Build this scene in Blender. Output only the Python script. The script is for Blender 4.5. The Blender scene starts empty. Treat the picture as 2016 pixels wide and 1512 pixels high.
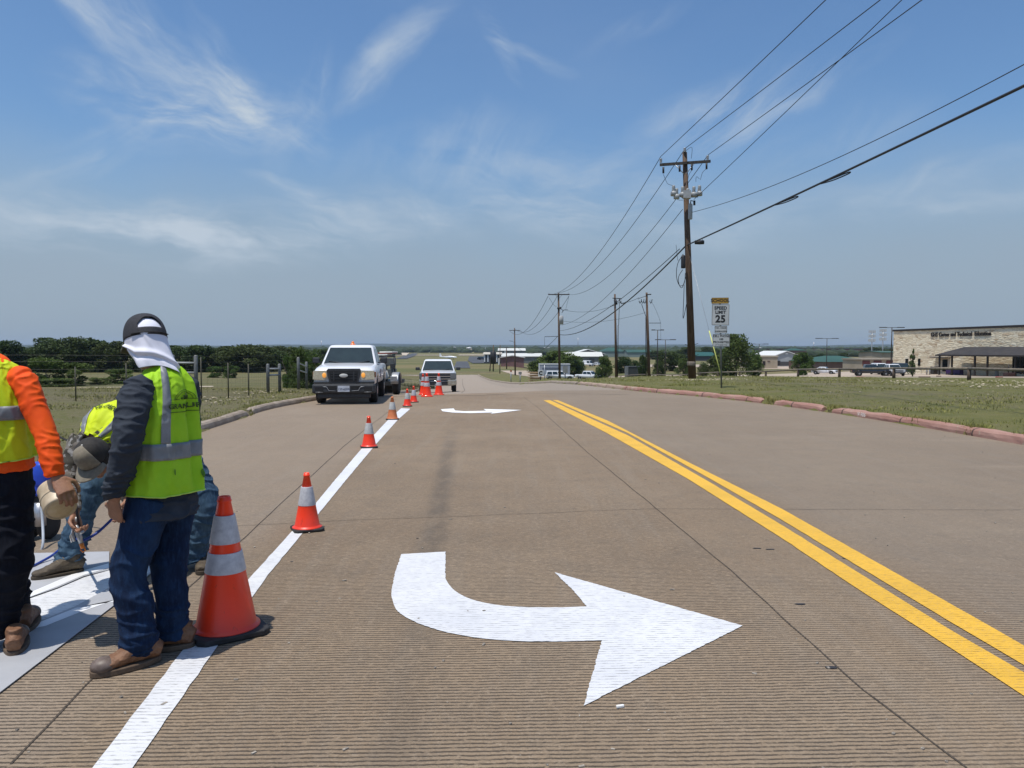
import bpy, bmesh, math, random
import numpy as np
from mathutils import Vector, Matrix, noise as mn
random.seed(7)
rng = np.random.default_rng(7)
PI = math.pi
SC = bpy.context.scene
COL = SC.collection
# ---------------------------------------------------------------- camera
FPX, HOR, CAMZ = 1500.0, 688.0, 1.52
PITCH = math.atan((756 - HOR) / FPX)
cam = bpy.data.cameras.new("camera"); camo = bpy.data.objects.new("camera", cam); COL.objects.link(camo)
cam.sensor_width = 36; cam.lens = FPX / 2016 * 36; cam.clip_start = 0.05; cam.clip_end = 20000
camo.location = (0, 0, CAMZ); camo.rotation_euler = (PI / 2 - PITCH, 0, 0)
SC.camera = camo
# ---------------------------------------------------------------- light
SUN_TO = Vector((-.68, -.733, 0)) * math.cos(math.radians(73)) + Vector((0, 0, math.sin(math.radians(73))))
sl = bpy.data.lights.new("sun", "SUN"); sl.energy = 3.9; sl.angle = math.radians(.5); sl.color = (1, .945, .86)
so = bpy.data.objects.new("sun", sl); COL.objects.link(so); so.location = (0, 0, 60)
so.rotation_euler = (-SUN_TO).to_track_quat('-Z', 'Y').to_euler()
SC.view_settings.view_transform = 'Standard'; SC.view_settings.look = 'None'
SC.view_settings.gamma = 1; SC.view_settings.use_curve_mapping = False
SC.view_settings.exposure = 0.10
W = bpy.data.worlds.new("World"); SC.world = W; W.use_nodes = True
def build_world():
    nt = W.node_tree; N = nt.nodes; L = nt.links; N.clear()
    def n(t, **k):
        x = N.new(t)
        for a, b in k.items(): setattr(x, a, b)
        return x
    def mth(op, a, b=None, clamp=False):
        m = n('ShaderNodeMath', operation=op, use_clamp=clamp)
        for i, v in enumerate((a, b)):
            if v is None: continue
            if isinstance(v, (int, float)): m.inputs[i].default_value = v
            else: L.new(v, m.inputs[i])
        return m.outputs[0]
    sky = n('ShaderNodeTexSky', sky_type='NISHITA', sun_disc=False)
    sky.sun_elevation = math.radians(73); sky.sun_rotation = math.atan2(-.68, -.733) % (2 * PI)
    sky.altitude = 300; sky.air_density = 1.25; sky.dust_density = 1.6; sky.ozone_density = 2.0
    tc = n('ShaderNodeTexCoord'); sep = n('ShaderNodeSeparateXYZ'); L.new(tc.outputs['Generated'], sep.inputs[0])
    az = mth('ARCTAN2', sep.outputs[0], sep.outputs[1]); el = mth('ARCSINE', sep.outputs[2])
    # tangent-like coordinates so streaks keep their shape
    cmb = n('ShaderNodeCombineXYZ'); L.new(az, cmb.inputs[0]); L.new(el, cmb.inputs[1])
    # gentle domain warp
    wn = n('ShaderNodeTexNoise'); wn.inputs['Scale'].default_value = 7; wn.inputs['Detail'].default_value = 4
    L.new(cmb.outputs[0], wn.inputs['Vector'])
    wv = n('ShaderNodeVectorMath', operation='SUBTRACT'); L.new(wn.outputs['Color'], wv.inputs[0]); wv.inputs[1].default_value = (.5, .5, .5)
    ws = n('ShaderNodeVectorMath', operation='SCALE'); L.new(wv.outputs[0], ws.inputs[0]); ws.inputs['Scale'].default_value = .07
    wa = n('ShaderNodeVectorMath', operation='ADD'); L.new(cmb.outputs[0], wa.inputs[0]); L.new(ws.outputs[0], wa.inputs[1])
    P = wa.outputs[0]
    def fib(ang, sc, lo, hi, detail=9, rough=.62):
        mp = n('ShaderNodeMapping'); mp.inputs['Rotation'].default_value = (0, 0, -math.radians(ang)); L.new(P, mp.inputs[0])
        mp2 = n('ShaderNodeMapping'); mp2.inputs['Scale'].default_value = (1, 3.6, 1); L.new(mp.outputs[0], mp2.inputs[0])
        t = n('ShaderNodeTexNoise'); t.inputs['Scale'].default_value = sc; t.inputs['Detail'].default_value = detail
        t.inputs['Roughness'].default_value = rough; t.inputs['Distortion'].default_value = .35; L.new(mp2.outputs[0], t.inputs['Vector'])
        r = n('ShaderNodeMapRange'); r.interpolation_type = 'SMOOTHSTEP'
        r.inputs['From Min'].default_value = lo; r.inputs['From Max'].default_value = hi; L.new(t.outputs['Fac'], r.inputs['Value'])
        return r.outputs[0]
    F = {a: fib(a, 5.5, .36, .78) for a in (-30, -8, 30, 60)}
    total = None
    blobs = [(300, 70, 330, 44, -27, .95, -30), (180, 40, 150, 24, -40, .8, -30), (390, 215, 190, 80, -5, 1.6, -8), (480, 160, 110, 30, -52, .9, -30), (210, 285, 190, 36, 30, .6, 30),
             (775, 110, 120, 30, 42, .95, 30), (605, 225, 110, 26, 68, .7, 60), (612, 250, 60, 30, -70, .9, -30), (975, 85, 70, 18, -62, .8, -30), (1050, 125, 60, 12, -15, .5, -8),
             (1400, 225, 130, 55, 15, .9, 30), (1570, 200, 150, 30, 22, .6, 30), (1120, 370, 260, 80, -12, .75, -8), (890, 320, 170, 70, 8, .5, 60),
             (1110, 375, 120, 22, 25, .7, 30), (620, 395, 90, 16, -14, .9, -8), (630, 450, 420, 50, 5, .9, -8), (220, 440, 460, 60, -4, 1.1, -8),
             (830, 430, 90, 26, -28, .8, -30), (1130, 440, 80, 26, 12, .8, -8), (1890, 345, 200, 30, 14, .5, 30), (1880, 420, 200, 26, 5, .4, -8),
             (1240, 60, 90, 20, 20, .35, 30), (1620, 300, 160, 46, 15, .35, 30), (1560, 430, 400, 50, 3, .45, -8)]
    for (px, py, a, b, ang, k, fa) in blobs:
        u, v = (px - 1008) / FPX, (HOR - py) / FPX
        A = math.atan(u); E = math.atan(v * math.cos(A))
        mp = n('ShaderNodeMapping', vector_type='TEXTURE')
        mp.inputs['Location'].default_value = (A, E, 0); mp.inputs['Rotation'].default_value = (0, 0, math.radians(ang))
        s = math.cos(A) ** 2 * 1.15
        mp.inputs['Scale'].default_value = (a / FPX * 1.35 * s, b / FPX * 1.25 * s, 1)
        L.new(P, mp.inputs[0])
        g = n('ShaderNodeTexGradient', gradient_type='SPHERICAL'); L.new(mp.outputs[0], g.inputs[0])
        q = mth('MULTIPLY', mth('MULTIPLY', g.outputs['Fac'], F[fa]), k)
        total = q if total is None else mth('ADD', total, q)
    broad = n('ShaderNodeTexNoise'); broad.inputs['Scale'].default_value = 1.6; broad.inputs['Detail'].default_value = 8
    bm_ = n('ShaderNodeMapping'); bm_.inputs['Scale'].default_value = (1, 2.6, 1); L.new(P, bm_.inputs[0]); L.new(bm_.outputs[0], broad.inputs['Vector'])
    bn = mth('MULTIPLY', mth('SUBTRACT', broad.outputs['Fac'], .46, True), .30)
    total = mth('ADD', total, bn)
    # veil over the lower sky
    vr = n('ShaderNodeMapRange'); vr.interpolation_type = 'SMOOTHSTEP'
    vr.inputs['From Min'].default_value = .28; vr.inputs['From Max'].default_value = .07
    vr.inputs['To Min'].default_value = 0; vr.inputs['To Max'].default_value = 1
    vz = n('ShaderNodeSeparateXYZ'); L.new(P, vz.inputs[0]); L.new(vz.outputs[1], vr.inputs['Value'])
    clouds = mth('MULTIPLY', total, 1.0, True)
    # base blue of this day's sky over the physical sky's brightness
    tint = n('ShaderNodeMixRGB', blend_type='MULTIPLY'); tint.inputs['Fac'].default_value = 1
    L.new(sky.outputs[0], tint.inputs[1]); tint.inputs[2].default_value = (SKY_TINT[0], SKY_TINT[1], SKY_TINT[2], 1)
    veil = n('ShaderNodeMixRGB'); L.new(mth('MULTIPLY', vr.outputs[0], .88), veil.inputs['Fac'])
    L.new(tint.outputs[0], veil.inputs[1]); veil.inputs[2].default_value = (*VEIL, 1)
    mix = n('ShaderNodeMixRGB'); L.new(clouds, mix.inputs['Fac']); L.new(veil.outputs[0], mix.inputs[1]); mix.inputs[2].default_value = (*CLOUD, 1)
    bg = n('ShaderNodeBackground'); bg.inputs['Strength'].default_value = .10; L.new(mix.outputs[0], bg.inputs[0])
    out = n('ShaderNodeOutputWorld'); L.new(bg.outputs[0], out.inputs[0])
SKY_TINT = (.74, .95, 1.16); VEIL = (2.95, 3.66, 4.50); CLOUD = (4.7, 5.5, 6.4)
build_world()
# ---------------------------------------------------------------- terrain
PL = [(-99, 0), (26, 0), (29, -.2), (47, -1.14), (70, -2.0), (100, -2.7), (150, -3.5), (200, -3.8), (300, -4), (900, -4), (1500, -3), (3000, 0), (9000, 0)]
PC = [(-99, 0), (26, 0), (32, -.22), (38, -.46), (48, -.9), (70, -1.6), (100, -2.5), (150, -3.5), (200, -3.8), (300, -4), (900, -4), (1500, -3), (3000, 0), (9000, 0)]
PR = [(-99, 0), (26, 0), (35, -.02), (45, -.34), (58, -.66), (80, -1.46), (89, -2.0), (122, -3), (155, -4.2), (200, -4.5), (600, -4.6), (1500, -3), (3000, 0), (9000, 0)]
PQ = [(-99, 0), (26, 0), (33, -.05), (45, -.36), (58, -.75), (80, -1.5), (119, -2.7), (145, -2.8), (200, -3.6), (400, -4.6), (900, -4.6), (1500, -3), (3000, 0), (9000, 0)]
PM = [(-99, 0), (26, 0), (35, -.10), (45, -.45), (58, -.85), (80, -1.75), (89, -2.15), (120, -3.4), (150, -4.6), (200, -5.3), (300, -5.6), (900, -4), (1500, -3), (3000, 0), (9000, 0)]
def _prof(p, y):
    xs = [a for a, _ in p]; zs = [b for _, b in p]
    return .25 * np.interp(y - 2, xs, zs) + .5 * np.interp(y, xs, zs) + .25 * np.interp(y + 2, xs, zs)
def hgt(x, y):
    x = np.asarray(x, float); y = np.asarray(y, float)
    u = x / np.maximum(y, 8.0)
    l, c, m, r, q = (_prof(p, y) for p in (PL, PC, PM, PR, PQ))
    z = np.where(u < 0, l + (c - l) * np.clip(1 + u / .1, 0, 1), np.where(u < .05, c + (m - c) * np.clip(u / .05, 0, 1), np.where(u < .3, m + (r - m) * np.clip((u - .10) / .07, 0, 1), r + (q - r) * np.clip((u - .3) / .2, 0, 1))))
    return z
def H(x, y): return float(hgt(x, y))
_cp, _sp = math.cos(PITCH), math.sin(PITCH)
def ray(px, py):
    a = (px - 1008) / FPX; b = (756 - py) / FPX
    return Vector((a, _cp + b * _sp, b * _cp - _sp))
def at(px, py, d):
    r = ray(px, py); return Vector((0, 0, CAMZ)) + r * (d / r.y)
def gp(px, py, dz=0.0):
    r = ray(px, py); t0 = 1.0; t = t0
    f = lambda t: CAMZ + r.z * t - H(r.x * t, r.y * t)
    while t < 6000:
        t = t0 * 1.02
        if f(t) <= 0:
            for _ in range(30):
                m = (t0 + t) / 2
                if f(m) > 0: t0 = m
                else: t = m
            break
        t0 = t
    return Vector((r.x * t, r.y * t, CAMZ + r.z * t + dz))
def upx(py, d):            # height of a picture row at a known depth
    return CAMZ + (HOR - py) / FPX * d
# ---------------------------------------------------------------- materials
MATS = {}
def M(name, c=(.5, .5, .5), rough=.6, metal=0.0, var=.12, vs=6.0, bump=0.0, bs=40.0, c2=None, spec=.5, coat=0.0, emit=None, es=0, stretch=(1, 1, 1), alpha=None, trans=0, lo=.35, hi=.65):
    if name in MATS: return MATS[name]
    m = bpy.data.materials.new(name); m.use_nodes = True; MATS[name] = m
    nt = m.node_tree; N = nt.nodes; L = nt.links; b = N['Principled BSDF']
    b.inputs['Roughness'].default_value = rough; b.inputs['Metallic'].default_value = metal
    b.inputs['Specular IOR Level'].default_value = spec; b.inputs['Coat Weight'].default_value = coat
    if trans: b.inputs['Transmission Weight'].default_value = trans
    tc = N.new('ShaderNodeTexCoord'); mp = N.new('ShaderNodeMapping'); mp.inputs['Scale'].default_value = stretch
    L.new(tc.outputs['Object'], mp.inputs[0])
    t = N.new('ShaderNodeTexNoise'); t.inputs['Scale'].default_value = vs; t.inputs['Detail'].default_value = 6; t.inputs['Roughness'].default_value = .6
    L.new(mp.outputs[0], t.inputs['Vector'])
    r = N.new('ShaderNodeMapRange'); r.inputs['From Min'].default_value = lo; r.inputs['From Max'].default_value = hi; L.new(t.outputs['Fac'], r.inputs['Value'])
    x = N.new('ShaderNodeMixRGB'); L.new(r.outputs[0], x.inputs['Fac'])
    if c2 is None:
        c1 = tuple(max(0, v * (1 - var)) for v in c); c2 = tuple(min(1, v * (1 + var)) for v in c)
    else: c1 = c
    x.inputs[1].default_value = (*c1, 1); x.inputs[2].default_value = (*c2, 1)
    L.new(x.outputs[0], b.inputs['Base Color'])
    if bump:
        t2 = N.new('ShaderNodeTexNoise'); t2.inputs['Scale'].default_value = bs; t2.inputs['Detail'].default_value = 5; L.new(mp.outputs[0], t2.inputs['Vector'])
        bp = N.new('ShaderNodeBump'); bp.inputs['Strength'].default_value = bump; bp.inputs['Distance'].default_value = .02
        L.new(t2.outputs['Fac'], bp.inputs['Height']); L.new(bp.outputs[0], b.inputs['Normal'])
    if emit: b.inputs['Emission Color'].default_value = (*emit, 1); b.inputs['Emission Strength'].default_value = es
    if alpha is not None: b.inputs['Alpha'].default_value = alpha
    return m
class NT:
    "small helper for hand-made node materials"
    def __init__(s, name):
        s.m = bpy.data.materials.new(name); s.m.use_nodes = True; MATS[name] = s.m
        s.N = s.m.node_tree.nodes; s.L = s.m.node_tree.links; s.b = s.N['Principled BSDF']
        s.tc = s.N.new('ShaderNodeTexCoord').outputs['Object']
    def val(s, sock, v):
        if isinstance(v, (int, float)): sock.default_value = v
        elif isinstance(v, tuple): sock.default_value = (*v, 1) if len(v) == 3 and sock.type == 'RGBA' else v
        else: s.L.new(v, sock)
    def math(s, op, a, b=None, c=None, clamp=False):
        n = s.N.new('ShaderNodeMath'); n.operation = op; n.use_clamp = clamp
        for i, v in enumerate((a, b, c)):
            if v is not None: s.val(n.inputs[i], v)
        return n.outputs[0]
    def noise(s, scale, detail=5, rough=.6, st=(1, 1, 1), dist=0, vec=None):
        mp = s.N.new('ShaderNodeMapping'); mp.inputs['Scale'].default_value = st; s.L.new(vec or s.tc, mp.inputs[0])
        n = s.N.new('ShaderNodeTexNoise'); n.inputs['Scale'].default_value = scale; n.inputs['Detail'].default_value = detail
        n.inputs['Roughness'].default_value = rough; n.inputs['Distortion'].default_value = dist; s.L.new(mp.outputs[0], n.inputs['Vector'])
        return n.outputs['Fac']
    def rng(s, v, a, b, c=0., d=1., smooth=True):
        r = s.N.new('ShaderNodeMapRange'); r.interpolation_type = 'SMOOTHSTEP' if smooth else 'LINEAR'
        for k, q in zip(('From Min', 'From Max', 'To Min', 'To Max'), (a, b, c, d)): r.inputs[k].default_value = q
        s.val(r.inputs['Value'], v); return r.outputs[0]
    def mix(s, f, a, b, bt='MIX'):
        n = s.N.new('ShaderNodeMixRGB'); n.blend_type = bt; s.val(n.inputs[0], f); s.val(n.inputs[1], a); s.val(n.inputs[2], b); return n.outputs[0]
    def sep(s, v=None):
        n = s.N.new('ShaderNodeSeparateXYZ'); s.L.new(v or s.tc, n.inputs[0]); return n.outputs
    def bump(s, h, st, dist=.02, prev=None):
        n = s.N.new('ShaderNodeBump'); n.inputs['Strength'].default_value = st; n.inputs['Distance'].default_value = dist; s.L.new(h, n.inputs['Height'])
        if prev is not None: s.L.new(prev, n.inputs['Normal'])
        return n.outputs[0]
    def done(s, col=None, rough=None, nor=None):
        if col is not None: s.val(s.b.inputs['Base Color'], col)
        if rough is not None: s.val(s.b.inputs['Roughness'], rough)
        if nor is not None: s.L.new(nor, s.b.inputs['Normal'])
        return s.m
# ---------------------------------------------------------------- objects
def tag(o, label=None, cat=None, group=None, kind=None):
    if label: o['label'] = label
    if cat: o['category'] = cat
    if group: o['group'] = group
    if kind: o['kind'] = kind
    return o
def empty(name, loc=(0, 0, 0), rz=0.0, label=None, cat=None, group=None, kind=None):
    o = bpy.data.objects.new(name, None); COL.objects.link(o); o.location = loc; o.rotation_euler = (0, 0, rz); o.empty_display_size = .1
    return tag(o, label, cat, group, kind)
class B:
    "mesh collector"
    def __init__(s): s.v = []; s.f = []; s.sm = []
    def add(s, vs, fs, smooth=False, mat=None):
        o = len(s.v)
        s.v += [tuple(mat @ Vector(p)) if mat is not None else tuple(p) for p in vs]
        s.f += [tuple(i + o for i in f) for f in fs]; s.sm += [smooth] * len(fs); return s
    def box(s, c, d, rot=None, bev=0.0, mat=None, taper=1.0):
        x, y, z = d[0] / 2, d[1] / 2, d[2] / 2
        if bev <= 0:
            vs = [(-x, -y, -z), (x, -y, -z), (x, y, -z), (-x, y, -z), (-x * taper, -y * taper, z), (x * taper, -y * taper, z), (x * taper, y * taper, z), (-x * taper, y * taper, z)]
            fs = [(0, 3, 2, 1), (4, 5, 6, 7), (0, 1, 5, 4), (1, 2, 6, 5), (2, 3, 7, 6), (3, 0, 4, 7)]
        else:
            bm = bmesh.new(); bmesh.ops.create_cube(bm, size=1)
            for v in bm.verts: v.co = Vector((v.co.x * d[0], v.co.y * d[1], v.co.z * d[2]))
            bmesh.ops.bevel(bm, geom=bm.edges[:], offset=bev, segments=2, affect='EDGES', profile=.5)
            bm.verts.index_update(); vs = [v.co.copy() for v in bm.verts]; fs = [[v.index for v in f.verts] for f in bm.faces]; bm.free()
        T = Matrix.Translation(Vector(c)) @ (rot.to_4x4() if rot is not None else Matrix())
        if mat is not None: T = mat @ T
        return s.add(vs, fs, False, T)
    def tube(s, pts, r, seg=8, cap=True, ref=None, smooth=True):
        pts = [Vector(p) for p in pts]; n = len(pts)
        rs = r if isinstance(r, (list, tuple)) else [r] * n
        vs = []; fs = []
        for i, p in enumerate(pts):
            t = (pts[min(i + 1, n - 1)] - pts[max(i - 1, 0)]).normalized()
            rf = Vector(ref) if ref else (Vector((1, 0, 0)) if abs(t.x) < .8 else Vector((0, 1, 0)))
            a = (rf - t * rf.dot(t)).normalized(); b = t.cross(a)
            q = rs[i]; qa, qb = (q if isinstance(q, (tuple, list)) else (q, q))
            for k in range(seg):
                th = 2 * PI * k / seg; vs.append(p + a * qa * math.cos(th) + b * qb * math.sin(th))
        for i in range(n - 1):
            for k in range(seg):
                k2 = (k + 1) % seg; fs.append((i * seg + k, i * seg + k2, (i + 1) * seg + k2, (i + 1) * seg + k))
        if cap: fs.append(tuple(range(seg))[::-1]); fs.append(tuple((n - 1) * seg + k for k in range(seg)))
        return s.add(vs, fs, smooth)
    def cyl(s, p, q, r, seg=12, r2=None): return s.tube([p, q], [r, r if r2 is None else r2], seg, True, None, True)
    def lathe(s, prof, seg=24, c=(0, 0, 0), smooth=True, axis=None):
        vs = []; fs = []; n = len(prof)
        for (r, z) in prof:
            for k in range(seg): th = 2 * PI * k / seg; vs.append(Vector((r * math.cos(th), r * math.sin(th), z)))
        for i in range(n - 1):
            for k in range(seg): k2 = (k + 1) % seg; fs.append((i * seg + k, i * seg + k2, (i + 1) * seg + k2, (i + 1) * seg + k))
        if prof[0][0] > 1e-6: fs.append(tuple(range(seg))[::-1])
        if prof[-1][0] > 1e-6: fs.append(tuple((n - 1) * seg + k for k in range(seg)))
        T = Matrix.Translation(Vector(c)) @ (axis.to_4x4() if axis is not None else Matrix())
        return s.add(vs, fs, smooth, T)
    def prism(s, poly, y0, y1, axis='y', smooth=False):
        "polygon in (a,b) extruded along the third axis"
        n = len(poly)
        def P(a, b, t): return (a, t, b) if axis == 'y' else ((t, a, b) if axis == 'x' else (a, b, t))
        vs = [P(a, b, y0) for a, b in poly] + [P(a, b, y1) for a, b in poly]
        fs = [tuple(range(n)), tuple(range(n, 2 * n))[::-1]] + [(i, i + n, (i + 1) % n + n, (i + 1) % n) for i in range(n)]
        return s.add(vs, fs, smooth)
    def mesh(s, name):
        me = bpy.data.meshes.new(name); me.from_pydata([tuple(p) for p in s.v], [], [tuple(f) for f in s.f])
        if any(s.sm): me.polygons.foreach_set('use_smooth', s.sm)
        bm = bmesh.new(); bm.from_mesh(me); bmesh.ops.recalc_face_normals(bm, faces=bm.faces[:]); bm.to_mesh(me); bm.free()
        return me
    def obj(s, name, mat, parent=None, loc=None, rz=None, **k):
        o = bpy.data.objects.new(name, s.mesh(name)); COL.objects.link(o); o.data.materials.append(mat)
        if parent is not None: o.parent = parent
        if loc is not None: o.location = loc
        if rz is not None: o.rotation_euler = (0, 0, rz)
        return tag(o, **k)
def mk(name, me, mat, parent=None, loc=None, rz=None, **k):
    o = bpy.data.objects.new(name, me); COL.objects.link(o)
    if mat is not None: me.materials.clear(); me.materials.append(mat)
    if parent is not None: o.parent = parent
    if loc is not None: o.location = loc
    if rz is not None: o.rotation_euler = (0, 0, rz)
    return tag(o, **k)
def fast_mesh(name, V, Fq, smooth=False):
    "V (n,3) array, Fq (m,k) int array"
    me = bpy.data.meshes.new(name); V = np.asarray(V, np.float32); Fq = np.asarray(Fq, np.int32); m, k = Fq.shape
    me.vertices.add(len(V)); me.vertices.foreach_set('co', V.ravel())
    me.loops.add(m * k); me.loops.foreach_set('vertex_index', Fq.ravel())
    me.polygons.add(m); me.polygons.foreach_set('loop_start', np.arange(0, m * k, k, dtype=np.int32))
    me.update(calc_edges=True)
    if smooth: me.polygons.foreach_set('use_smooth', np.ones(m, bool))
    me.validate(); return me
def grid_mesh(name, V, smooth=True):
    "V (r,c,3)"
    r, c = V.shape[:2]; i = np.arange((r - 1) * (c - 1)); a = (i // (c - 1)) * c + i % (c - 1)
    return fast_mesh(name, V.reshape(-1, 3), np.stack([a, a + 1, a + c + 1, a + c], 1), smooth)
def modded(me, mods, name='m'):
    "mesh after modifiers, without operators"
    o = bpy.data.objects.new('tmp', me); COL.objects.link(o); ex = []
    for typ, props in mods:
        md = o.modifiers.new('x', typ)
        for k, v in props.items(): setattr(md, k, v)
    bpy.context.view_layer.update()
    dg = bpy.context.evaluated_depsgraph_get()
    r = bpy.data.meshes.new_from_object(o.evaluated_get(dg)); r.name = name
    bpy.data.objects.remove(o); return r
def cut(me, boxes):
    "boolean difference by closed meshes"
    tmp = []; mods = []
    for b in boxes:
        o = bpy.data.objects.new('cutter', b.mesh('cutter')); COL.objects.link(o); tmp.append(o)
        mods.append(('BOOLEAN', dict(operation='DIFFERENCE', object=o, solver='EXACT')))
    r = modded(me, mods, me.name)
    for o in tmp: bpy.data.objects.remove(o)
    return r
def text_mesh(s, size, extrude=.002, offset=0.0, align='CENTER', spacing=1.0):
    c = bpy.data.curves.new('t', 'FONT'); c.body = s; c.size = size; c.extrude = extrude; c.offset = offset
    c.align_x = align; c.align_y = 'CENTER'; c.space_character = spacing; c.resolution_u = 3
    o = bpy.data.objects.new('tmp', c); COL.objects.link(o); bpy.context.view_layer.update()
    me = bpy.data.meshes.new_from_object(o.evaluated_get(bpy.context.evaluated_depsgraph_get()))
    bpy.data.objects.remove(o); return me
def text_obj(name, s, size, mat, parent, loc, rot=(PI / 2, 0, 0), offset=0.0, extrude=.002, spacing=1.0, **k):
    me = text_mesh(s, size, extrude, offset, spacing=spacing); o = mk(name, me, mat, parent, loc, **k); o.rotation_euler = rot; return o
def copy_tree(o, parent=None):
    c = o.copy(); COL.objects.link(c)
    if parent is not None: c.parent = parent
    for ch in [x for x in COL.objects if x.parent == o]: copy_tree(ch, c)
    return c
def label_of(name): return name
# ================================================================ road outline
REDGE = [(8.6, -8), (8.5, 5), (8.15, 12), (8.04, 14.5), (7.7, 18), (7.0, 21.7), (6.1, 24.5), (5.1, 26.6), (4.3, 29), (3.7, 32), (2.8, 38), (1.9, 48), (-.3, 70), (-2.9, 100), (-5.4, 130), (-7.0, 152), (-10, 168), (-20, 180), (-40, 188)]
LEDGE = [(-5.4, -8), (-5.5, 5), (-5.65, 12), (-5.9, 16), (-6.15, 19), (-6.0, 21.5), (-5.6, 24), (-5.1, 27.5), (-4.95, 32), (-5.6, 42), (-6.4, 52), (-8.2, 75), (-10.2, 100), (-14, 130), (-20, 145), (-28, 152), (-44, 158)]
def cr(P, n):
    "catmull-rom resample of a polyline, about n points per span"
    P = [Vector(p) for p in P]; out = []
    for i in range(len(P) - 1):
        p0, p1, p2, p3 = P[max(i - 1, 0)], P[i], P[i + 1], P[min(i + 2, len(P) - 1)]
        for k in range(n):
            t = k / n; out.append(.5 * ((2 * p1) + (p2 - p0) * t + (2 * p0 - 5 * p1 + 4 * p2 - p3) * t * t + (3 * p1 - p0 - 3 * p2 + p3) * t ** 3))
    out.append(P[-1]); return out
RE = cr([(x, y, 0) for x, y in REDGE], 8); LE = cr([(x, y, 0) for x, y in LEDGE], 8)
def resamp(P, n):
    d = [0.0]
    for a, b in zip(P[:-1], P[1:]): d.append(d[-1] + (b - a).length)
    T = np.linspace(0, d[-1], n); A = np.array([tuple(p) for p in P])
    return np.stack([np.interp(T, d, A[:, k]) for k in range(3)], 1)
def by_y(P, ys):
    A = np.array([tuple(p) for p in P]); return np.interp(ys, A[:, 1], A[:, 0])
# ---- materials of the ground
def mat_concrete():
    s = NT('grooved concrete'); X, Y, Z = s.sep()
    big = s.noise(.35, 5, .6); mid = s.noise(2.2, 6, .65, dist=.4); fine = s.noise(38, 4, .7); streak = s.noise(1.0, 5, .6, (6, .35, 1))
    col = s.mix(s.rng(big, .3, .7), (.240, .170, .106), (.290, .213, .138))
    col = s.mix(s.math('MULTIPLY', s.rng(mid, .35, .75), .35), col, (.165, .130, .095))
    col = s.mix(s.math('MULTIPLY', s.rng(streak, .45, .75), .3), col, (.30, .245, .185))
    agg = s.noise(95, 4, .75); col = s.mix(s.rng(agg, .56, .72, 0, .65), col, (.44, .37, .28)); col = s.mix(s.rng(agg, .46, .30, 0, .75), col, (.085, .065, .045)); pit = s.noise(26, 6, .85); col = s.mix(s.rng(pit, .53, .64, 0, .42), col, (.105, .080, .056)); col = s.mix(s.rng(pit, .46, .35, 0, .38), col, (.42, .34, .25)); blot = s.noise(7, 5, .7); col = s.mix(s.rng(blot, .54, .68, 0, .28), col, (.14, .108, .078))
    # far half beyond the seam is paler and greyer
    yy = s.math('ADD', Y, s.math('MULTIPLY', s.math('SUBTRACT', s.noise(.5, 3), .5), 1.2))
    col = s.mix(s.math('MULTIPLY', s.rng(yy, 28.2, 29.5), .8), col, (.335, .278, .222))
    # right lanes slightly greyer, left lane paler
    col = s.mix(s.rng(s.math('ADD', X, s.math('MULTIPLY', Y, .07)), 2.9, 3.4, 0, .35), col, (.235, .20, .16))
    col = s.mix(s.rng(s.math('ADD', X, s.math('MULTIPLY', Y, .055)), -1.4, -1.9, 0, .35), col, (.325, .265, .205))
    # rubber streak in the wheel path
    lx = s.math('ABSOLUTE', s.math('ADD', s.math('ADD', X, .27), s.math('MULTIPLY', Y, .06)))
    st = s.math('MULTIPLY', s.rng(lx, .17, .02), s.rng(s.noise(3.5, 5, .75, (1, .35, 1)), .25, .62))
    st = s.math('MULTIPLY', st, s.rng(Y, 17, 9)); st = s.math('MULTIPLY', st, s.rng(Y, 3.2, 6.2, .22, .52))
    col = s.mix(st, col, (.075, .065, .055))
    # bleached patches near the right lane by the kerb
    col = s.mix(s.math('MULTIPLY', s.rng(s.noise(.55, 4, .6, (.5, 1.6, 1)), .52, .75), s.rng(X, 3.2, 5, 0, .4)), col, (.36, .29, .21))
    # transverse tining
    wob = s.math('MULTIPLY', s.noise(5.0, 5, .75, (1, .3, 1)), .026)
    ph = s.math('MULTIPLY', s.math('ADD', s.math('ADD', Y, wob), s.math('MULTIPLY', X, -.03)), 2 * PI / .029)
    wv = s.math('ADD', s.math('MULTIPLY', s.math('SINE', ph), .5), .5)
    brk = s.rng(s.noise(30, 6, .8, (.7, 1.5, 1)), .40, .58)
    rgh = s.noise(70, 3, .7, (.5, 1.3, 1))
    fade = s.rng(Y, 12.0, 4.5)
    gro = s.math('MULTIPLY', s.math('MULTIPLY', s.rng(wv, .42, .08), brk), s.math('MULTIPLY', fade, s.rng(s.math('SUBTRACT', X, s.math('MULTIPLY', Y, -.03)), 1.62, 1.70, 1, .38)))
    col = s.mix(s.math('MULTIPLY', gro, .88), col, (.070, .052, .036))  # shadow and dirt of the grooves painted into the colour
    hh = s.math('ADD', s.math('MULTIPLY', s.math('MULTIPLY', s.rng(wv, .45, .05), brk), -1.0), s.math('MULTIPLY', rgh, .8))
    nb = s.bump(hh, .8, .010); nb = s.bump(fine, .25, .01, nb)
    return s.done(col, .9, nb)
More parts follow.
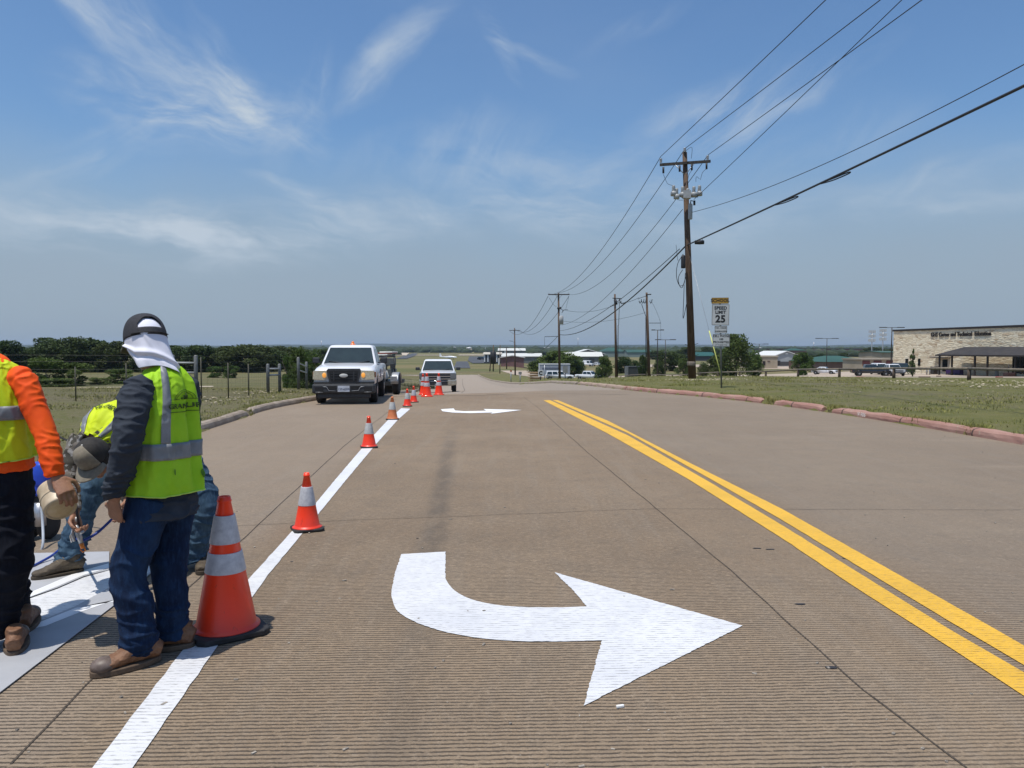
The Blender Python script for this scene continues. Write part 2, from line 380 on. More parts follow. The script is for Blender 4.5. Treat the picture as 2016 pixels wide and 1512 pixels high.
def mat_paint(name, c, wear=(.26, .21, .16), thr=.62, lum=(.62, .60, .58)):
    s = NT(name); X, Y, Z = s.sep()
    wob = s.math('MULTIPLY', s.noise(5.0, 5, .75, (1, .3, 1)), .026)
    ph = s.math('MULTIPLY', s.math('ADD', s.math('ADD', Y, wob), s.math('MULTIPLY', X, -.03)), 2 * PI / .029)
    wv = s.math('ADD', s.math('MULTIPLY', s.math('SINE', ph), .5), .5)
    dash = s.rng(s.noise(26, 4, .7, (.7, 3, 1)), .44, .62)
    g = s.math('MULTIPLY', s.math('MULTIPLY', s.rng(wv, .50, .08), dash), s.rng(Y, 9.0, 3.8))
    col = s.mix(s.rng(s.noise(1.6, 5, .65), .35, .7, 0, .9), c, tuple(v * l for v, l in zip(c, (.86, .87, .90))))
    col = s.mix(s.math('MULTIPLY', g, .85), col, tuple(v * .45 for v in c))  # same groove shadow put into the paint colour
    spk = s.rng(s.noise(90, 3, .7, (.6, 2.2, 1)), thr, thr + .10)
    col = s.mix(s.math('MULTIPLY', spk, .55), col, wear)
    hh = s.math('ADD', s.math('MULTIPLY', g, -1.0), s.math('MULTIPLY', s.noise(70, 3), .3))
    return s.done(col, .62, s.bump(hh, .35, .006))
def mat_grass():
    s = NT('grass and dirt'); X, Y, Z = s.sep()
    a = s.noise(.11, 6, .65); b = s.noise(1.1, 6, .7); c = s.noise(9, 5, .7); d = s.noise(45, 3, .7, (1, .5, 1))
    left = s.rng(X, -2, -6)
    green = s.mix(s.rng(b, .3, .7), (.115, .122, .022), (.180, .165, .042))
    dry = s.mix(s.rng(c, .3, .7), (.120, .104, .052), (.200, .168, .088))
    k = s.math('ADD', s.math('ADD', s.math('MULTIPLY', a, .55), s.math('MULTIPLY', b, .45)), s.math('MULTIPLY', c, .22))
    kk = s.math('ADD', k, s.math('MULTIPLY', left, .07))
    col = s.mix(s.rng(kk, .54, .76), green, dry)
    # mown, browner field beyond the fence with pale stripes running across
    strp = s.noise(.06, 4, .6, (.18, 2.2, 1))
    fld = s.math('MULTIPLY', s.rng(Y, 19, 27), left)
    fcol = s.mix(s.rng(strp, .40, .62), (.100, .102, .024), (.190, .148, .055))
    fcol = s.mix(s.rng(b, .3, .75, 0, .5), fcol, (.110, .100, .045))
    col = s.mix(s.math('MULTIPLY', fld, .8), col, fcol)
    # distant open fields
    far = s.rng(Y, 110, 200); fc = s.mix(s.rng(s.noise(.018, 5, .6, (.5, 1.6, 1)), .38, .62), (.115, .118, .032), (.200, .160, .066))
    col = s.mix(far, col, fc)
    # bare stony spots
    bare = s.rng(s.noise(.7, 6, .72, (1, 1, 1), .6), .66, .74)
    col = s.mix(s.math('MULTIPLY', bare, .55), col, (.34, .28, .20))
    col = s.mix(s.rng(d, .35, .7, 0, .35), col, (.045, .045, .018))
    nb = s.bump(s.math('ADD', c, s.math('MULTIPLY', d, .8)), .9, .06)
    return s.done(col, .95, nb)
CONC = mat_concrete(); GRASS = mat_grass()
WHITEP = mat_paint('white road paint', (.68, .68, .68)); YELP = mat_paint('yellow road paint', (.74, .42, .035), thr=.57)
JOINT = M('dark joint filler', (.065, .05, .036), .9, var=.4, vs=30)
# ---- signed distance to the road, negative inside
def road_sd(X, Y):
    xl = by_y(LE[:], np.clip(Y, -8, 157)); xr = by_y(RE[:], np.clip(Y, -8, 187))
    return np.maximum(xl - X, X - xr)
def build_ground():
    def axis(segs):
        out = [segs[0][0]]
        for a, b, st in segs:
            n = max(1, int(round((b - a) / st))); out += list(np.linspace(a, b, n + 1)[1:])
        return np.array(out)
    xs = axis([(-7000, -2000, 1000), (-2000, -400, 200), (-400, -120, 40), (-120, -40, 8), (-40, -14, 1.5), (-14, -4.5, .22), (-4.5, 1, .8), (1, 9.6, .22), (9.6, 24, .8), (24, 60, 4), (60, 140, 10), (140, 500, 45), (500, 2000, 250), (2000, 7000, 1000)])
    ys = axis([(-60, -8, 6), (-8, 8, 1), (8, 40, .3), (40, 100, 1.2), (100, 200, 4), (200, 500, 20), (500, 1600, 80), (1600, 7600, 500)])
    X, Y = np.meshgrid(xs, ys); Z = hgt(X, Y); sd = road_sd(X, Y)
    sd = np.where(Y > 150, np.minimum(sd, 0) * 0 + 5, sd)
    rise = np.clip((sd + .02) / .10, 0, 1)
    lift = np.where(Y < 60, .125, .02)
    Z = Z + np.where(sd < 0.0, -.10, -.10 + (.10 + lift) * rise)
    Z = Z + np.clip(sd - .1, 0, 6) * .018 * (np.abs(X) < 30) * (Y < 60) * np.clip((60 - Y) / 20, 0, 1)
    rough = np.clip((sd - .2) * 2, 0, 1) * (Y < 200)
    nz = np.array([mn.noise(Vector((x * .6, y * .6, 0))) for x, y in zip(X.ravel(), Y.ravel())]).reshape(X.shape)
    nz2 = np.array([mn.noise(Vector((x * 2.4, y * 2.4, 5))) for x, y in zip(X.ravel(), Y.ravel())]).reshape(X.shape)
    Z = Z + rough * (nz * .05 + nz2 * .02)
    me = grid_mesh('ground', np.stack([X, Y, Z], 2)); mk('ground', me, GRASS, kind='structure')
    me2 = me
build_ground()
def GZ(x, y):
    "ground height beside the road, kerb lift included"
    sd = float(road_sd(np.array(x), np.array(y))); z = H(x, y)
    if sd <= 0: return z
    return z + ((.125 if y < 60 else .02) + min(max(sd - .1, 0), 6) * .018 * (abs(x) < 30 and y < 60) * min(max((60 - y) / 20, 0), 1))
def build_road():
    n = 360
    ys = np.concatenate([np.linspace(-8, 60, 200), np.linspace(60.5, 150, 90)])
    A = np.stack([by_y(LE, ys), ys], 1); Bq = np.stack([by_y(RE, ys), ys], 1)
    # the far bend
    tl = resamp([Vector((by_y(LE, np.array([y]))[0], y, 0)) for y in np.linspace(150, 157.9, 12)], 14)[:, :2]
    tr = resamp([Vector((by_y(RE, np.array([y]))[0], y, 0)) for y in np.linspace(151, 187.9, 12)], 14)[:, :2]
    A = np.concatenate([A, tl[1:]]); Bq = np.concatenate([Bq, tr[1:]])
    t = np.linspace(0, 1, 30)[None, :, None]
    G = A[:, None, :] * (1 - t) + Bq[:, None, :] * t
    Z = hgt(G[..., 0], G[..., 1])
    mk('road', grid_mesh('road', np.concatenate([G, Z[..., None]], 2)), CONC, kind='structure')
build_road()
# ---- kerbs
def kerb(edge, side, y0, y1, mat, name, gaps=(), crumble=.01):
    ys = np.arange(y0, y1, .22); xs = by_y(edge, ys); b = B()
    prof = [(0, -.06), (0, .05), (.018, .105), (.05, .135), (.12, .145), (.16, .14), (.19, .10), (.20, -.06)]
    run = []; runs = []
    for x, y in zip(xs, ys):
        if any(abs(y - g) < w for g, w in gaps):
            if len(run) > 1: runs.append(run)
            run = []; continue
        run.append((x, y))
    if len(run) > 1: runs.append(run)
    for rn in runs:
        vs = []; fs = []; m = len(prof)
        for i, (x, y) in enumerate(rn):
            xa, ya = rn[max(i - 1, 0)]; xb, yb = rn[min(i + 1, len(rn) - 1)]
            t = Vector((xb - xa, yb - ya, 0)).normalized(); nrm = Vector((t.y, -t.x, 0)) * side
            z = H(x, y); hj = 1 + crumble * 6 * mn.noise(Vector((x, y * 1.7, 3)))
            if i in (0, len(rn) - 1): hj *= .72
            for a, zz in prof:
                jit = crumble * mn.noise(Vector((x * 3 + a * 9, y * 3, zz * 9)))
                vs.append(Vector((x, y, z + zz * hj + jit)) + nrm * (a + jit))
        for i in range(len(rn) - 1):
            for k in range(m - 1): fs.append((i * m + k, i * m + k + 1, (i + 1) * m + k + 1, (i + 1) * m + k))
        fs.append(tuple(range(m))); fs.append(tuple((len(rn) - 1) * m + k for k in range(m)))
        b.add(vs, fs, False)
    return b.obj(name, mat, kind='structure')
def mat_redkerb():
    s = NT('worn red kerb paint'); X, Y, Z = s.sep()
    w = s.noise(3.5, 6, .7); col = s.mix(s.rng(s.noise(1.2, 4), .3, .7), (.30, .150, .115), (.38, .22, .175))
    thr = s.rng(Y, 26, 33, .62, .30)
    worn = s.math('GREATER_THAN', w, thr); col = s.mix(s.math('MULTIPLY', worn, .8), col, (.36, .28, .21))
    jt = s.math('LESS_THAN', s.math('FRACT', s.math('MULTIPLY', Y, .45)), .02); col = s.mix(jt, col, (.08, .05, .04))
    return s.done(col, .85, s.bump(s.noise(30, 4), .5, .02))
KTAN = M('weathered kerb concrete', (.24, .19, .145), .9, c2=(.34, .28, .22), vs=3, bump=.5, bs=30)
kerb(RE, 1, 7, 36, mat_redkerb(), 'kerb', gaps=((21.1, .24), (18.4, .13)), crumble=.02)
kerb(RE, 1, 36.3, 150, KTAN, 'kerb'); kerb(LE, -1, 4, 140, KTAN, 'kerb', gaps=((17.6, .12),))
# painted lettering on the red kerb
kx = float(by_y(RE, np.array([17.35]))[0])
text_obj('kerb_lettering', 'V-906', .13, M('chalky white', (.62, .58, .54), .9), None, (kx - .012, 16.9, .07), rot=(PI / 2 - .2, 0, -PI / 2 + .12), kind='structure')
# ---- painted markings and joints, thin sheets above the road
def sheet(name, poly, mat, dz=.004, **k):
    bm = bmesh.new(); vs = [bm.verts.new((x, y, 0)) for x, y in poly]; bm.faces.new(vs)
    bmesh.ops.triangulate(bm, faces=bm.faces[:])
    for _ in range(2):
        bmesh.ops.subdivide_edges(bm, edges=bm.edges[:], cuts=1, use_grid_fill=True)
    for v in bm.verts: v.co.z = H(v.co.x, v.co.y) + dz
    me = bpy.data.meshes.new(name); bm.to_mesh(me); bm.free()
    return mk(name, me, mat, **k)
def ribbon(name, pts, w, mat, dz=.004, step=.25, wob=0.0, w2=None, **k):
    P = resamp([Vector((*p, 0)) for p in pts], int(sum((Vector(a) - Vector(b)).length for a, b in zip(pts[:-1], pts[1:])) / step) + 2)
    vs = []; n = len(P)
    for i in range(n):
        a = Vector(P[max(i - 1, 0)]); b_ = Vector(P[min(i + 1, n - 1)]); t = (b_ - a).normalized(); nn = Vector((t.y, -t.x, 0))
        ww = w if w2 is None else w + (w2 - w) * i / (n - 1)
        o = wob * mn.noise(Vector((P[i][0] * 2, P[i][1] * 2, 1.3))); e = 1 + (.5 * mn.noise(Vector((i * .7, 3, w))) if wob else 0)
        for sg in (-.5, .5):
            q = Vector(P[i]) + nn * (sg * ww * e + o); vs.append((q.x, q.y, H(q.x, q.y) + dz))
    V = np.array(vs).reshape(n, 2, 3)
    return mk(name, grid_mesh(name, V), mat, **k)
def G2(px, py): v = gp(px, py); return (v.x, v.y)
# long joints
ribbon('road_joint', [G2(1905, 1512), G2(1700, 1360), G2(1440, 1125), G2(1290, 1000), G2(1150, 885), G2(1062, 805), G2(1030, 781)], .009, JOINT, .003, .08, .010, kind='structure')
ribbon('road_joint', [G2(22, 1505), G2(175, 1345), G2(330, 1195), G2(480, 1060), G2(560, 985), G2(680, 876), G2(764, 811)], .009, JOINT, .003, .08, .010, kind='structure')
ribbon('road_joint', [G2(380, 1040), G2(700, 1024), G2(1290, 1002), G2(2010, 1004)], .006, JOINT, .0035, .1, .03, kind='structure')
ribbon('road_joint', [G2(760, 781), G2(838, 780), G2(940, 778.5), G2(1010, 776)], .07, JOINT, .004, .2, .05, w2=.12, kind='structure')
ribbon('road_joint', [G2(1010, 776), G2(1100, 775.3), G2(1240, 777)], .05, JOINT, .004, .2, .05, kind='structure')
# longitudinal seam of the far stretch
ribbon('road_joint', [(-2.2, 33), (-3.1, 50), (-5.2, 80), (-7.5, 115)], .03, JOINT, .004, 1, .04, kind='structure')
# double yellow line
def line2(name, L, R, mat, lab):
    Lp = [Vector((*G2(*p), 0)) for p in L]; Rp = [Vector((*G2(*p), 0)) for p in R]
    n = 160; A = resamp(Lp, n); C = resamp(Rp, n)
    for i in range(n):
        for Q in (A, C): Q[i, 0] += .006 * mn.noise(Vector((i * .8, 1, 2)))
    V = np.stack([A, C], 1); V[..., 2] = hgt(V[..., 0], V[..., 1]) + .005
    return mk(name, grid_mesh(name, V), mat, kind='structure', label=lab)
line2('lane_line', [(1070, 788.5), (1197.5, 854.5), (1355, 944), (1540, 1061), (1689, 1161), (1844.5, 1259.7), (2050, 1394)], [(1083, 788), (1237, 858), (1394, 948), (1540, 1035), (1689, 1128), (1878, 1245.8), (2050, 1345)], YELP, 'left stripe of the double yellow centre line')
line2('lane_line', [(1088, 788), (1237, 853.5), (1394, 941), (1540, 1025), (1689, 1115.5), (1878, 1230), (2050, 1331)], [(1098, 788), (1197.5, 829), (1355, 910.4), (1540, 1003), (1701.7, 1094.5), (1903, 1208), (2050, 1292)], YELP, 'right stripe of the double yellow centre line')
# white lane line (edge points traced on the ground)
line2('lane_line', [(170, 1530), (370, 1268), (500, 1130), (590, 1030), (660, 945), (722, 872), (765, 826), (790, 804)], [(250, 1530), (432, 1268), (527, 1134), (612, 1031), (681, 946), (742, 873), (784, 826), (808, 805)], WHITEP, 'long white lane line under the row of cones')
# arrows
AR = [(790, 1092), (877, 1087), (877, 1140), (884, 1152), (898, 1166), (925, 1180), (965, 1190), (1020, 1196), (1100, 1197), (1155, 1195), (1128, 1163), (1092, 1128), (1462, 1233), (1149, 1391), (1185, 1262), (1120, 1264), (1030, 1264), (940, 1257), (860, 1241), (810, 1222), (782, 1203), (772, 1180), (771, 1165), (777, 1131)]
def smooth_run(P, i0, i1, k=5):
    q = cr([Vector((*p, 0)) for p in P[i0:i1 + 1]], k); return P[:i0] + [(v.x, v.y) for v in q] + P[i1 + 1:]
AR = smooth_run(AR, 14, 23); AR = smooth_run(AR, 2, 9)
def ragged(P, st=.018, j=.0035):
    out = []; n = len(P)
    for i in range(n):
        p, q = Vector(P[i]), Vector(P[(i + 1) % n]); d = q - p; m = max(1, int(d.length / st)); nn = Vector((d.y, -d.x)).normalized()
        for k in range(m):
            c = p.lerp(q, k / m); o = j * (mn.noise(Vector((c.x * 60, c.y * 60, 0))) * 1.6 + mn.noise(Vector((c.x * 14, c.y * 14, 5)))) if k else 0
            out.append((c.x + nn.x * o, c.y + nn.y * o))
    return out
sheet('road_arrow', ragged([G2(*p) for p in AR]), WHITEP, .0045, kind='structure', label='large fresh white right turn arrow painted in the near lane')
AR2 = [(868, 806), (893, 804.5), (896, 808.5), (915, 810), (957, 809), (952, 805.5), (1027, 807.5), (966, 815), (970, 812.5), (925, 813.8), (890, 812.5), (871, 810)]
sheet('road_arrow', [G2(*p) for p in AR2], M('bright far arrow paint', (.80, .80, .80), .6, var=.03), .006, kind='structure', label='small far white turn arrow beyond the cones')
# bits of debris and chips on the road
def specks():
    b = B()
    for i in range(260):
        y = 2.6 + 18 * random.random() ** 1.6; x = random.uniform(-.75, .75) * y
        if road_sd(np.array(x), np.array(y)) > -.1: continue
        s = random.uniform(.004, .012); dark = random.random() < .5
        b.box((x, y, s * .3), (s * random.uniform(1, 2.5), s, s * .6), Matrix.Rotation(random.random() * 3, 3, 'Z'))
    b.obj('road_grit', M('grit', (.10, .085, .07), .9, c2=(.45, .40, .33), vs=40), kind='stuff', label='small chips and grit lying on the concrete road', cat='grit')
specks()
q = gp(1221, 1394); B().box((0, 0, .008), (.035, .012, .012), Matrix.Rotation(.3, 3, 'Z'), .003).obj('paint_chip', M('white chip', (.8, .8, .78)), None, (q.x, q.y, 0), label='tiny white paint chip lying below the large arrow tip', cat='paint chip')
q = gp(1636, 1315); sheet('oil_spot', [(q.x + .028 * math.cos(a), q.y + .02 * math.sin(a) * (1 + .3 * math.cos(2 * a))) for a in np.linspace(0, 2 * PI, 12)[:-1]], M('tar', (.035, .03, .028), .5), .004, kind='structure')
for (px, py) in ((1490, 1080), (1516, 1082), (1667, 1100), (1575, 1190)):
    q = gp(px, py); sheet('oil_spot', [(q.x + .035 * math.cos(a), q.y + .014 * math.sin(a) * random.uniform(.5, 1.2)) for a in np.linspace(0, 2 * PI, 9)[:-1]], MATS['tar'], .004, kind='structure')
# ---- sheets traced on the far terrain
def strip_px(name, rows, mat, dz=.03, nr=10, nc=16, **k):
    ps = np.array(rows, float); t = np.linspace(0, 1, nr); k0 = np.linspace(0, 1, len(rows))
    R = np.stack([np.interp(t, k0, ps[:, i]) for i in range(ps.shape[1])], 1); V = []
    for r in R:
        yl, pl, pr = r[0], r[1], r[2]; yr = r[3] if len(r) > 3 else yl
        V.append([tuple(gp(pl + (pr - pl) * c, yl + (yr - yl) * c, dz)) for c in np.linspace(0, 1, nc)])
    return mk(name, grid_mesh(name, np.array(V)), mat, kind='structure', **k)
LOTM = M('pale parking concrete', (.34, .27, .205), .9, c2=(.44, .36, .28), vs=.25, stretch=(1, .3, 1))
ASPH = M('airfield asphalt', (.055, .058, .066), .9, c2=(.085, .088, .095), vs=.08)
PALE = M('pale dirt road', (.42, .35, .26), .95, c2=(.52, .44, .34), vs=.2)
def strip_xy(name, rows, mat, dz=.03, nr=20, nc=16):
    ps = np.array(rows, float); ys = np.linspace(ps[0, 0], ps[-1, 0], nr); V = []
    for y in ys:
        a, b = np.interp(y, ps[:, 0], ps[:, 1]), np.interp(y, ps[:, 0], ps[:, 2])
        V.append([(x, y, H(x, y) + dz) for x in np.linspace(a, b, nc)])
    return mk(name, grid_mesh(name, np.array(V)), mat, kind='structure')
strip_xy('parking_lot', [(35.5, 23, 120), (44, 21.6, 150), (100, 21.2, 150), (104, 21.2, 150)], LOTM, .05, 40, 26)
strip_xy('parking_lot', [(112, 15, 150), (168, 18, 120), (172, 22, 120)], LOTM, .05, 30, 20)
strip_px('parking_lot', [(727, 1490, 1605), (720, 1490, 1600)], LOTM, .08)
strip_px('path', [(744, 1060, 1170), (738, 1010, 1060), (730, 985, 1045)], LOTM, .06)
strip_px('path', [(723, 1248, 1420), (718, 1240, 1400)], LOTM, .1)
strip_px('path', [(766.3, 0, 420, 762), (764.8, 0, 420, 760.5)], PALE, .04, 4, 40)
strip_px('runway', [(725.5, 893, 926), (712, 899, 921)], ASPH, .15)
strip_px('runway', [(711, 921, 998), (702, 924, 955)], ASPH, .2)
strip_px('runway', [(716, 930, 1000), (711, 921, 998)], ASPH, .22)
strip_px('runway', [(707, 779, 800), (701, 795, 818), (696, 812, 822)], ASPH, .3)
strip_px('path', [(700.5, 900, 953), (698.8, 905, 953)], PALE, .4)
strip_px('path', [(700.5, 768, 800), (695, 768, 806)], PALE, .4)
strip_px('path', [(700.5, 815, 880), (699.5, 822, 890)], PALE, .4)
strip_px('path', [(733.5, 893, 965), (732.5, 900, 970)], M('dry grass band', (.16, .13, .07), .95), .05)
# ---- hills along the horizon
def hills():
    s = NT('wooded hills'); n1 = s.noise(.012, 6, .7, (1, .35, 3)); n2 = s.noise(.0025, 4, .6)
    col = s.mix(s.rng(n1, .35, .65), (.018, .030, .014), (.045, .060, .026)); col = s.mix(s.rng(n2, .58, .70, 0, .5), col, (.12, .115, .06))
    s.done(col, .95)
    for (yd, top, seed) in ((2600, 17, 1), (4200, 38, 2), (6400, 60, 3)):
        us = np.linspace(-1.1, 1.1, 340); rows = []
        for t, f in ((0, 0), (.25, .55), (.5, .85), (.75, 1.0), (1, .7)):
            r = []
            for u in us:
                y = yd + t * 500; x = u * yd
                e = .72 + .30 * mn.noise(Vector((u * 3.1, seed * 7.7, 0))) + .16 * mn.noise(Vector((u * 11, seed * 3.1, 0))) + .035 * mn.noise(Vector((u * 120, seed, 0)))
                if seed == 1 and u > .12: e *= max(.45, 1 - (u - .12) * 2.2)
                r.append((x, y, -4 + (top + 4) * f * max(e, .15) if f else -4))
            rows.append(r)
        mk('hills', grid_mesh('hills', np.array(rows)), s.m, kind='structure')
hills()
# ================================================================ people
def crp(P, R, k=6):
    "smooth a centre line and its radii"
    P = [Vector(p) for p in P]; R = [r if isinstance(r, (tuple, list)) else (r, r) for r in R]
    Q = [Vector((r[0], r[1], 0)) for r in R]
    a = cr(P, k); b = cr(Q, k); return a, [(max(q.x, .001), max(q.y, .001)) for q in b]
def limb(b, P, R, seg=20, k=6, ref=None):
    p, r = crp(P, R, k); b.tube(p, r, seg, True, ref); return b
def ell(b, c, r, rot=None, seg=20, rings=12):
    prof = [(math.sin(PI * i / rings), -math.cos(PI * i / rings)) for i in range(rings + 1)]
    vs = []; fs = []
    for (q, z) in prof:
        for k in range(seg):
            th = 2 * PI * k / seg; v = Vector((q * math.cos(th) * r[0], q * math.sin(th) * r[1], z * r[2]))
            if rot is not None: v = rot @ v
            vs.append(v + Vector(c))
    for i in range(rings):
        for k in range(seg): k2 = (k + 1) % seg; fs.append((i * seg + k, i * seg + k2, (i + 1) * seg + k2, (i + 1) * seg + k))
    return b.add(vs, fs, True)
def fuse(b, name, vox=.006, smooth=3, wr=None, fac=.5):
    me = b.mesh(name)
    me = modded(me, [('REMESH', dict(mode='VOXEL', voxel_size=vox, use_smooth_shade=True)), ('SMOOTH', dict(iterations=smooth, factor=fac))], name)
    if wr: wrinkle(me, wr)
    me.polygons.foreach_set('use_smooth', [True] * len(me.polygons)); return me
def wrinkle(me, layers):
    "push vertices along their normals by directional noise: (amp, (sx,sy,sz), ridged)"
    n = len(me.vertices); co = np.empty(n * 3, np.float32); no = np.empty(n * 3, np.float32)
    me.vertices.foreach_get('co', co); me.vertices.foreach_get('normal', no); co = co.reshape(-1, 3); no = no.reshape(-1, 3)
    d = np.zeros(n)
    for amp, sc, ridged, *rest in layers:
        zlo, zhi = rest[0] if rest else (-9, 9)
        for i in range(n):
            z = co[i, 2]
            if z < zlo or z > zhi: continue
            p = Vector((co[i, 0] * sc[0], co[i, 1] * sc[1], z * sc[2] + .6 * mn.noise(Vector(co[i] * 6.0))))
            v = mn.noise(p)
            if ridged: v = (1 - abs(v) * 2.6); v = max(v, 0) ** 2 - .3
            e = min(1, (z - zlo) / .05, (zhi - z) / .05)
            d[i] += amp * v * max(e, 0)
    co += no * d[:, None]; me.vertices.foreach_set('co', co.ravel().astype(np.float32)); me.update()
def hand(b, w, d, n, side, curls=(.5, .6, .7, .8), thumb=.5, s=1.0):
    "w wrist, d pointing direction, n palm-facing direction, side +1/-1 thumb side along d x n"
    w, d, n = Vector(w), Vector(d).normalized(), Vector(n); n = (n - d * n.dot(d)).normalized(); x = d.cross(n).normalized() * side
    L = .092 * s
    b.tube([w - d * .03, w, w + d * L * .5, w + d * L], [(.026 * s, .019 * s), (.027 * s, .018 * s), (.040 * s, .015 * s), (.038 * s, .013 * s)], 14, True, x)
    lens = [(.040, .025, .020), (.044, .029, .022), (.041, .027, .021), (.032, .021, .018)]
    for i, (ls, cu) in enumerate(zip(lens, curls)):
        off = (1.5 - i) * .0205 * s
        p = w + d * (L * (.93 if i in (1, 2) else .88)) + x * off; ang = 0; pts = [p - d * .015]; rs = [.0088 * s]
        pts.append(p); rs.append(.0090 * s)
        for j, l in enumerate(ls):
            ang += cu * (.9 if j == 0 else 1.15)
            dd = d * math.cos(ang) + n * math.sin(ang); p = p + dd * l * s; pts.append(p); rs.append((.0085, .0078, .0068)[j] * s)
        b.tube(pts, rs, 10, True)
    p = w + d * .022 * s + x * .026 * s; a = (d * .55 + x * .75 + n * .35 * thumb).normalized(); q = p + a * .042 * s
    a2 = (d * .85 + x * .15 + n * .6 * thumb).normalized(); r = q + a2 * .034 * s; t = r + (d * .8 - x * .2 + n * .7 * thumb).normalized() * .024 * s
    b.tube([p - a * .015, p, q, r, t], [.014 * s, .014 * s, .0115 * s, .010 * s, .008 * s], 10, True)
def head(b, c, R, s=1.0):
    "c centre, R rotation whose +Y is the way the face looks"
    E = lambda o, r, rr=None: ell(b, Vector(c) + R @ (Vector(o) * s), tuple(v * s for v in r), R if rr is None else R @ rr, 20, 12)
    E((0, -.012, .02), (.074, .092, .092)); E((0, .035, -.045), (.055, .055, .062)); E((0, .072, -.085), (.026, .022, .020))
    E((0, .092, -.018), (.013, .018, .026)); E((0, .098, -.032), (.017, .014, .011)); E((0, .086, .022), (.05, .014, .012)); E((0, .080, -.060), (.024, .012, .009))
    E((.03, .072, -.012), (.022, .018, .016)); E((-.03, .072, -.012), (.022, .018, .016))
    for sg in (-1, 1): E((.076 * sg, -.006, -.012), (.009, .019, .032), Matrix.Rotation(.25 * sg, 3, 'Z'))
SKIN = M('tanned skin', (.30, .145, .085), .55, var=.12, vs=25, bump=.15, bs=120)
def fabric(name, c, c2=None, rough=.85, vs=14, bump=.25, wscale=500, lo=.3, hi=.7, spec=.25):
    return M(name, c, rough, c2=c2, vs=vs, bump=bump, bs=wscale, lo=lo, hi=hi, spec=spec)
def mat_denim(name, a, b_, fade=.5):
    s = NT(name); n1 = s.noise(5, 5, .65, (1, 1, .5)); n2 = s.noise(60, 3, .7, (1, 1, .3)); tw = s.noise(420, 2, .5, (1, 1, .4))
    col = s.mix(s.rng(n1, .35, .7), a, b_); col = s.mix(s.rng(n2, .4, .75, 0, .35), col, tuple(v * 1.8 for v in b_))
    s.b.inputs['Specular IOR Level'].default_value = .2
    return s.done(col, .9, s.bump(tw, .35, .004, s.bump(n1, .3, .02)))
DENIM = mat_denim('indigo denim', (.005, .013, .038), (.013, .036, .088)); DENIM2 = mat_denim('washed denim', (.022, .048, .085), (.058, .105, .155)); BLACKJ = mat_denim('black denim', (.004, .005, .010), (.009, .011, .018))
CHAR = fabric('charcoal jersey', (.024, .030, .042), (.045, .054, .070), vs=9)
ORANGE = fabric('orange jersey', (.80, .070, .006), (.95, .115, .010), vs=6, bump=.1, rough=.7)
LIME = fabric('lime vest mesh', (.32, .60, .012), (.41, .72, .03), vs=7, bump=.2, wscale=300, rough=.65); LIME2 = fabric('yellow vest cloth', (.50, .62, .008), (.66, .76, .02), vs=6, bump=.15, rough=.6)
TAPE = M('grey reflective tape', (.17, .18, .19), .45, c2=(.25, .26, .28), vs=12, spec=.6, bump=.1, bs=200)
INK = M('faded black print', (.03, .05, .01), .9, c2=(.07, .12, .02), vs=60); PIPE = fabric('bright piping', (.55, .75, .12))
def mat_camo():
    s = NT('camouflage cloth'); a = s.noise(16, 3, .5); b_ = s.noise(28, 3, .5)
    col = s.mix(s.rng(a, .47, .5), (.16, .14, .12), (.05, .045, .035)); col = s.mix(s.rng(b_, .54, .56), col, (.26, .25, .24)); return s.done(col, .9)
CAMO = mat_camo()
LEATH = M('brown work boot leather', (.14, .062, .028), .62, c2=(.24, .118, .06), vs=14, bump=.4, bs=60); SOLE = M('boot sole rubber', (.085, .055, .035), .8, c2=(.14, .095, .06), vs=20)
TOEC = M('scuffed toe cap', (.10, .07, .055), .5, c2=(.17, .13, .11), vs=30); DARKB = M('dark muddy boot', (.05, .035, .022), .7, c2=(.10, .075, .045), vs=12, bump=.4)
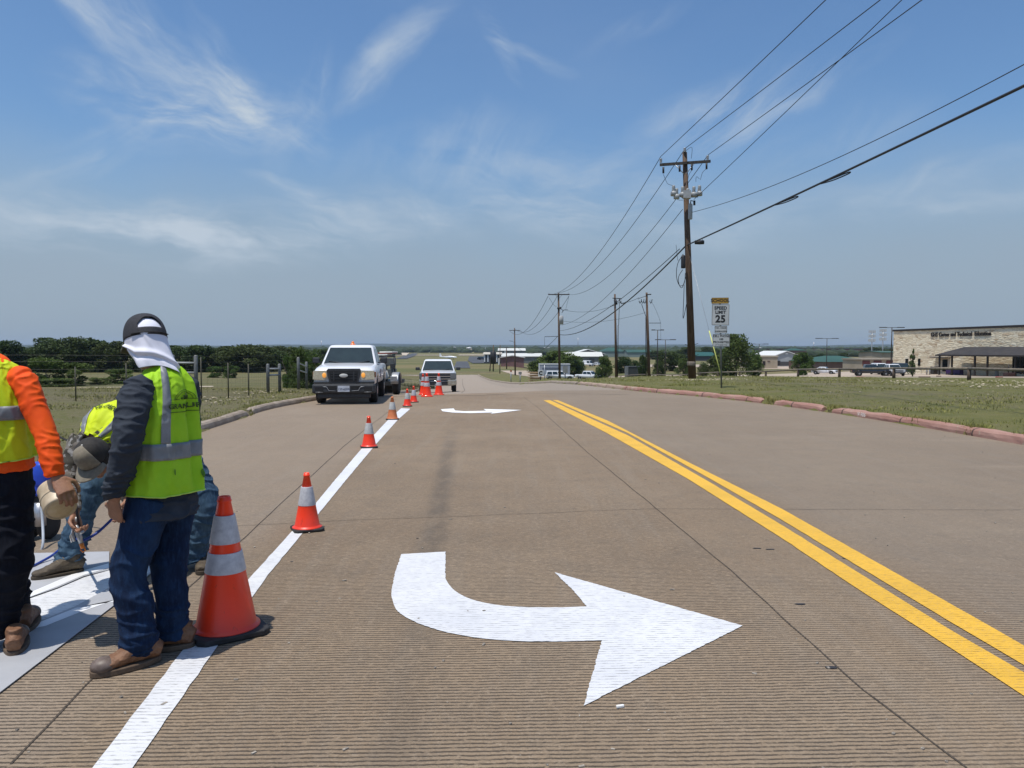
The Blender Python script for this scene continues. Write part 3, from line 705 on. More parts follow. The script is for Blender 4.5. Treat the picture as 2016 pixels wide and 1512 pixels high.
def boot(parent, heel, toe, name_mat=LEATH, high=.14, s=1.0, cap_mat=None, soleM=SOLE):
    "boot between two ground points, in the parent's space"
    h, t = Vector(heel), Vector(toe); a = math.atan2(t.y - h.y, t.x - h.x) - PI / 2; L = .30 * s
    zb = h.z
    T = Matrix.Translation(Vector((h.x, h.y, zb))) @ Matrix.Rotation(a, 4, 'Z')
    b = B()
    st = [(-.005, .032, .03, .085), (.03, .040, .035, .105), (.08, .043, .035, .115), (.13, .044, .034, .105), (.18, .049, .033, .082), (.23, .052, .032, .064), (.27, .046, .030, .054), (.297, .026, .028, .042)]
    p = [Vector((0, y * s, (z0 + z1) / 2)) for y, w, z0, z1 in st]; r = [(w * s, (z1 - z0) / 2 + .012) for y, w, z0, z1 in st]
    pp, rr = crp(p, r, 4); b.tube(pp, rr, 20, True, (1, 0, 0))
    limb(b, [(0, .045, .05), (0, .05, .10), (0, .045, high)], [(.038, .048), (.038, .048), (.036, .046)], ref=(1, 0, 0))
    me = fuse(b, 'boot', .006, 3, [(.004, (14, 14, 40), True)]); me.transform(T); o = mk('boot', me, name_mat, parent)
    sb = B(); n = 26; out = []
    for i in range(n):
        th = 2 * PI * i / n; y = L / 2 + math.cos(th) * (L / 2 + .008); f = y / L
        wdt = .047 + .010 * math.sin(PI * min(max(f, 0), 1)) + .006 * f
        x = math.sin(th) * wdt * s * (abs(math.sin(th)) ** -.35 if abs(math.sin(th)) > .05 else 1)
        x = max(-.058, min(.058, x)); out.append((x, y))
    sb.prism(out, 0.002, .030, axis='z'); sm = sb.mesh('sole'); sm.transform(T)
    sm = modded(sm, [('BEVEL', dict(width=.005, segments=2))], 'sole'); mk('sole', sm, soleM, o)
    if cap_mat:
        c = B(); ell(c, (0, .245 * s, .045), (.0535 * s, .062 * s, .040), None, 18, 10); cm = c.mesh('toe_cap'); cm.transform(T); mk('toe_cap', cm, cap_mat, o)
    lc = B()
    for k in range(3):
        y = .115 + .035 * k; z = .122 - .017 * k
        lc.tube([(-.024, y, z - .004), (0, y + .006, z + .004), (.024, y, z - .004)], .0026, 6)
    lm = lc.mesh('laces'); lm.transform(T); mk('laces', lm, M('tan laces', (.25, .18, .10), .9), o)
    return o
class Shell:
    "closed-round cloth surface with (u,v) lookup"
    def __init__(s, P, R, k=10, seg=120, ref=(1, 0, 0), fn=None, e=2.3, close=True):
        p, r = crp(P, R, k); V = np.zeros((len(p), seg, 3)); NN = np.zeros_like(V)
        for i in range(len(p)):
            t = (p[min(i + 1, len(p) - 1)] - p[max(i - 1, 0)]).normalized(); a = (Vector(ref) - t * Vector(ref).dot(t)).normalized(); c = t.cross(a)
            for j in range(seg):
                th = 2 * PI * j / seg; ct, st = math.cos(th), math.sin(th)
                ct = math.copysign(abs(ct) ** (2 / e), ct); st = math.copysign(abs(st) ** (2 / e), st)
                q = p[i] + a * (r[i][0] * ct) + c * (r[i][1] * st); nn = (a * ct / r[i][0] + c * st / r[i][1]).normalized()
                if fn: q = q + nn * fn(th, i / (len(p) - 1), q) 
                V[i, j] = q; NN[i, j] = nn
        s.V, s.N, s.n, s.seg = V, NN, len(p), seg
    def pt(s, th, v, off=0.0):
        j = (th / (2 * PI) * s.seg) % s.seg; i = min(max(v, 0), .9999) * (s.n - 1); i0, j0 = int(i), int(j); fi, fj = i - i0, j - j0; j1 = (j0 + 1) % s.seg
        A = s.V + 0 if False else s.V
        def L(G): return (G[i0, j0] * (1 - fi) * (1 - fj) + G[i0, j1] * (1 - fi) * fj + G[i0 + 1, j0] * fi * (1 - fj) + G[i0 + 1, j1] * fi * fj)
        return Vector(L(A)) + Vector(L(s.N)) * off
    def mesh(s, name, thick=.002, keep=None):
        n, m = s.n, s.seg; F = []
        for i in range(n - 1):
            for j in range(m):
                if keep and not keep(2 * PI * (j + .5) / m, (i + .5) / (n - 1)): continue
                F.append((i * m + j, i * m + (j + 1) % m, (i + 1) * m + (j + 1) % m, (i + 1) * m + j))
        me = fast_mesh(name, s.V.reshape(-1, 3), np.array(F), True)
        return modded(me, [('SOLIDIFY', dict(thickness=thick, offset=-1))], name)
    def patch(s, name, u0, u1, v0, v1, off=.0035, nu=30, nv=30, thick=.0015, curve=None):
        V = np.zeros((nv, nu, 3))
        for i in range(nv):
            for j in range(nu):
                v = v0 + (v1 - v0) * i / (nv - 1); u = u0 + (u1 - u0) * j / (nu - 1)
                if curve: u, v = curve(u, v)
                V[i, j] = s.pt(u, v, off)
        return modded(grid_mesh(name, V), [('SOLIDIFY', dict(thickness=thick, offset=1))], name)
    def print(s, name, me, th0, v0, sx, sz, off=.008):
        "wrap a flat text mesh (x right, y up) onto the shell; sx radians per metre, sz v per metre"
        for w in me.vertices:
            w.co = s.pt(th0 + w.co.x * sx, v0 + w.co.y * sz, off + w.co.z)
        me.update(); return me
def vest(parent, P, R, mat, seed=0, amp=.008, tapes=(), bands=(), txt=None, e=2.3, hem_bow=0.0, piping=True, stains=(), foldfn=None):
    def fn(th, v, q):
        x = Vector((math.cos(th) * 2.2 + seed, math.sin(th) * 2.2, v * 2.0))
        f = mn.noise(x * 1.5) * amp * 1.3 + mn.noise(Vector((math.cos(th) * 5 + v * 2, math.sin(th) * 5, v * 5 + seed))) * amp * .8
        rid = max(0, 1 - abs(mn.noise(Vector((math.cos(th) * 3, math.sin(th) * 3 + seed, v * 9)))) * 4) ** 2 * amp * .7
        hem = max(0, 1 - v / .45); drap = math.sin(th * 6 + seed + 2.5 * v) * .007 * hem
        return f + rid * .6 + drap + (foldfn(th, v) if foldfn else 0)
    S = Shell(P, R, 12, 150, fn=fn, e=e); o = mk('vest', S.mesh('vest'), mat, parent)
    for (u, w) in tapes: mk('reflective_tape', S.patch('reflective_tape', u - w, u + w, bands[0][1] if bands else .3, .985, .004, 10, 60), TAPE, o)
    for (v0, v1) in bands: mk('reflective_tape', S.patch('reflective_tape', 0, 2 * PI, v0, v1, .0045, 150, 6), TAPE, o)
    if piping:
        b = B(); b.tube([S.pt(2 * PI * k / 120, .004, .002) for k in range(121)], .0035, 6, False); b.obj('piping', PIPE, o)
    for (u, v, a, c_) in stains:
        st = S.patch('stain', u - a, u + a, v - c_, v + c_, .006, 12, 12, .0005, curve=lambda U, Vv, u=u, v=v, a=a, c_=c_: (u + (U - u) * math.sqrt(max(.05, 1 - ((Vv - v) / c_) ** 2)), Vv)); mk('stain', st, M('dark paint stain', (.05, .12, .01), .9, c2=(.10, .25, .02), vs=40), o)
    return o, S
def cap(parent, c, R, crown, brimM, s=1.0, front=None, opening=False, ext=.085):
    "baseball cap; R maps +Y to the brim side"
    c = Vector(c); X = lambda p: c + R @ (Vector(p) * s)
    rings = 30; seg = 120; V = np.zeros((rings + 1, seg, 3))
    for i in range(rings + 1):
        a = PI / 2 * i / rings
        for j in range(seg):
            th = 2 * PI * j / seg; r = math.cos(a) ** .72; zz = math.sin(a) ** .9 * .118
            y = math.sin(th) * .106 * r + .004; x = math.cos(th) * .088 * r
            zz += .010 * math.sin(th) * math.cos(a); V[i, j] = X((x, y, zz))
    F = []; F2 = []
    for i in range(rings):
        for j in range(seg):
            th = 2 * PI * (j + .5) / seg; el = i / rings
            if opening and math.sin(th) < -.80 and el < .50 and el > .16 and ((math.cos(th) / .60) ** 2 + ((el - .16) / .34) ** 2) < 1: continue
            q = (i * seg + j, i * seg + (j + 1) % seg, (i + 1) * seg + (j + 1) % seg, (i + 1) * seg + j)
            (F2 if front is not None and math.sin(th) > .52 and el < .98 else F).append(q)
    me = modded(fast_mesh('cap', V.reshape(-1, 3), np.array(F), True), [('SOLIDIFY', dict(thickness=.002))], 'cap')
    o = mk('cap', me, crown, parent)
    if F2: mk('front_panel', modded(fast_mesh('front_panel', V.reshape(-1, 3), np.array(F2), True), [('SOLIDIFY', dict(thickness=.0025, offset=.6))], 'front_panel'), front, o)
    bv = np.zeros((10, 25, 3))
    for i in range(10):
        for j in range(25):
            th = PI * (.5 + (j - 12) / 12 * .36); r0 = 1.0; t = i / 9
            x = math.cos(th) * .088; y = math.sin(th) * .106 + .004
            edge = math.sqrt(max(0, 1 - ((j - 12) / 12.0) ** 2))
            yy = y + t * ext * (.25 + .75 * edge) * (1 if abs(j - 12) < 12 else .0); xx = x * (1 + .10 * t)
            zz = .010 * math.sin(th) - .012 * t * t - .020 * t * ((j - 12) / 12) ** 2 - .004
            bv[i, j] = X((xx, yy, zz))
    mk('brim', modded(grid_mesh('brim', bv), [('SOLIDIFY', dict(thickness=.003))], 'brim'), brimM, o)
    b = B(); ell(b, X((0, .004, .119)), (.007, .007, .004), R, 10, 6); b.obj('button', M('cap button', (.45, .42, .38), .7), o)
    return o, X
# ---------------------------------------------------------------- the standing worker in the charcoal shirt
def worker_standing():
    O = Vector((-1.74, 3.76, 0)); a = math.radians(76); Ri = Matrix.Rotation(-a, 3, 'Z')
    loc = lambda p: Ri @ (Vector(p) - O)                     # world to body space
    b = B()
    HC = Vector((0, .075, 1.545)); YAW = Matrix.Rotation(-.62, 3, 'Z'); HR = YAW @ Matrix.Rotation(-.42, 3, 'X')
    head(b, HC, HR)
    limb(b, [(0, -.01, 1.34), (0, .005, 1.42), (0, .045, 1.50)], [(.07, .06), (.056, .056), (.054, .058)])
    limb(b, [(0, 0, .83), (0, 0, .95), (0, 0, 1.15), (0, -.01, 1.30), (0, -.01, 1.37)], [(.15, .11), (.14, .10), (.155, .105), (.15, .09), (.09, .06)])
    LS = Vector((-.172, -.01, 1.315)); RS = Vector((.172, -.01, 1.315))
    LW = loc(at(224, 984, 3.53)); LE_ = loc(at(250, 872, 3.50)); LSw = LS
    RE_ = Vector((.24, .03, 1.07)); RW = Vector((.22, .08, .92))
    limb(b, [LS, LE_, LW], [.048, .040, .028]); limb(b, [RS, RE_, RW], [.048, .040, .028])
    hd = (loc(at(231, 1045, 3.60)) - LW).normalized(); hand(b, LW + hd * .01, hd, loc(at(330, 1010, 3.9)) - LW, -1, (.55, .6, .65, .7), .8, 1.08)
    hand(b, RW, (-.5, .7, -.3), (-.6, -.3, -.6), 1, (.7, .8, .8, .9))
    LA = loc(at(268, 1290, 3.62)); RA = loc(at(335, 1262, 3.82)); LA.z = .10; RA.z = .10
    LK = loc(at(253, 1130, 3.62)); RK = loc(at(333, 1130, 3.80))
    for sg, K, A in ((-1, LK, LA), (1, RK, RA)): limb(b, [(.085 * sg, 0, .86), K, A], [.08, .055, .04])
    root = mk('person', fuse(b, 'person', .0045, 2), SKIN, loc=O, rz=a, label='standing worker in charcoal long sleeve shirt, lime vest, dark cap and white neck cloth', cat='person')
    # trousers
    b = B()
    limb(b, [(0, 0, .93), (0, -.005, .86), (0, -.005, .76), (0, 0, .68)], [(.140, .108), (.156, .128), (.152, .122), (.12, .09)], 28)
    LH = Vector((-.088, -.005, .80)); RH = Vector((.088, -.005, .80))
    for Hh, K, A in ((LH, LK, LA), (RH, RK, RA)):
        m1 = Hh.lerp(K, .5); m2 = K.lerp(A, .5) + Vector((0, -.015, 0)); An = A + Vector((0, 0, -.035))
        limb(b, [Hh, m1, K, m2, A + Vector((0, -.01, .03)), An], [(.094, .108), (.088, .098), (.080, .086), (.077, .082), (.080, .085), (.076, .082)], 28)
    mk('jeans', fuse(b, 'jeans', .007, 2, [(.009, (6, 6, 11), True, (-.1, .62)), (.010, (5, 5, 24), True, (-.1, .27)), (.012, (3, 3, 7), False)]), DENIM, root)
    jn = bpy.data.objects['jeans']
    sb = B(); side = Vector((-1, -.1, 0)).normalized()
    pts = [LH + Vector((-.112, -.01, .04)), LH.lerp(LK, .5) + Vector((-.104, -.01, 0)), LK + Vector((-.098, -.008, 0)), LK.lerp(LA, .5) + Vector((-.094, -.02, 0)), LA + Vector((-.093, -.02, .03))]
    # shirt
    b = B()
    limb(b, [(0, 0, .70), (0, 0, .76), (0, 0, .95), (0, 0, 1.15), (0, -.01, 1.29), (0, -.012, 1.36), (0, 0, 1.405)], [(.196, .158), (.180, .146), (.158, .120), (.162, .120), (.162, .108), (.125, .085), (.062, .058)], 36)
    limb(b, [LS + Vector((.05, 0, .015)), LS, LS.lerp(LE_, .5) + Vector((-.008, -.01, 0)), LE_, LE_.lerp(LW, .5), LW + Vector((0, 0, .035)), LW + Vector((0, 0, .0))], [.062, .077, .074, .067, .058, .052, .040], 26)
    limb(b, [RS + Vector((-.05, 0, .015)), RS, RS.lerp(RE_, .5), RE_, RE_.lerp(RW, .5), RW], [.062, .074, .068, .062, .054, .042], 26)
    mk('shirt', fuse(b, 'shirt', .007, 3, [(.009, (8, 8, 22), True), (.002, (16, 16, 36), True), (.008, (5, 5, 6), False), (.013, (8, 8, 34), True, (.78, 1.0))]), CHAR, root)
    # vest
    def fold(th, v):
        d = (th - math.radians(280)) ; return -.022 * math.exp(-(d / .10) ** 2) * min(1, (1 - v) * 4) * min(1, v * 8) + .018 * math.exp(-((d - .26) / .14) ** 2) * min(1, (1 - v) * 3)
    o, S = vest(root, [(.0, .01, .825), (0, .005, .92), (0, -.0, 1.03), (0, -.005, 1.16), (0, -.01, 1.26), (0, -.015, 1.33), (0, -.012, 1.385), (0, 0, 1.43)],
                [(.200, .172), (.194, .164), (.186, .152), (.182, .145), (.165, .138), (.150, .122), (.128, .100), (.072, .066)], LIME, 3, .010,
                tapes=((math.radians(232), .135), (math.radians(322), .135)), bands=((.245, .335),), foldfn=fold,
                stains=((math.radians(290), .13, .045, .028), (math.radians(245), .17, .022, .02)))
    c0 = math.radians(270); sx, sz = 1 / .155, 1 / .62
    me = text_mesh('GRANBURY', .036, .0006, .0009); mk('print', S.print('p', me, c0, .56, sx, sz), INK, o)
    b = B()
    for k in range(2):
        b.tube([S.pt(c0 + math.cos(t) * (.058 - k * .009) * sx, .625 + math.sin(t) * (.052 - k * .009) * sz, .005) for t in np.linspace(.05, PI - .05, 24)], .0012, 5)
    for (x0, x1, yy, r) in ((-.09, -.035, .625, .0014), (.035, .09, .625, .0014), (-.085, .085, .515, .0016)):
        b.tube([S.pt(c0 + x * sx, yy, .005) for x in np.linspace(x0, x1, 12)], r, 5)
    for (x0, h) in ((-.022, .012), (-.010, .024), (0, .036), (.010, .024), (.022, .012)):
        b.tube([S.pt(c0 + x0 * sx, .625, .005), S.pt(c0 + x0 * sx, .625 + h * sz, .005)], .004, 5)
    b.obj('print', INK, o)
    # boots
    boot(root, loc((-1.725, 3.665, 0)), loc((-1.935, 3.475, 0)), cap_mat=TOEC, s=1.0); boot(root, loc((-1.63, 3.83, 0)), loc((-1.90, 3.78, 0)), cap_mat=TOEC)
    # cap and neck cloth
    CR = YAW @ Matrix.Rotation(-.34, 3, 'X')
    CC = HC + CR @ Vector((0, -.008, .022))
    co, X = cap(root, CC, CR, M('black mesh cap', (.018, .018, .022), .8, c2=(.035, .035, .042), vs=120, bump=.3, bs=400), M('olive brim', (.06, .055, .035), .8), 1.12, opening=True, ext=.07)
    WH = M('white neck cloth', (.72, .72, .80), .8, var=.03, bump=.05, bs=300)
    b = B(); ell(b, CC + CR @ Vector((0, -.004, -.002)), (.089, .108, .115), CR, 32, 20); b.obj('head_liner', WH, root)
    sb_ = B(); sb_.tube([X((math.cos(t) * .0895, math.sin(t) * .1075 + .004, .010 + .010 * math.sin(t))) for t in np.linspace(math.radians(215), math.radians(325), 24)], [(.0025, .009)] * 24, 10, True, (0, 0, 1)); sb_.obj('strap', M('black strap', (.012, .012, .014), .7), co)
    rows, cols = 60, 120; V = np.zeros((rows, cols, 3))
    for j in range(cols):
        u = j / (cols - 1); th = math.radians(170 + 186 * u)            # round the head, left front to right back
        s_, c_ = math.sin(th), math.cos(th)
        Ln = .050 + .098 * min(1, u / .25) + .040 * math.exp(-((u - .80) / .22) ** 2)
        for i in range(rows):
            v = i / (rows - 1)
            p = CC + CR @ Vector((c_ * (.094 + .004 * v), s_ * (.113 + .004 * v), -.001 - .012 * v))
            fl = v * (.009 * math.sin(u * 17 + 1 + v * 2) + .006 * mn.noise(Vector((u * 9, v * 2.0, 1))) * 2)
            d1 = .013 * math.exp(-((v - .38 - .50 * u) / .085) ** 2) * min(1, v * 4); d2 = -.006 * math.exp(-((v - .58 - .36 * u) / .06) ** 2)
            d3 = .006 * math.exp(-((u - .42 - .14 * v) / .03) ** 2) * max(0, 1 - v * 1.4)
            p = p + YAW @ Vector((c_, s_, 0)) * (.010 * v + fl + d1 + d2 + d3 + .012 * v * v) + Vector((.24 * .052 * v ** 1.3, -.97 * .052 * v ** 1.3, -Ln * v))
            V[i, j] = p
    mk('neck_cloth', modded(grid_mesh('neck_cloth', V), [('SOLIDIFY', dict(thickness=.0015))], 'neck_cloth'), WH, root)
    return root
worker_standing()
# ---------------------------------------------------------------- the worker in orange at the frame's edge
def worker_orange():
    O = Vector((-2.64, 3.84, 0)); a = math.radians(-12); Ri = Matrix.Rotation(-a, 3, 'Z'); loc = lambda p: Ri @ (Vector(p) - O)
    b = B(); HC = Vector((-.34, .12, 1.60)); HR = Matrix.Rotation(-.4, 3, 'X'); head(b, HC, HR)
    limb(b, [(0, -.01, 1.40), (-.08, .02, 1.47), (-.24, .07, 1.54)], [(.07, .06), (.058, .058), (.054, .058)])
    limb(b, [(0, 0, .88), (0, 0, 1.1), (0, 0, 1.3), (0, -.01, 1.42)], [(.155, .12), (.15, .12), (.17, .12), (.10, .06)])
    RS = loc(at(47, 750, 3.80)); RE_ = loc(at(88, 850, 3.76)); RW = loc(at(110, 935, 3.72)); LS = Vector((-.19, -.01, 1.39)); LE_ = Vector((-.26, .06, 1.12)); LW = Vector((-.2, .25, 1.0))
    limb(b, [RS, RE_, RW], [.05, .042, .03]); limb(b, [LS, LE_, LW], [.05, .042, .03])
    BC = at(114, 966, 3.56)                                 # bucket rim area
    hd = (loc(at(126, 962, 3.70)) - RW).normalized(); hand(b, RW + hd * .015, hd, loc(at(114, 985, 3.82)) - RW, 1, (.5, .55, .6, .65), .8, 1.05); hand(b, LW, (.3, .9, -.2), (.5, 0, -.8), -1)
    RA = loc((-2.44, 3.80, .1)); LA = loc((-2.72, 4.10, .1)); RK = loc(at(24, 1100, 3.78)); LK = loc((-2.66, 3.95, .5))
    RA = loc(at(-4, 1235, 3.80)); RA.z = .12
    for Hh, K, A in (((-.09, 0, .9), LK, LA), ((.09, 0, .9), RK, RA)): limb(b, [Hh, K, A], [.085, .058, .042])
    root = mk('person', fuse(b, 'person', .005, 2), SKIN, loc=O, rz=a, label='worker in orange sleeves and yellow vest holding a small bucket at the left edge', cat='person')
    b = B()
    limb(b, [(0, 0, 1.00), (0, -.005, .90), (0, -.005, .80), (0, 0, .70)], [(.182, .14), (.196, .155), (.185, .145), (.13, .09)], 28)
    for Hh, K, A in ((Vector((-.10, 0, .84)), LK, LA), (Vector((.10, 0, .84)), RK, RA)):
        limb(b, [Hh, Hh.lerp(K, .5), K, K.lerp(A, .5), A, A + Vector((0, 0, -.05))], [(.105, .12), (.098, .11), (.09, .10), (.082, .09), (.085, .09), (.085, .09)], 26)
    mk('jeans', fuse(b, 'jeans', .008, 2, [(.010, (8, 8, 16), True), (.010, (4, 4, 26), True, (-.1, .3))]), BLACKJ, root)
    b = B()
    limb(b, [(0, 0, .915), (0, 0, .96), (0, 0, 1.10), (0, 0, 1.28), (0, -.01, 1.38), (0, -.012, 1.435), (-.02, 0, 1.48)], [(.212, .165), (.205, .160), (.188, .142), (.186, .135), (.180, .115), (.135, .09), (.064, .06)], 36)
    limb(b, [RS + Vector((-.06, 0, .02)), RS, RS.lerp(RE_, .5), RE_, RE_.lerp(RW, .55), RW + Vector((-.005, 0, -.005))], [.050, .062, .060, .056, .052, .042], 26)
    limb(b, [LS + Vector((.05, 0, .02)), LS, LE_, LW], [.062, .07, .06, .042], 26)
    mk('shirt', fuse(b, 'shirt', .007, 3, [(.005, (12, 12, 22), True, (1.2, 1.6)), (.006, (10, 10, 26), True, (.8, 1.15)), (.0015, (14, 14, 14), True), (.006, (4, 4, 5), False)]), ORANGE, root)
    o, S = vest(root, [(0, 0, .975), (0, -.005, 1.05), (0, -.005, 1.15), (0, -.005, 1.26), (0, -.01, 1.35), (0, -.012, 1.415), (0, -.01, 1.455), (0, 0, 1.49)],
                [(.215, .175), (.212, .172), (.206, .160), (.200, .152), (.180, .138), (.160, .115), (.135, .09), (.075, .066)], LIME2, 9, .012,
                tapes=((math.radians(240), .13), (math.radians(304), .14)), bands=((.315, .405),))
    boot(root, loc((-2.60, 3.99, 0)), loc((-2.72, 4.25, 0)), LEATH, cap_mat=TOEC); boot(root, loc((-2.46, 3.70, 0)), loc((-2.60, 3.95, 0)), LEATH, cap_mat=TOEC)
    cap(root, HC + HR @ Vector((0, -.01, .03)), HR, M('grey cap', (.12, .12, .13), .8), M('grey cap', (.12, .12, .13)), 1.05)
    # the bucket he holds: a thing of its own
    c = at(114, 984, 3.76); ax = (Vector((0, 0, CAMZ)) - c); ax = Vector((.55, -.62, -.56)).normalized()   # the base turned towards the camera and down
    Q = ax.to_track_quat('Z', 'X').to_matrix()
    bk = empty('bucket', c, 0, 'small cream plastic bucket tilted base outward in the orange worker\'s hand', 'bucket'); PB = M('stained cream plastic', (.42, .33, .22), .45, c2=(.60, .50, .36), vs=14)
    b = B(); b.lathe([(.070, .068), (.073, .064), (.0745, .055), (.0765, -.06), (.079, -.066), (.079, -.076), (.074, -.078), (.073, -.06), (.070, .05), (.0, .052)], 40, (0, 0, 0), True, Q); b.obj('bucket_wall', PB, bk)
    b = B(); b.lathe([(.055, .0685), (.058, .066), (.066, .064), (.0, .0640)], 40, (0, 0, 0), True, Q); b.lathe([(.061, .064), (.0625, .0705), (.066, .0705), (.0675, .064)], 40, (0, 0, 0), True, Q); b.obj('bucket_base', M('bucket base', (.50, .38, .20), .5, c2=(.62, .50, .32), vs=20), bk)
    b = B(); b.lathe([(.0785, -.005), (.0790, .0), (.0775, .004)], 40, (0, 0, 0), True, Q); b.obj('rib', PB, bk)
worker_orange()
# ---------------------------------------------------------------- the bending worker spraying
def worker_bending():
    O = Vector((-2.56, 5.22, 0)); loc = lambda p: Vector(p) - O
    HIP = Vector((-2.50, 5.36, .86)); NECK = at(188, 873, 4.86); HC = at(190, 902, 4.74)
    RS = at(158, 872, 4.86); LS = at(262, 868, 4.90); RE_ = at(134, 945, 4.76); RW = at(147, 1012, 4.66); LEl = at(268, 950, 4.80); LW = at(250, 985, 4.70)
    b = B(); fwd = Vector((-.10, -.62, -.80)).normalized()            # the way the face looks: down and towards us
    up = Vector((-.15, -.78, .60)); up = (up - fwd * up.dot(fwd)).normalized(); rt = fwd.cross(up); HR = Matrix((rt, fwd, up)).transposed()
    head(b, loc(HC), HR); limb(b, [loc(NECK) + Vector((0, .06, -.02)), loc(HC)], [.06, .055])
    sp = [HIP, HIP.lerp(NECK, .35) + Vector((0, 0, .10)), HIP.lerp(NECK, .7) + Vector((0, 0, .08)), NECK]
    limb(b, [loc(p) for p in sp], [(.15, .10), (.14, .10), (.16, .11), (.10, .07)], ref=(1, 0, 0))
    for A, C, D in ((RS, RE_, RW), (LS, LEl, LW)): limb(b, [loc(A), loc(C), loc(D)], [.05, .042, .029])
    GUN = at(154, 1048, 4.64)
    hand(b, loc(RW), (GUN - RW), Vector((.7, -.2, .1)), 1, (.85, .95, .95, 1.0), .9, 1.05); hand(b, loc(LW), (0, -.3, -.9), (-.8, 0, 0), -1)
    RA = gp(140, 1126); LA = gp(384, 1120); RA.z = .11; LA.z = .11
    RK = at(172, 1005, 5.18); RK.z = .50; LK = Vector((-2.10, 5.20, .46)); RHp = HIP + Vector((-.10, 0, 0)); LHp = HIP + Vector((.12, 0, 0))
    for A, C, D in ((RHp, RK, RA), (LHp, LK, LA)): limb(b, [loc(A), loc(C), loc(D)], [.085, .058, .042])
    root = mk('person', fuse(b, 'person', .005, 2), SKIN, loc=O, label='bent over worker in lime vest and two tone cap aiming a spray gun', cat='person')
    b = B(); limb(b, [loc(HIP + Vector((0, .08, .05))), loc(HIP), loc(HIP + Vector((0, -.12, .0)))], [(.16, .13), (.185, .15), (.16, .13)], 26, ref=(1, 0, 0))
    for A, C, D in ((RHp, RK, RA), (LHp, LK, LA)):
        limb(b, [loc(A), loc(A.lerp(C, .5)), loc(C), loc(C.lerp(D, .5)), loc(D), loc(D + Vector((0, 0, -.06)))], [(.115, .12), (.105, .11), (.092, .10), (.082, .09), (.085, .092), (.090, .098)], 26)
    mk('jeans', fuse(b, 'jeans', .008, 2, [(.013, (8, 8, 15), True), (.016, (5, 5, 30), True, (-.1, .3))]), DENIM2, root)
    b = B(); limb(b, [loc(p) for p in [HIP + Vector((0, .05, -.02))] + sp[1:]], [(.19, .16), (.175, .15), (.185, .145), (.11, .085)], 32, ref=(1, 0, 0))
    limb(b, [loc(RS.lerp(NECK, .3)), loc(RS), loc(RS.lerp(RE_, .5)), loc(RE_), loc(RE_.lerp(RW, .5)), loc(RW + Vector((0, 0, .02)))], [.07, .074, .066, .058, .050, .040], 24)
    limb(b, [loc(LS.lerp(NECK, .3)), loc(LS), loc(LEl), loc(LW)], [.07, .074, .058, .042], 24)
    mk('shirt', fuse(b, 'shirt', .008, 3, [(.008, (9, 9, 14), True)]), CAMO, root)
    o, S = vest(root, [loc(HIP + Vector((0, .14, -.04)))] + [loc(HIP.lerp(NECK, t) + Vector((0, 0, h))) for t, h in ((.1, .05), (.35, .108), (.6, .110), (.8, .07), (.92, .035), (1.02, .0))],
                [(.235, .185), (.225, .19), (.215, .178), (.205, .165), (.185, .15), (.150, .11), (.085, .07)], LIME2, 5, .012,
                tapes=((math.radians(128), .14), (math.radians(52), .14)), bands=((.30, .37),))
    me = text_mesh('CITY OF GRANBURY', .042, .0006, .0008)
    mk('print', S.print('p', me, math.radians(90), .60, -1 / .20, 1 / .62), INK, o)
    # vest front hanging open below the chest
    V = np.zeros((12, 16, 3)); p0 = loc(at(228, 925, 4.82)); p1 = loc(at(275, 925, 4.95))
    for i in range(12):
        for j in range(16):
            t, s_ = i / 11, j / 15; q = p0.lerp(p1, s_) + Vector((0, .02 * math.sin(s_ * 9) * t, -.13 * t * (1 - .5 * s_))); q.x -= .04 * t; V[i, j] = q
    mk('vest_flap', modded(grid_mesh('vest_flap', V), [('SOLIDIFY', dict(thickness=.002))], 'vest_flap'), LIME, root)
    boot(root, loc(gp(163, 1126)), loc(gp(76, 1142)), DARKB, soleM=M('mud sole', (.06, .045, .03), .9), s=1.0); boot(root, loc(Vector((-2.16, 5.36, 0))), loc(Vector((-2.09, 5.06, 0))), DARKB, soleM=MATS['mud sole'])
    cap(root, loc(HC) + HR @ Vector((0, -.005, .03)), HR, M('black cap crown', (.015, .013, .012), .85, c2=(.03, .027, .025), vs=30), M('grey cap brim', (.19, .165, .125), .85, c2=(.25, .22, .17), vs=40), 1.04, front=MATS['grey cap brim'], ext=.075)
    b = B(); hb = HC + HR @ Vector((0, -.01, .0)); ell(b, loc(hb), (.087, .10, .07), HR, 24, 14); b.obj('hair', M('dark hair', (.02, .015, .012), .8), root)
    # spray gun held in his right hand
    g = empty('spray_gun', GUN, 0, 'grey airless spray gun with orange tip in the bending worker\'s hand', 'spray gun'); MT = M('brushed gun metal', (.40, .40, .40), .4, .7, c2=(.55, .55, .55), vs=30); gl = lambda px, py, d=4.64: at(px, py, d) - GUN
    b = B(); b.tube([gl(149, 1034), gl(156, 1056), gl(160, 1070)], [.017, .016, .012], 12); b.tube([gl(156, 1050), gl(163, 1047, 4.60)], .010, 10); b.obj('gun_body', MT, g)
    b = B(); b.tube([gl(146, 1036), gl(142, 1052), gl(146, 1066)], [.010, .009, .008], 10); b.tube([gl(149, 1030), gl(152, 1018)], [.013, .011], 10); b.obj('gun_handle', MT, g)
    b = B(); b.tube([gl(143, 1044, 4.62), gl(138, 1056, 4.62), gl(141, 1068, 4.62)], .0045, 8); b.obj('trigger', M('trigger metal', (.6, .6, .6), .3, .8), g)
    b = B(); b.tube([gl(160, 1070), gl(163, 1080)], [.013, .011], 12); b.tube([gl(166, 1076), gl(168, 1084), gl(163, 1087), gl(158, 1082)], .004, 8); b.obj('spray_tip', M('orange spray tip', (.85, .24, .02), .4), g)
    HOSE = M('blue hose', (.010, .030, .20), .4, c2=(.016, .045, .28), vs=30)
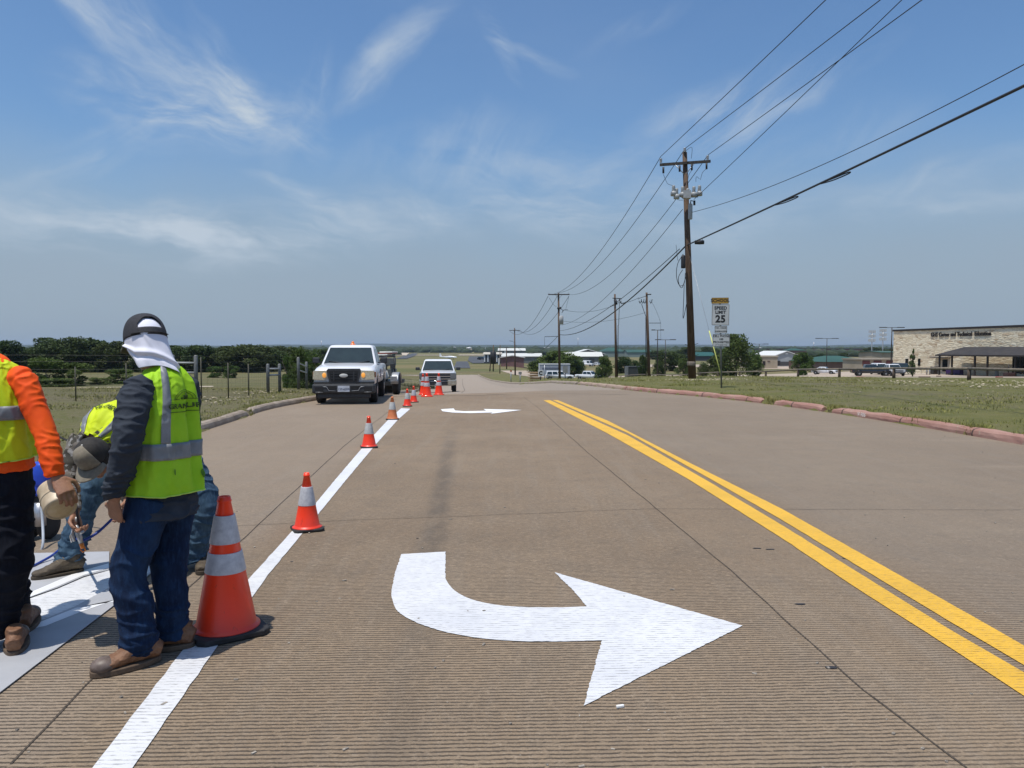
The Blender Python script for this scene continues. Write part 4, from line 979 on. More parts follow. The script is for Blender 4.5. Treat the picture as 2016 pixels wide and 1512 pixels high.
    hp = [at(147, 965, 4.70), at(150, 1000, 4.72), at(158, 1040, 4.70), at(162, 1062, 4.72), at(205, 1040, 4.9), at(262, 985, 4.9)]
    B().tube(cr([at(160, 1066, 4.66), at(190, 1050, 4.75), at(225, 1018, 4.85), at(262, 985, 4.9)], 8), .0085, 8).obj('hose', HOSE, None, label='dark blue paint hose running up behind the standing worker', cat='hose')
    B().tube(cr([at(160, 1064, 4.67), gp(140, 1092, .12), gp(110, 1102, .05), gp(80, 1112, .02), gp(62, 1120, .02), gp(40, 1122, .02), gp(10, 1090, .02)], 8), .009, 8).obj('hose', HOSE, None, label='bright blue paint hose lying across the stencil sheet', cat='hose')
    B().tube(cr([at(152, 960, 4.66), at(149, 985, 4.62), at(152, 1012, 4.62), at(157, 1040, 4.66)], 8), .008, 8).obj('hose', M('black hose', (.02, .02, .03), .5), None, label='black hose hanging down to the spray gun', cat='hose')
worker_bending()
# ---- stencil sheets on the road and the fresh paint inside
STEN = M('grey white stencil sheet', (.34, .345, .36), .6, c2=(.42, .425, .44), vs=2)
def trace(name, pts, mat, z, **k): return sheet(name, [G2(*p) for p in pts], mat, z, **k)
def slab(name, pts, mat, z0, z1, **k):
    b = B(); P = [G2(*p) for p in pts]; b.prism(P, z0, z1, axis='z'); return b.obj(name, mat, **k)
slab('stencil_sheet', [(-150, 1480), (222, 1195), (302, 1118), (298, 1100), (215, 1092), (213, 1122), (150, 1150), (95, 1172), (20, 1215), (-150, 1280)][:0] or [(-150, 1482), (225, 1194), (300, 1128), (214, 1160), (150, 1196), (80, 1225), (10, 1243), (-150, 1262)], STEN, .006, .010, label='lower grey white stencil sheet in front of the boots', cat='stencil sheet', group='stencil sheets around the painted arrow')
slab('stencil_sheet', [(-150, 1090), (80, 1091), (215, 1088), (215, 1124), (165, 1137), (112, 1160), (32, 1188), (-150, 1235)], STEN, .006, .010, label='upper grey white stencil sheet under the bending worker\'s boot', cat='stencil sheet', group='stencil sheets around the painted arrow')
trace('road_arrow', [(-150, 1236), (32, 1189), (112, 1161), (165, 1138), (215, 1124), (300, 1100), (302, 1127), (214, 1161), (150, 1197), (80, 1226), (10, 1244), (-150, 1263)], WHITEP, .0045, kind='structure', label='half finished white arrow inside the stencil sheets')
slab('stencil_sheet', [(30, 1207), (75, 1232), (52, 1236), (20, 1216)], STEN, .006, .009, label='narrow stencil strip crossing the wet arrow', cat='stencil sheet')
trace('oversprayed_edge', [(225, 1188), (150, 1200), (80, 1228), (10, 1246), (10, 1253), (90, 1236), (160, 1208), (228, 1184)], M('wet white paint', (.82, .82, .82), .3, var=.02), .0112, kind='structure')
trace('oversprayed_edge', [(40, 1186), (112, 1158), (165, 1135), (214, 1121), (214, 1112), (150, 1130), (100, 1152), (40, 1178)], MATS['wet white paint'], .0112, kind='structure')
# ---- airless paint sprayer behind the orange worker
def sprayer():
    r = empty('paint_sprayer', gp(85, 1062), 0, 'blue airless paint sprayer on wheels behind the orange worker', 'paint sprayer'); O = r.location.copy(); d = O.y
    L = lambda px, py, dd=0: at(px, py, d + dd) - O
    BL = M('sprayer blue', (.012, .05, .42), .35, c2=(.02, .07, .5), vs=8); BK = M('black rubber', (.012, .012, .013), .75); AL = M('bare aluminium', (.5, .5, .52), .4, .8)
    b = B(); c = L(88, 930); b.lathe([(.0, -.10), (.085, -.10), (.09, -.08), (.09, .06), (.075, .085), (.0, .09)], 24, c); b.box(c + Vector((-.03, 0, -.13)), (.20, .16, .10), bev=.015); b.obj('motor_housing', BL, r)
    b = B(); b.tube([L(95, 950), L(95, 1045)], .012, 8); b.tube([L(72, 950), L(70, 1050)], .012, 8); b.box(L(84, 985), (.16, .12, .14), bev=.01)
    b.tube([L(150, 945, .15), L(135, 868, .2), L(112, 858, .25), L(95, 872, .25)], .011, 8); b.obj('cart_frame', BK, r)
    b = B(); b.tube([L(78, 990, -.1), L(80, 1035, -.1)], .04, 14); b.obj('pump', AL, r)
    for px in (60, 96):
        w = B(); c = L(px, 1030); rot = Matrix.Rotation(PI / 2, 3, 'Y'); w.lathe([(.06, -.03), (.115, -.03), (.125, -.015), (.125, .015), (.115, .03), (.06, .03)], 28, c, True, rot); wo = w.obj('wheel', BK, r)
        w = B(); w.lathe([(.0, -.02), (.065, -.025), (.065, .025), (.0, .02)], 20, c, True, rot); w.obj('rim', M('white rim', (.6, .6, .6), .5), wo)
    b = B(); b.tube(cr([L(80, 985, -.15), L(84, 1030, -.2), L(84, 1075, -.3), L(72, 1100, -.3), L(60, 1115, -.4)], 6), .010, 8); b.obj('suction_tube', M('clear grey tube', (.45, .48, .52), .2), r)
sprayer()
# ================================================================ traffic cones
CONE_O = M('traffic cone orange', (.84, .030, .006), .35, c2=(.92, .052, .010), vs=5, spec=.5, coat=.2); 
def mat_cone(name, a, b_, k):
    s = NT(name); X, Y, Z = s.sep(); n1 = s.noise(4, 4); col = s.mix(n1, a, b_); sc = s.rng(s.noise(22, 5, .75, (1, 1, .5)), .60, .72, 0, k); col = s.mix(sc, col, (.10, .035, .02))
    col = s.mix(s.rng(Z, .16, .03, 0, .45), col, tuple(v * .6 + .02 for v in a)); s.b.inputs['Coat Weight'].default_value = .15; return s.done(col, .42, s.bump(s.noise(12, 3), .08, .02))
CONE_O = mat_cone('scuffed cone orange', (.95, .034, .006), (1.0, .062, .010), .5)
CONE_F = M('sun faded cone', (.50, .14, .045), .6, c2=(.60, .19, .07), vs=14)
CREF = M('cone reflective collar', (.44, .44, .47), .5, c2=(.60, .60, .62), vs=26); CREF2 = M('dirty cone collar', (.42, .42, .40), .6, c2=(.56, .56, .54), vs=30)
CBASE = M('black cone base', (.014, .013, .014), .7, c2=(.028, .026, .025), vs=20, bump=.2)
def cone(loc, h, w, stripes, orange, collar, label, basecol=None, rz=0.0, seg=48):
    r = empty('traffic_cone', loc, rz, label, 'traffic cone', 'traffic cones along the white line')
    rb, rt = w * .41, w * .075 + .006; bt = .035 if h > .6 else .028
    R = lambda z: rb + (rt - rb) * (z - bt) / (h - bt)
    b = B(); b.lathe([(rb + .022, bt - .003), (rb + .020, bt + .004), (rb + .004, bt + .012), (rb, bt + .02), (rt, h - .03), (rt + .003, h - .028), (rt + .003, h - .018), (rt, h - .016), (rt - .002, h), (rt - .008, h), (rt - .006, h - .05)], seg)
    b.f = [f for f in b.f]; b.obj('cone_body', orange, r)
    bb = B(); n = 8; c = w / 2; cut_ = w * .10
    poly = [(-c + cut_, -c), (c - cut_, -c), (c, -c + cut_), (c, c - cut_), (c - cut_, c), (-c + cut_, c), (-c, c - cut_), (-c, -c + cut_)]
    bb.prism(poly, .002, bt - .001, axis='z'); m = modded(bb.mesh('base'), [('BEVEL', dict(width=.008, segments=3))], 'base'); mk('base', m, basecol or CBASE, r)
    for (a, e) in stripes:
        s = B(); s.lathe([(R(h * a) + .0025, h * a), (R(h * a) + .003, h * a + .003), (R(h * e) + .003, h * e - .003), (R(h * e) + .0025, h * e)], seg); s.obj('reflective_collar', collar, r)
    return r
S2 = ((.455, .60), (.665, .865)); S1 = ((.44, .76),)
cone(gp(446, 1243), .735, .375, S2, CONE_O, CREF, 'tall orange cone with two grey collars beside the standing worker', rz=.62)
cone(gp(605, 1043), .485, .25, S1, CONE_O, CREF, 'second nearest cone, short with one collar, on the white line', rz=.45)
cone(gp(726.5, 881), .49, .26, ((.44, .78),), CONE_O, CREF2, 'short cone with one scuffed collar, third from the camera', rz=.25)
cone(gp(772.5, 826), .50, .27, ((.44, .76),), CONE_F, CREF2, 'faded brownish orange cone between two brighter short cones', rz=.1)
cone(gp(802, 800), .47, .25, ((.42, .76),), CONE_O, CREF2, 'short cone at the far end of the white line', rz=.2)
cone(gp(814.5, 792), .47, .25, ((.42, .76),), CONE_O, CREF, 'short cone just behind the line end, left of the three tall cones', rz=.4)
RB = M('orange cone foot', (.80, .06, .02), .5)
TS = ((.44, .60), (.67, .86))
cone(gp(840.5, 781), .76, .37, TS, CONE_O, CREF, 'nearest of the three tall cones grouped before the far pickup', RB, .1)
cone(gp(833, 777.5), .72, .30, TS, CONE_O, CREF, 'tall cone partly hidden behind the nearest of the group of three', RB, .2)
cone(gp(864, 777.6), .74, .34, TS, CONE_O, CREF, 'right hand tall cone in front of the far pickup', RB, 0)
# ================================================================ poles, lines, signs
WOODP = M('creosoted pole wood', (.060, .036, .022), .85, c2=(.13, .080, .050), vs=5, stretch=(3, 3, .35), bump=.5, bs=30); WOODD = M('dark arm wood', (.035, .030, .027), .85, c2=(.07, .06, .05), vs=12)
GREYI = M('grey insulator', (.45, .46, .47), .35, c2=(.6, .6, .62), vs=30); GALV = M('galvanised steel', (.32, .33, .34), .45, .6, c2=(.45, .46, .47), vs=25); BLKM = M('black line hardware', (.015, .015, .017), .6); CAN = M('light grey tank', (.36, .37, .37), .5)
DKBR = M('dark bronze pole', (.020, .016, .013), .5)
def taper_pole(b, base, top, rb, rt): b.tube([base, base.lerp(top, .5), top], [rb, (rb + rt) / 2, rt], 16)
def insul(b, p, up=Vector((0, 0, 1)), s=1.0):
    p = Vector(p)
    for k in range(4): b.tube([p + up * (.04 * k * s), p + up * ((.04 * k + .012) * s), p + up * ((.04 * k + .03) * s)], [.035 * s, .06 * s, .035 * s], 10)
P1B = at(1363, 749, 35); P1B.z = GZ(P1B.x, P1B.y) - .1; P1T = at(1348, 300, 35)
def main_pole():
    o = P1B.copy(); r = empty('utility_pole', o, 0, 'tall wooden utility pole with crossarm and recloser cluster beside the school sign', 'utility pole', 'utility poles beside the road')
    L = lambda px, py, d=35.0: at(px, py, d) - o
    b = B(); taper_pole(b, Vector((0, 0, 0)), P1T - o, .185, .105); b.obj('pole', WOODP, r)
    b = B(); A, C = L(1298, 326), L(1397, 319); m = (A + C) / 2; d = (C - A)
    b.box(m + Vector((0, -.14, 0)), (d.length, .10, .115), Matrix.Rotation(-math.atan2(d.z, d.x), 3, 'Y')); b.obj('crossarm', WOODD, r)
    b = B(); b.tube([L(1330, 325, 34.8), L(1347, 343, 34.8)], .02, 6); b.tube([L(1366, 323, 34.8), L(1350, 343, 34.8)], .02, 6); b.obj('arm_brace', GALV, r)
    for px, py in ((1301, 320), (1348, 299), (1393, 314)):
        b = B(); insul(b, L(px, py, 34.9), s=1.2); b.obj('insulator', GREYI, r)
    for px, py in ((1306, 338), (1338, 335), (1362, 332), (1391, 330)):
        b = B(); b.tube([L(px, py - 9, 34.8), L(px, py + 3, 34.8)], .045, 8); b.obj('arrester', BLKM, r)
    for px, py in ((1326, 366), (1332, 372), (1344, 368), (1354, 372), (1366, 368), (1377, 366)):
        b = B(); c = L(px, py + 12, 34.55); b.lathe([(.0, -.18), (.13, -.17), (.14, -.03), (.10, .03), (.06, .05)], 14, c); b.lathe([(.05, .04), (.09, .07), (.05, .10), (.09, .13), (.05, .16), (.09, .19), (.05, .22), (.085, .26), (.03, .30)], 12, c); b.obj('bushing', CAN, r)
    b = B(); b.tube([L(1328, 384, 34.7), L(1378, 381, 34.7)], .035, 8); b.tube([L(1342, 372, 34.7), L(1342, 389, 34.7), L(1374, 388, 34.7), L(1374, 372, 34.7)], .02, 6); b.box(L(1352, 383, 34.5), (.34, .25, .34)); b.obj('equipment_rack', CAN, r)
    b = B(); b.lathe([(0, -.36), (.09, -.36), (.1, -.34), (.1, .30), (.07, .34), (0, .34)], 14, L(1359, 416, 34.8)); b.obj('tank', CAN, r)
    b = B(); b.tube([L(1359, 402, 34.8), L(1360, 395, 34.8), L(1367, 396, 34.8), L(1367, 403, 34.8)], .03, 8); b.tube([L(1367, 395, 34.8), L(1367, 404, 34.8)], .05, 8); b.obj('cutout', BLKM, r)
    b = B(); b.lathe([(0, -.30), (.09, -.30), (.10, -.26), (.10, .20), (.07, .28), (0, .31)], 14, L(1345, 515, 34.7)); b.obj('splice_case', BLKM, r)
    def wire(name, pts, rad=.014): b = B(); b.tube(cr([L(*p) for p in pts], 6), rad, 6); b.obj(name, BLKM, r)
    wire('cable_loop', [(1345, 500, 34.7), (1334, 520, 34.6), (1332, 545, 34.6), (1338, 562, 34.6), (1347, 558, 34.6), (1349, 538, 34.7)]); wire('cable_loop', [(1344, 531, 34.7), (1336, 545, 34.6), (1337, 560, 34.6), (1343, 566, 34.6), (1350, 545, 34.7)])
    wire('cable_loop', [(1347, 560, 34.7), (1346, 590, 34.7), (1345, 627, 34.7), (1352, 596, 34.7)]); wire('cable_loop', [(1331, 482, 34.7), (1334, 510, 34.7), (1336, 512, 34.7)], .008)
    for pts in ([(1306, 343), (1314, 361), (1324, 365)], [(1391, 332), (1383, 340), (1379, 354)], [(1362, 335), (1356, 345), (1354, 358)], [(1349, 298), (1362, 290), (1361, 312)], [(1330, 384), (1334, 393), (1345, 394)], [(1370, 358), (1371, 348), (1377, 352)]): wire('jumper_wire', [(*p, 34.7) for p in pts], .009)
    b = B(); q = L(1361, 716); b.lathe([(.19, -.10), (.20, -.04), (.195, .0), (.20, .05), (.185, .10)], 18, q); b.obj('tin_band', M('pole band', (.13, .10, .075), .7, c2=(.24, .20, .16), vs=20), r)
    for (px, py, s) in ((1354, 680, -1), (1368, 678, 1), (1354, 690, -1), (1369, 700, 1), (1355, 711, -1)): p = L(px, py, 34.9); b = B(); b.tube([p, p + Vector((.14 * s, -.05, .05))], .012, 6); b.obj('climbing_step', BLKM, r)
main_pole()
def tpole(px, pyb, pyt, d, arm=None, rb=.15, label='', pxt=None, extras=(), armdy=0):
    o = at(px, pyb, d); g = GZ(o.x, o.y); o.z = min(o.z, g) - .05; r = empty('utility_pole', o, 0, label, 'utility pole', 'utility poles beside the road')
    top = at(pxt if pxt else px, pyt, d) - o
    b = B(); taper_pole(b, Vector((0, 0, 0)), top, rb, rb * .62); b.obj('pole', WOODP, r)
    if arm:
        x0, x1, py = arm; b = B(); A, C = at(x0, py, d) - o, at(x1, py + armdy, d) - o; b.box((A + C) / 2 + Vector((0, -rb, 0)), ((C - A).length, .10, .12), Matrix.Rotation(-math.atan2((C - A).z, (C - A).x), 3, 'Y')); b.obj('crossarm', WOODD, r)
        b = B()
        for f in (.04, .96): insul(b, A.lerp(C, f) + Vector((0, -rb, .05)), s=1.1)
        b.obj('insulator', GREYI, r)
        if x1 - x0 > 25:
            b = B(); m = (A + C) / 2
            for s in (-1, 1): b.tube([m + Vector((s * .42, -rb, 0)), m + Vector((s * .05, -rb, -.42))], .022, 6)
            b.obj('arm_brace', GALV, r)
    for f in extras: f(r, o, d)
    return r
def ex_box(px, py, w, h, mat=CAN, name='tank'):
    def f(r, o, d): b = B(); b.lathe([(0, -h / 2), (w / 2, -h / 2), (w / 2, h * .42), (w * .3, h / 2), (0, h / 2)], 12, at(px, py, d - .3) - o); b.obj(name, mat, r)
    return f
def ex_bar(p, q, rad=.03, name='side_arm', mat=BLKM):
    def f(r, o, d): b = B(); b.tube([at(*p, d - .1) - o, at(*q, d - .1) - o], rad, 6); b.obj(name, mat, r)
    return f
def ex_curve(pts, rad=.02, name='jumper_wire'):
    def f(r, o, d): b = B(); b.tube(cr([at(*p, d - .15) - o for p in pts], 5), rad, 6); b.obj(name, BLKM, r)
    return f
tpole(1102, 753, 577, 89, (1079, 1121, 580), .155, 'wooden pole with full crossarm standing behind the white parked SUV', 1099.5,
      [ex_box(1105, 630, .5, 1.0), ex_bar((1072, 663), (1098, 662), .035), ex_curve([(1103, 606), (1108, 612), (1106, 616), (1111, 610), (1118, 610)], .03), ex_bar((1097, 607), (1105, 606), .12, 'bracket'), ex_curve([(1081, 586), (1090, 600), (1096, 604)], .014), ex_curve([(1120, 584), (1116, 600), (1114, 608)], .014), ex_bar((1072, 664), (1072, 680), .015, 'drop_wire')])
tpole(1213.5, 745, 579, 84, None, .155, 'wooden pole with cluttered top, left of a paired pole by the utility cabinet', 1210.5,
      [ex_bar((1206, 587), (1224, 588), .05), ex_curve([(1219, 588), (1222, 596), (1226, 598), (1233, 594)], .045), ex_curve([(1201, 603), (1208, 601), (1216, 598)], .03), ex_bar((1219.5, 596), (1218, 640), .03, 'conduit'), ex_bar((1217, 640), (1216, 742), .045, 'conduit'), ex_bar((1211, 590), (1213, 600), .16, 'bracket')] + [ex_bar((x, 588), (x, 596), .03, 'insulator', GREYI) for x in (1217, 1220, 1223)])
tpole(1278, 744, 576, 80, None, .17, 'thick wooden pole with a short top arm, right of a paired pole', 1273,
      [ex_bar((1272, 580), (1282, 579.5), .06, 'top_arm'), ex_bar((1278, 636), (1301, 636), .035), ex_bar((1300.5, 636), (1301, 668), .012, 'drop_wire'), ex_curve([(1281, 590), (1292, 612), (1301, 636)], .012)] + [ex_curve([(x, 592), (x + 2, 597), (x + 4, 594), (x + 5, 589)], .035, 'cutout') for x in (1258, 1263, 1267, 1279)] + [ex_curve([(1272, 583), (1262, 586), (1256, 589)], .03), ex_curve([(1263, 598), (1268, 613), (1272, 624)], .03), ex_bar((1271.5, 624), (1272, 742), .05, 'conduit')])
tpole(1014.5, 748, 646, 150, (1003, 1024, 650.5), .17, 'distant dark pole with a single crossarm between the road and the storage buildings', 1013, [ex_bar((1003, 671), (1010, 672), .04)])
tpole(997.5, 731, 683.5, 205, (992, 1002, 684), .17, 'short distant pole with a pale crossarm in front of the brick shed', 997)
tpole(984, 742, 679, 160, None, .11, 'bare slender pole in the grass near the road bend', 984.5); tpole(971, 735, 679, 180, None, .16, 'dark pole carrying a wide cylinder near the road bend', 971.5, [ex_box(971, 704, 1.4, 3.0, BLKM, 'cylinder')]); tpole(964, 735.5, 701, 180, None, .15, 'leaning stub pole at the left end of the pole row', 966.5)
# overhead lines, each one its own thing
WIREM = M('overhead conductor', (.030, .033, .04), .6)
def line(P, Q, sag, rad, label, n=40, name='power_line', group='overhead power lines', mat=WIREM):
    P, Q = Vector(P), Vector(Q); pts = [P.lerp(Q, t) + Vector((0, 0, -4 * sag * t * (1 - t))) for t in np.linspace(0, 1, n)]
    return B().tube(pts, rad, 6).obj(name, mat, None, label=label, cat='power line', group=group)
def thru(P, px, py, d, d2):
    "end point at depth d2 of the straight line from P through the picture point (px,py) at depth d"
    q = at(px, py, d); return P + (q - P) * ((d2 - P.y) / (q.y - P.y))
A1, A2, A3 = at(1301, 308, 34.9), at(1349, 292, 34.9), at(1394, 305, 34.9)
line(A1, thru(A1, 1617, 0, 19.8, -14), .12, .013, 'line from the left end of the near crossarm up over the road'); line(A2, thru(A2, 1722, 0, 19.4, -14), .12, .013, 'line from the top pin of the near pole up over the road'); line(A3, thru(A3, 1803, 0, 19.0, -14), .12, .013, 'line from the right end of the near crossarm up over the road')
N1 = at(1366, 393, 34.9); line(N1, thru(N1, 1762, 0, 20.2, -14), .2, .012, 'neutral wire rising from the tank on the near pole')
T1 = at(1362, 418, 34.9); line(T1, thru(T1, 2016, 36, 15.5, 2), .95, .011, 'thin sagging wire off the near pole towards the right edge')
C1 = at(1354, 482, 34.9); CQ = thru(C1, 2016, 152, 14.2, -10)
cb = line(C1, CQ, .16, .030, 'thick black bundled cable running from the near pole to the right edge', 60, 'communication_cable', 'black communication cables'); 
def on(t, P=C1, Q=CQ, sag=.16): return P.lerp(Q, t) + Vector((0, 0, -4 * sag * t * (1 - t)))
for (t, lab) in ((.215, 'slack cable loop lashed under the thick cable, lower of two'), (.285, 'slack cable loop lashed under the thick cable, upper of two')):
    p, q = on(t), on(t + .035); m = (p + q) / 2; B().tube(cr([p, m + Vector((0, 0, -.035)), q + Vector((0, 0, -.06)), q + Vector((.02, 0, -.09)), m + Vector((0, 0, -.085)), p + Vector((0, 0, -.02))], 6), .017, 6).obj('cable_loop', BLKM, None, label=lab, cat='cable loop')
c = at(1377, 477, 34.5); b = B(); b.lathe([(0, -.22), (.09, -.20), (.10, 0), (.09, .20), (0, .22)], 12, c, True, Matrix.Rotation(PI / 2, 3, 'Y')); b.tube([c + Vector((-.15, 0, .08)), on(.01)], .01, 5); b.tube([c + Vector((.15, 0, .08)), on(.045)], .01, 5); b.obj('splice_case', BLKM, None, label='black splice case hanging under the cable just right of the near pole', cat='splice case')
E1, E2, E3 = at(1080, 580, 88.8), at(1100, 576, 88.8), at(1120, 580, 88.8)
line(A1, E1, 1.6, .016, 'line from the near crossarm left end to the second pole'); line(A2, E2, 1.5, .016, 'line from the near pole top to the second pole top'); line(A3, E3, 1.7, .016, 'line from the near crossarm right end to the second pole')
line(at(1344, 412, 34.9), at(1102, 640, 88.8), 1.2, .014, 'neutral wire between the near pole and the second pole')
D1 = at(1352, 482, 34.9); D2 = at(1215, 596, 62); line(D1, at(1103, 659, 88.8), 1.2, .035, 'thick black cable drooping from the near pole to the second pole', 50, 'communication_cable', 'black communication cables'); line(at(1338, 490, 34.9), at(1103, 651, 88.8), .8, .018, 'thin black cable just above the drooping thick one', 50, 'communication_cable', 'black communication cables')
line(at(1105, 609, 88.8), at(1210, 601, 84), .5, .016, 'upper cross wire between second pole and the paired poles'); line(at(1105, 632, 88.8), at(1272, 615, 80), .5, .014, 'lower cross wire between second pole and the thick pole'); line(at(1213, 596, 84), at(1258, 586, 80), .2, .02, 'short tie wire between the paired poles')
for (p, q, lab) in (((1079, 583), (1003, 651), 'left line from second pole to distant pole'), ((1100, 578), (1013, 647), 'middle line from second pole to distant pole'), ((1120, 583), (1024, 651), 'right line from second pole to distant pole'), ((1098, 662), (1010, 672), 'low cable from second pole to distant pole')): line(at(*p, 88.8), at(*q, 149), 2.2, .025, lab)
# guy wire with yellow guard
gy0 = at(1357, 500, 34.9); gy1 = at(1421, 748, 33.5); gy1.z = GZ(gy1.x, gy1.y); B().tube([gy0, gy1], .008, 5).obj('guy_wire', GALV, None, label='pale guy wire slanting down from the near pole behind the school sign', cat='guy wire')
m0 = gy0.lerp(gy1, .62); B().tube([m0, gy1 + Vector((0, 0, .05))], .024, 8).obj('guy_guard', M('yellow plastic guard', (.58, .60, .16), .5), None, label='yellow plastic guard sleeve on the lower guy wire', cat='guy guard')
# school speed sign
def school_sign():
    d = 26.6; base = at(1421, 763, d); base.z = GZ(base.x, base.y) - .05; r = empty('road_sign', base, 0, 'stacked school speed limit 25 sign on a grey post in the grass', 'road sign'); L = lambda px, py, dd=0.0: at(px, py, d + dd) - base
    PM = M('weathered sign post', (.14, .145, .14), .6, .3, c2=(.22, .22, .215), vs=12); WB = M('greyish white sign face', (.50, .51, .50), .6, var=.06, vs=3); SB = M('school yellow', (.48, .27, .035), .6, var=.08); BK = M('sign black', (.012, .012, .012), .6)  # sign faces in one even greyish white
    b = B(); b.tube([Vector((0, .03, 0)), L(1417.5, 590, .05)], .030, 8); b.obj('post', PM, r)
    def plate(name, x0, x1, y0, y1, mat, lines, tilt=0, border=True, off=0.0):
        A, C = L(x0, y0), L(x1, y1); w, h = C.x - A.x, A.z - C.z; c = (A + C) / 2 + Vector((0, -off, 0))
        T = Matrix.Translation(c) @ Matrix.Rotation(tilt, 4, 'Y')
        b = B(); b.box((0, 0, 0), (w, .004, h), None, 0); m = b.mesh(name); m.transform(T); o = mk(name, m, mat, r)
        if border:
            b = B(); q = .010; e = .013
            for (cx, cz, ww, hh) in ((0, h / 2 - e, w - 2 * e + q, q), (0, -h / 2 + e, w - 2 * e + q, q), (-w / 2 + e, 0, q, h - 2 * e - q), (w / 2 - e, 0, q, h - 2 * e - q)): b.box((cx, -.0035, cz), (ww, .002, hh))
            m = b.mesh('border'); m.transform(T); mk('border', m, BK, o)
        for (tx, s, z, bold) in lines:
            me = text_mesh(tx, s, .001, bold, spacing=1.05); me.transform(T @ Matrix.Translation((0, -.004, z * h)) @ Matrix.Rotation(PI / 2, 4, 'X')); mk('lettering', me, BK, o)
    plate('school_plate', 1401, 1434.5, 586, 598, SB, [('SCHOOL', .155, 0, .006)], -.01); plate('speed_plate', 1401.5, 1435.5, 599, 640.5, WB, [('SPEED', .155, .315, .006), ('LIMIT', .150, .115, .006), ('25', .34, -.21, .014)], .01)
    plate('hours_plate', 1407, 1431.5, 641.5, 656.5, WB, [('7:30 - 9:00AM', .062, .22, .001), ('3:00PM-4:30PM', .062, -.22, .001)], .0); plate('phone_plate', 1403, 1436.5, 658, 682.5, WB, [('CELL PHONE', .095, .34, .002), ('USE', .085, .10, .002), ('PROHIBITED', .095, -.14, .002), ('UP TO $200 FINE', .055, -.36, .0)], .01)
school_sign()
def small_sign(px, pyb, pyt, d, w, mat, label, txt=None, back=False, ph=None, postm=None):
    base = at(px, pyb, d); base.z = min(base.z, GZ(base.x, base.y)); r = empty('road_sign', base, 0, label, 'road sign'); top = at(px, pyt, d) - base; h = (ph or w)
    b = B(); b.tube([Vector((0, .04, -.1)), Vector((top.x, .04, top.z - .1))], .045 if d > 60 else .03, 6); b.obj('post', postm or BLKM, r)
    b = B(); b.box((top.x, 0, top.z - h / 2), (w, .02, h), None, 0); o = b.obj('sign_face', mat, r)
    if txt: text_obj('lettering', txt, h * .8, MATS['sign black'], o, (top.x, -.02, top.z - h / 2), offset=.02, extrude=.004)
small_sign(1064.5, 760, 728.5, 62, .42, M('pale sign', (.60, .60, .58), .6), 'small white sign reading C on a black post before the parked SUV', 'C', ph=.52)
small_sign(1113, 760, 720, 60, .38, M('grey sign back', (.22, .22, .21), .6), 'grey back of a road sign in front of the white SUV', ph=.58); small_sign(1024, 757, 732, 70, .30, MATS['grey sign back'], 'tiny grey sign leaning in the grass near the road bend', ph=.25, postm=GALV)
small_sign(1006, 757, 728, 75, .18, M('faded orange marker', (.30, .12, .05), .7), 'thin orange marker stake left of the tiny grey sign', ph=.22, postm=GALV)
small_sign(1072, 752, 716, 85, .05, GALV, 'slender steel stake standing left of the second pole', ph=.1, postm=GALV)
# ---- wooden rail fence by the parking lot
RAILW = M('weathered rail wood', (.13, .105, .075), .85, c2=(.24, .20, .15), vs=6, stretch=(1, 1, 1), bump=.4); POSTW = M('dark brown fence post', (.055, .038, .026), .85, c2=(.10, .07, .05), vs=10)
def rail_fence():
    r = empty('rail_fence', (20, 34, H(20, 34)), 0, 'low brown rail fence along the edge of the parking lot', 'fence'); o = r.location.copy()
    y = 20.4; pts = []
    while y < 180:
        x = 20.0; z = GZ(x, y); pts.append(Vector((x, y, z))); y += 6.2 + .011 * y
    for p in pts: b = B(); b.tube([p - o + Vector((0, 0, -.1)), p - o + Vector((0, 0, .47))], [.085, .078], 10); b.obj('post', POSTW, r)
    b = B()
    for p, q in zip(pts[:-1], pts[1:]): b.tube([p - o + Vector((0, 0, .52)), q - o + Vector((0, 0, .52))], .062, 10)
    b.obj('rail', RAILW, r)
rail_fence()
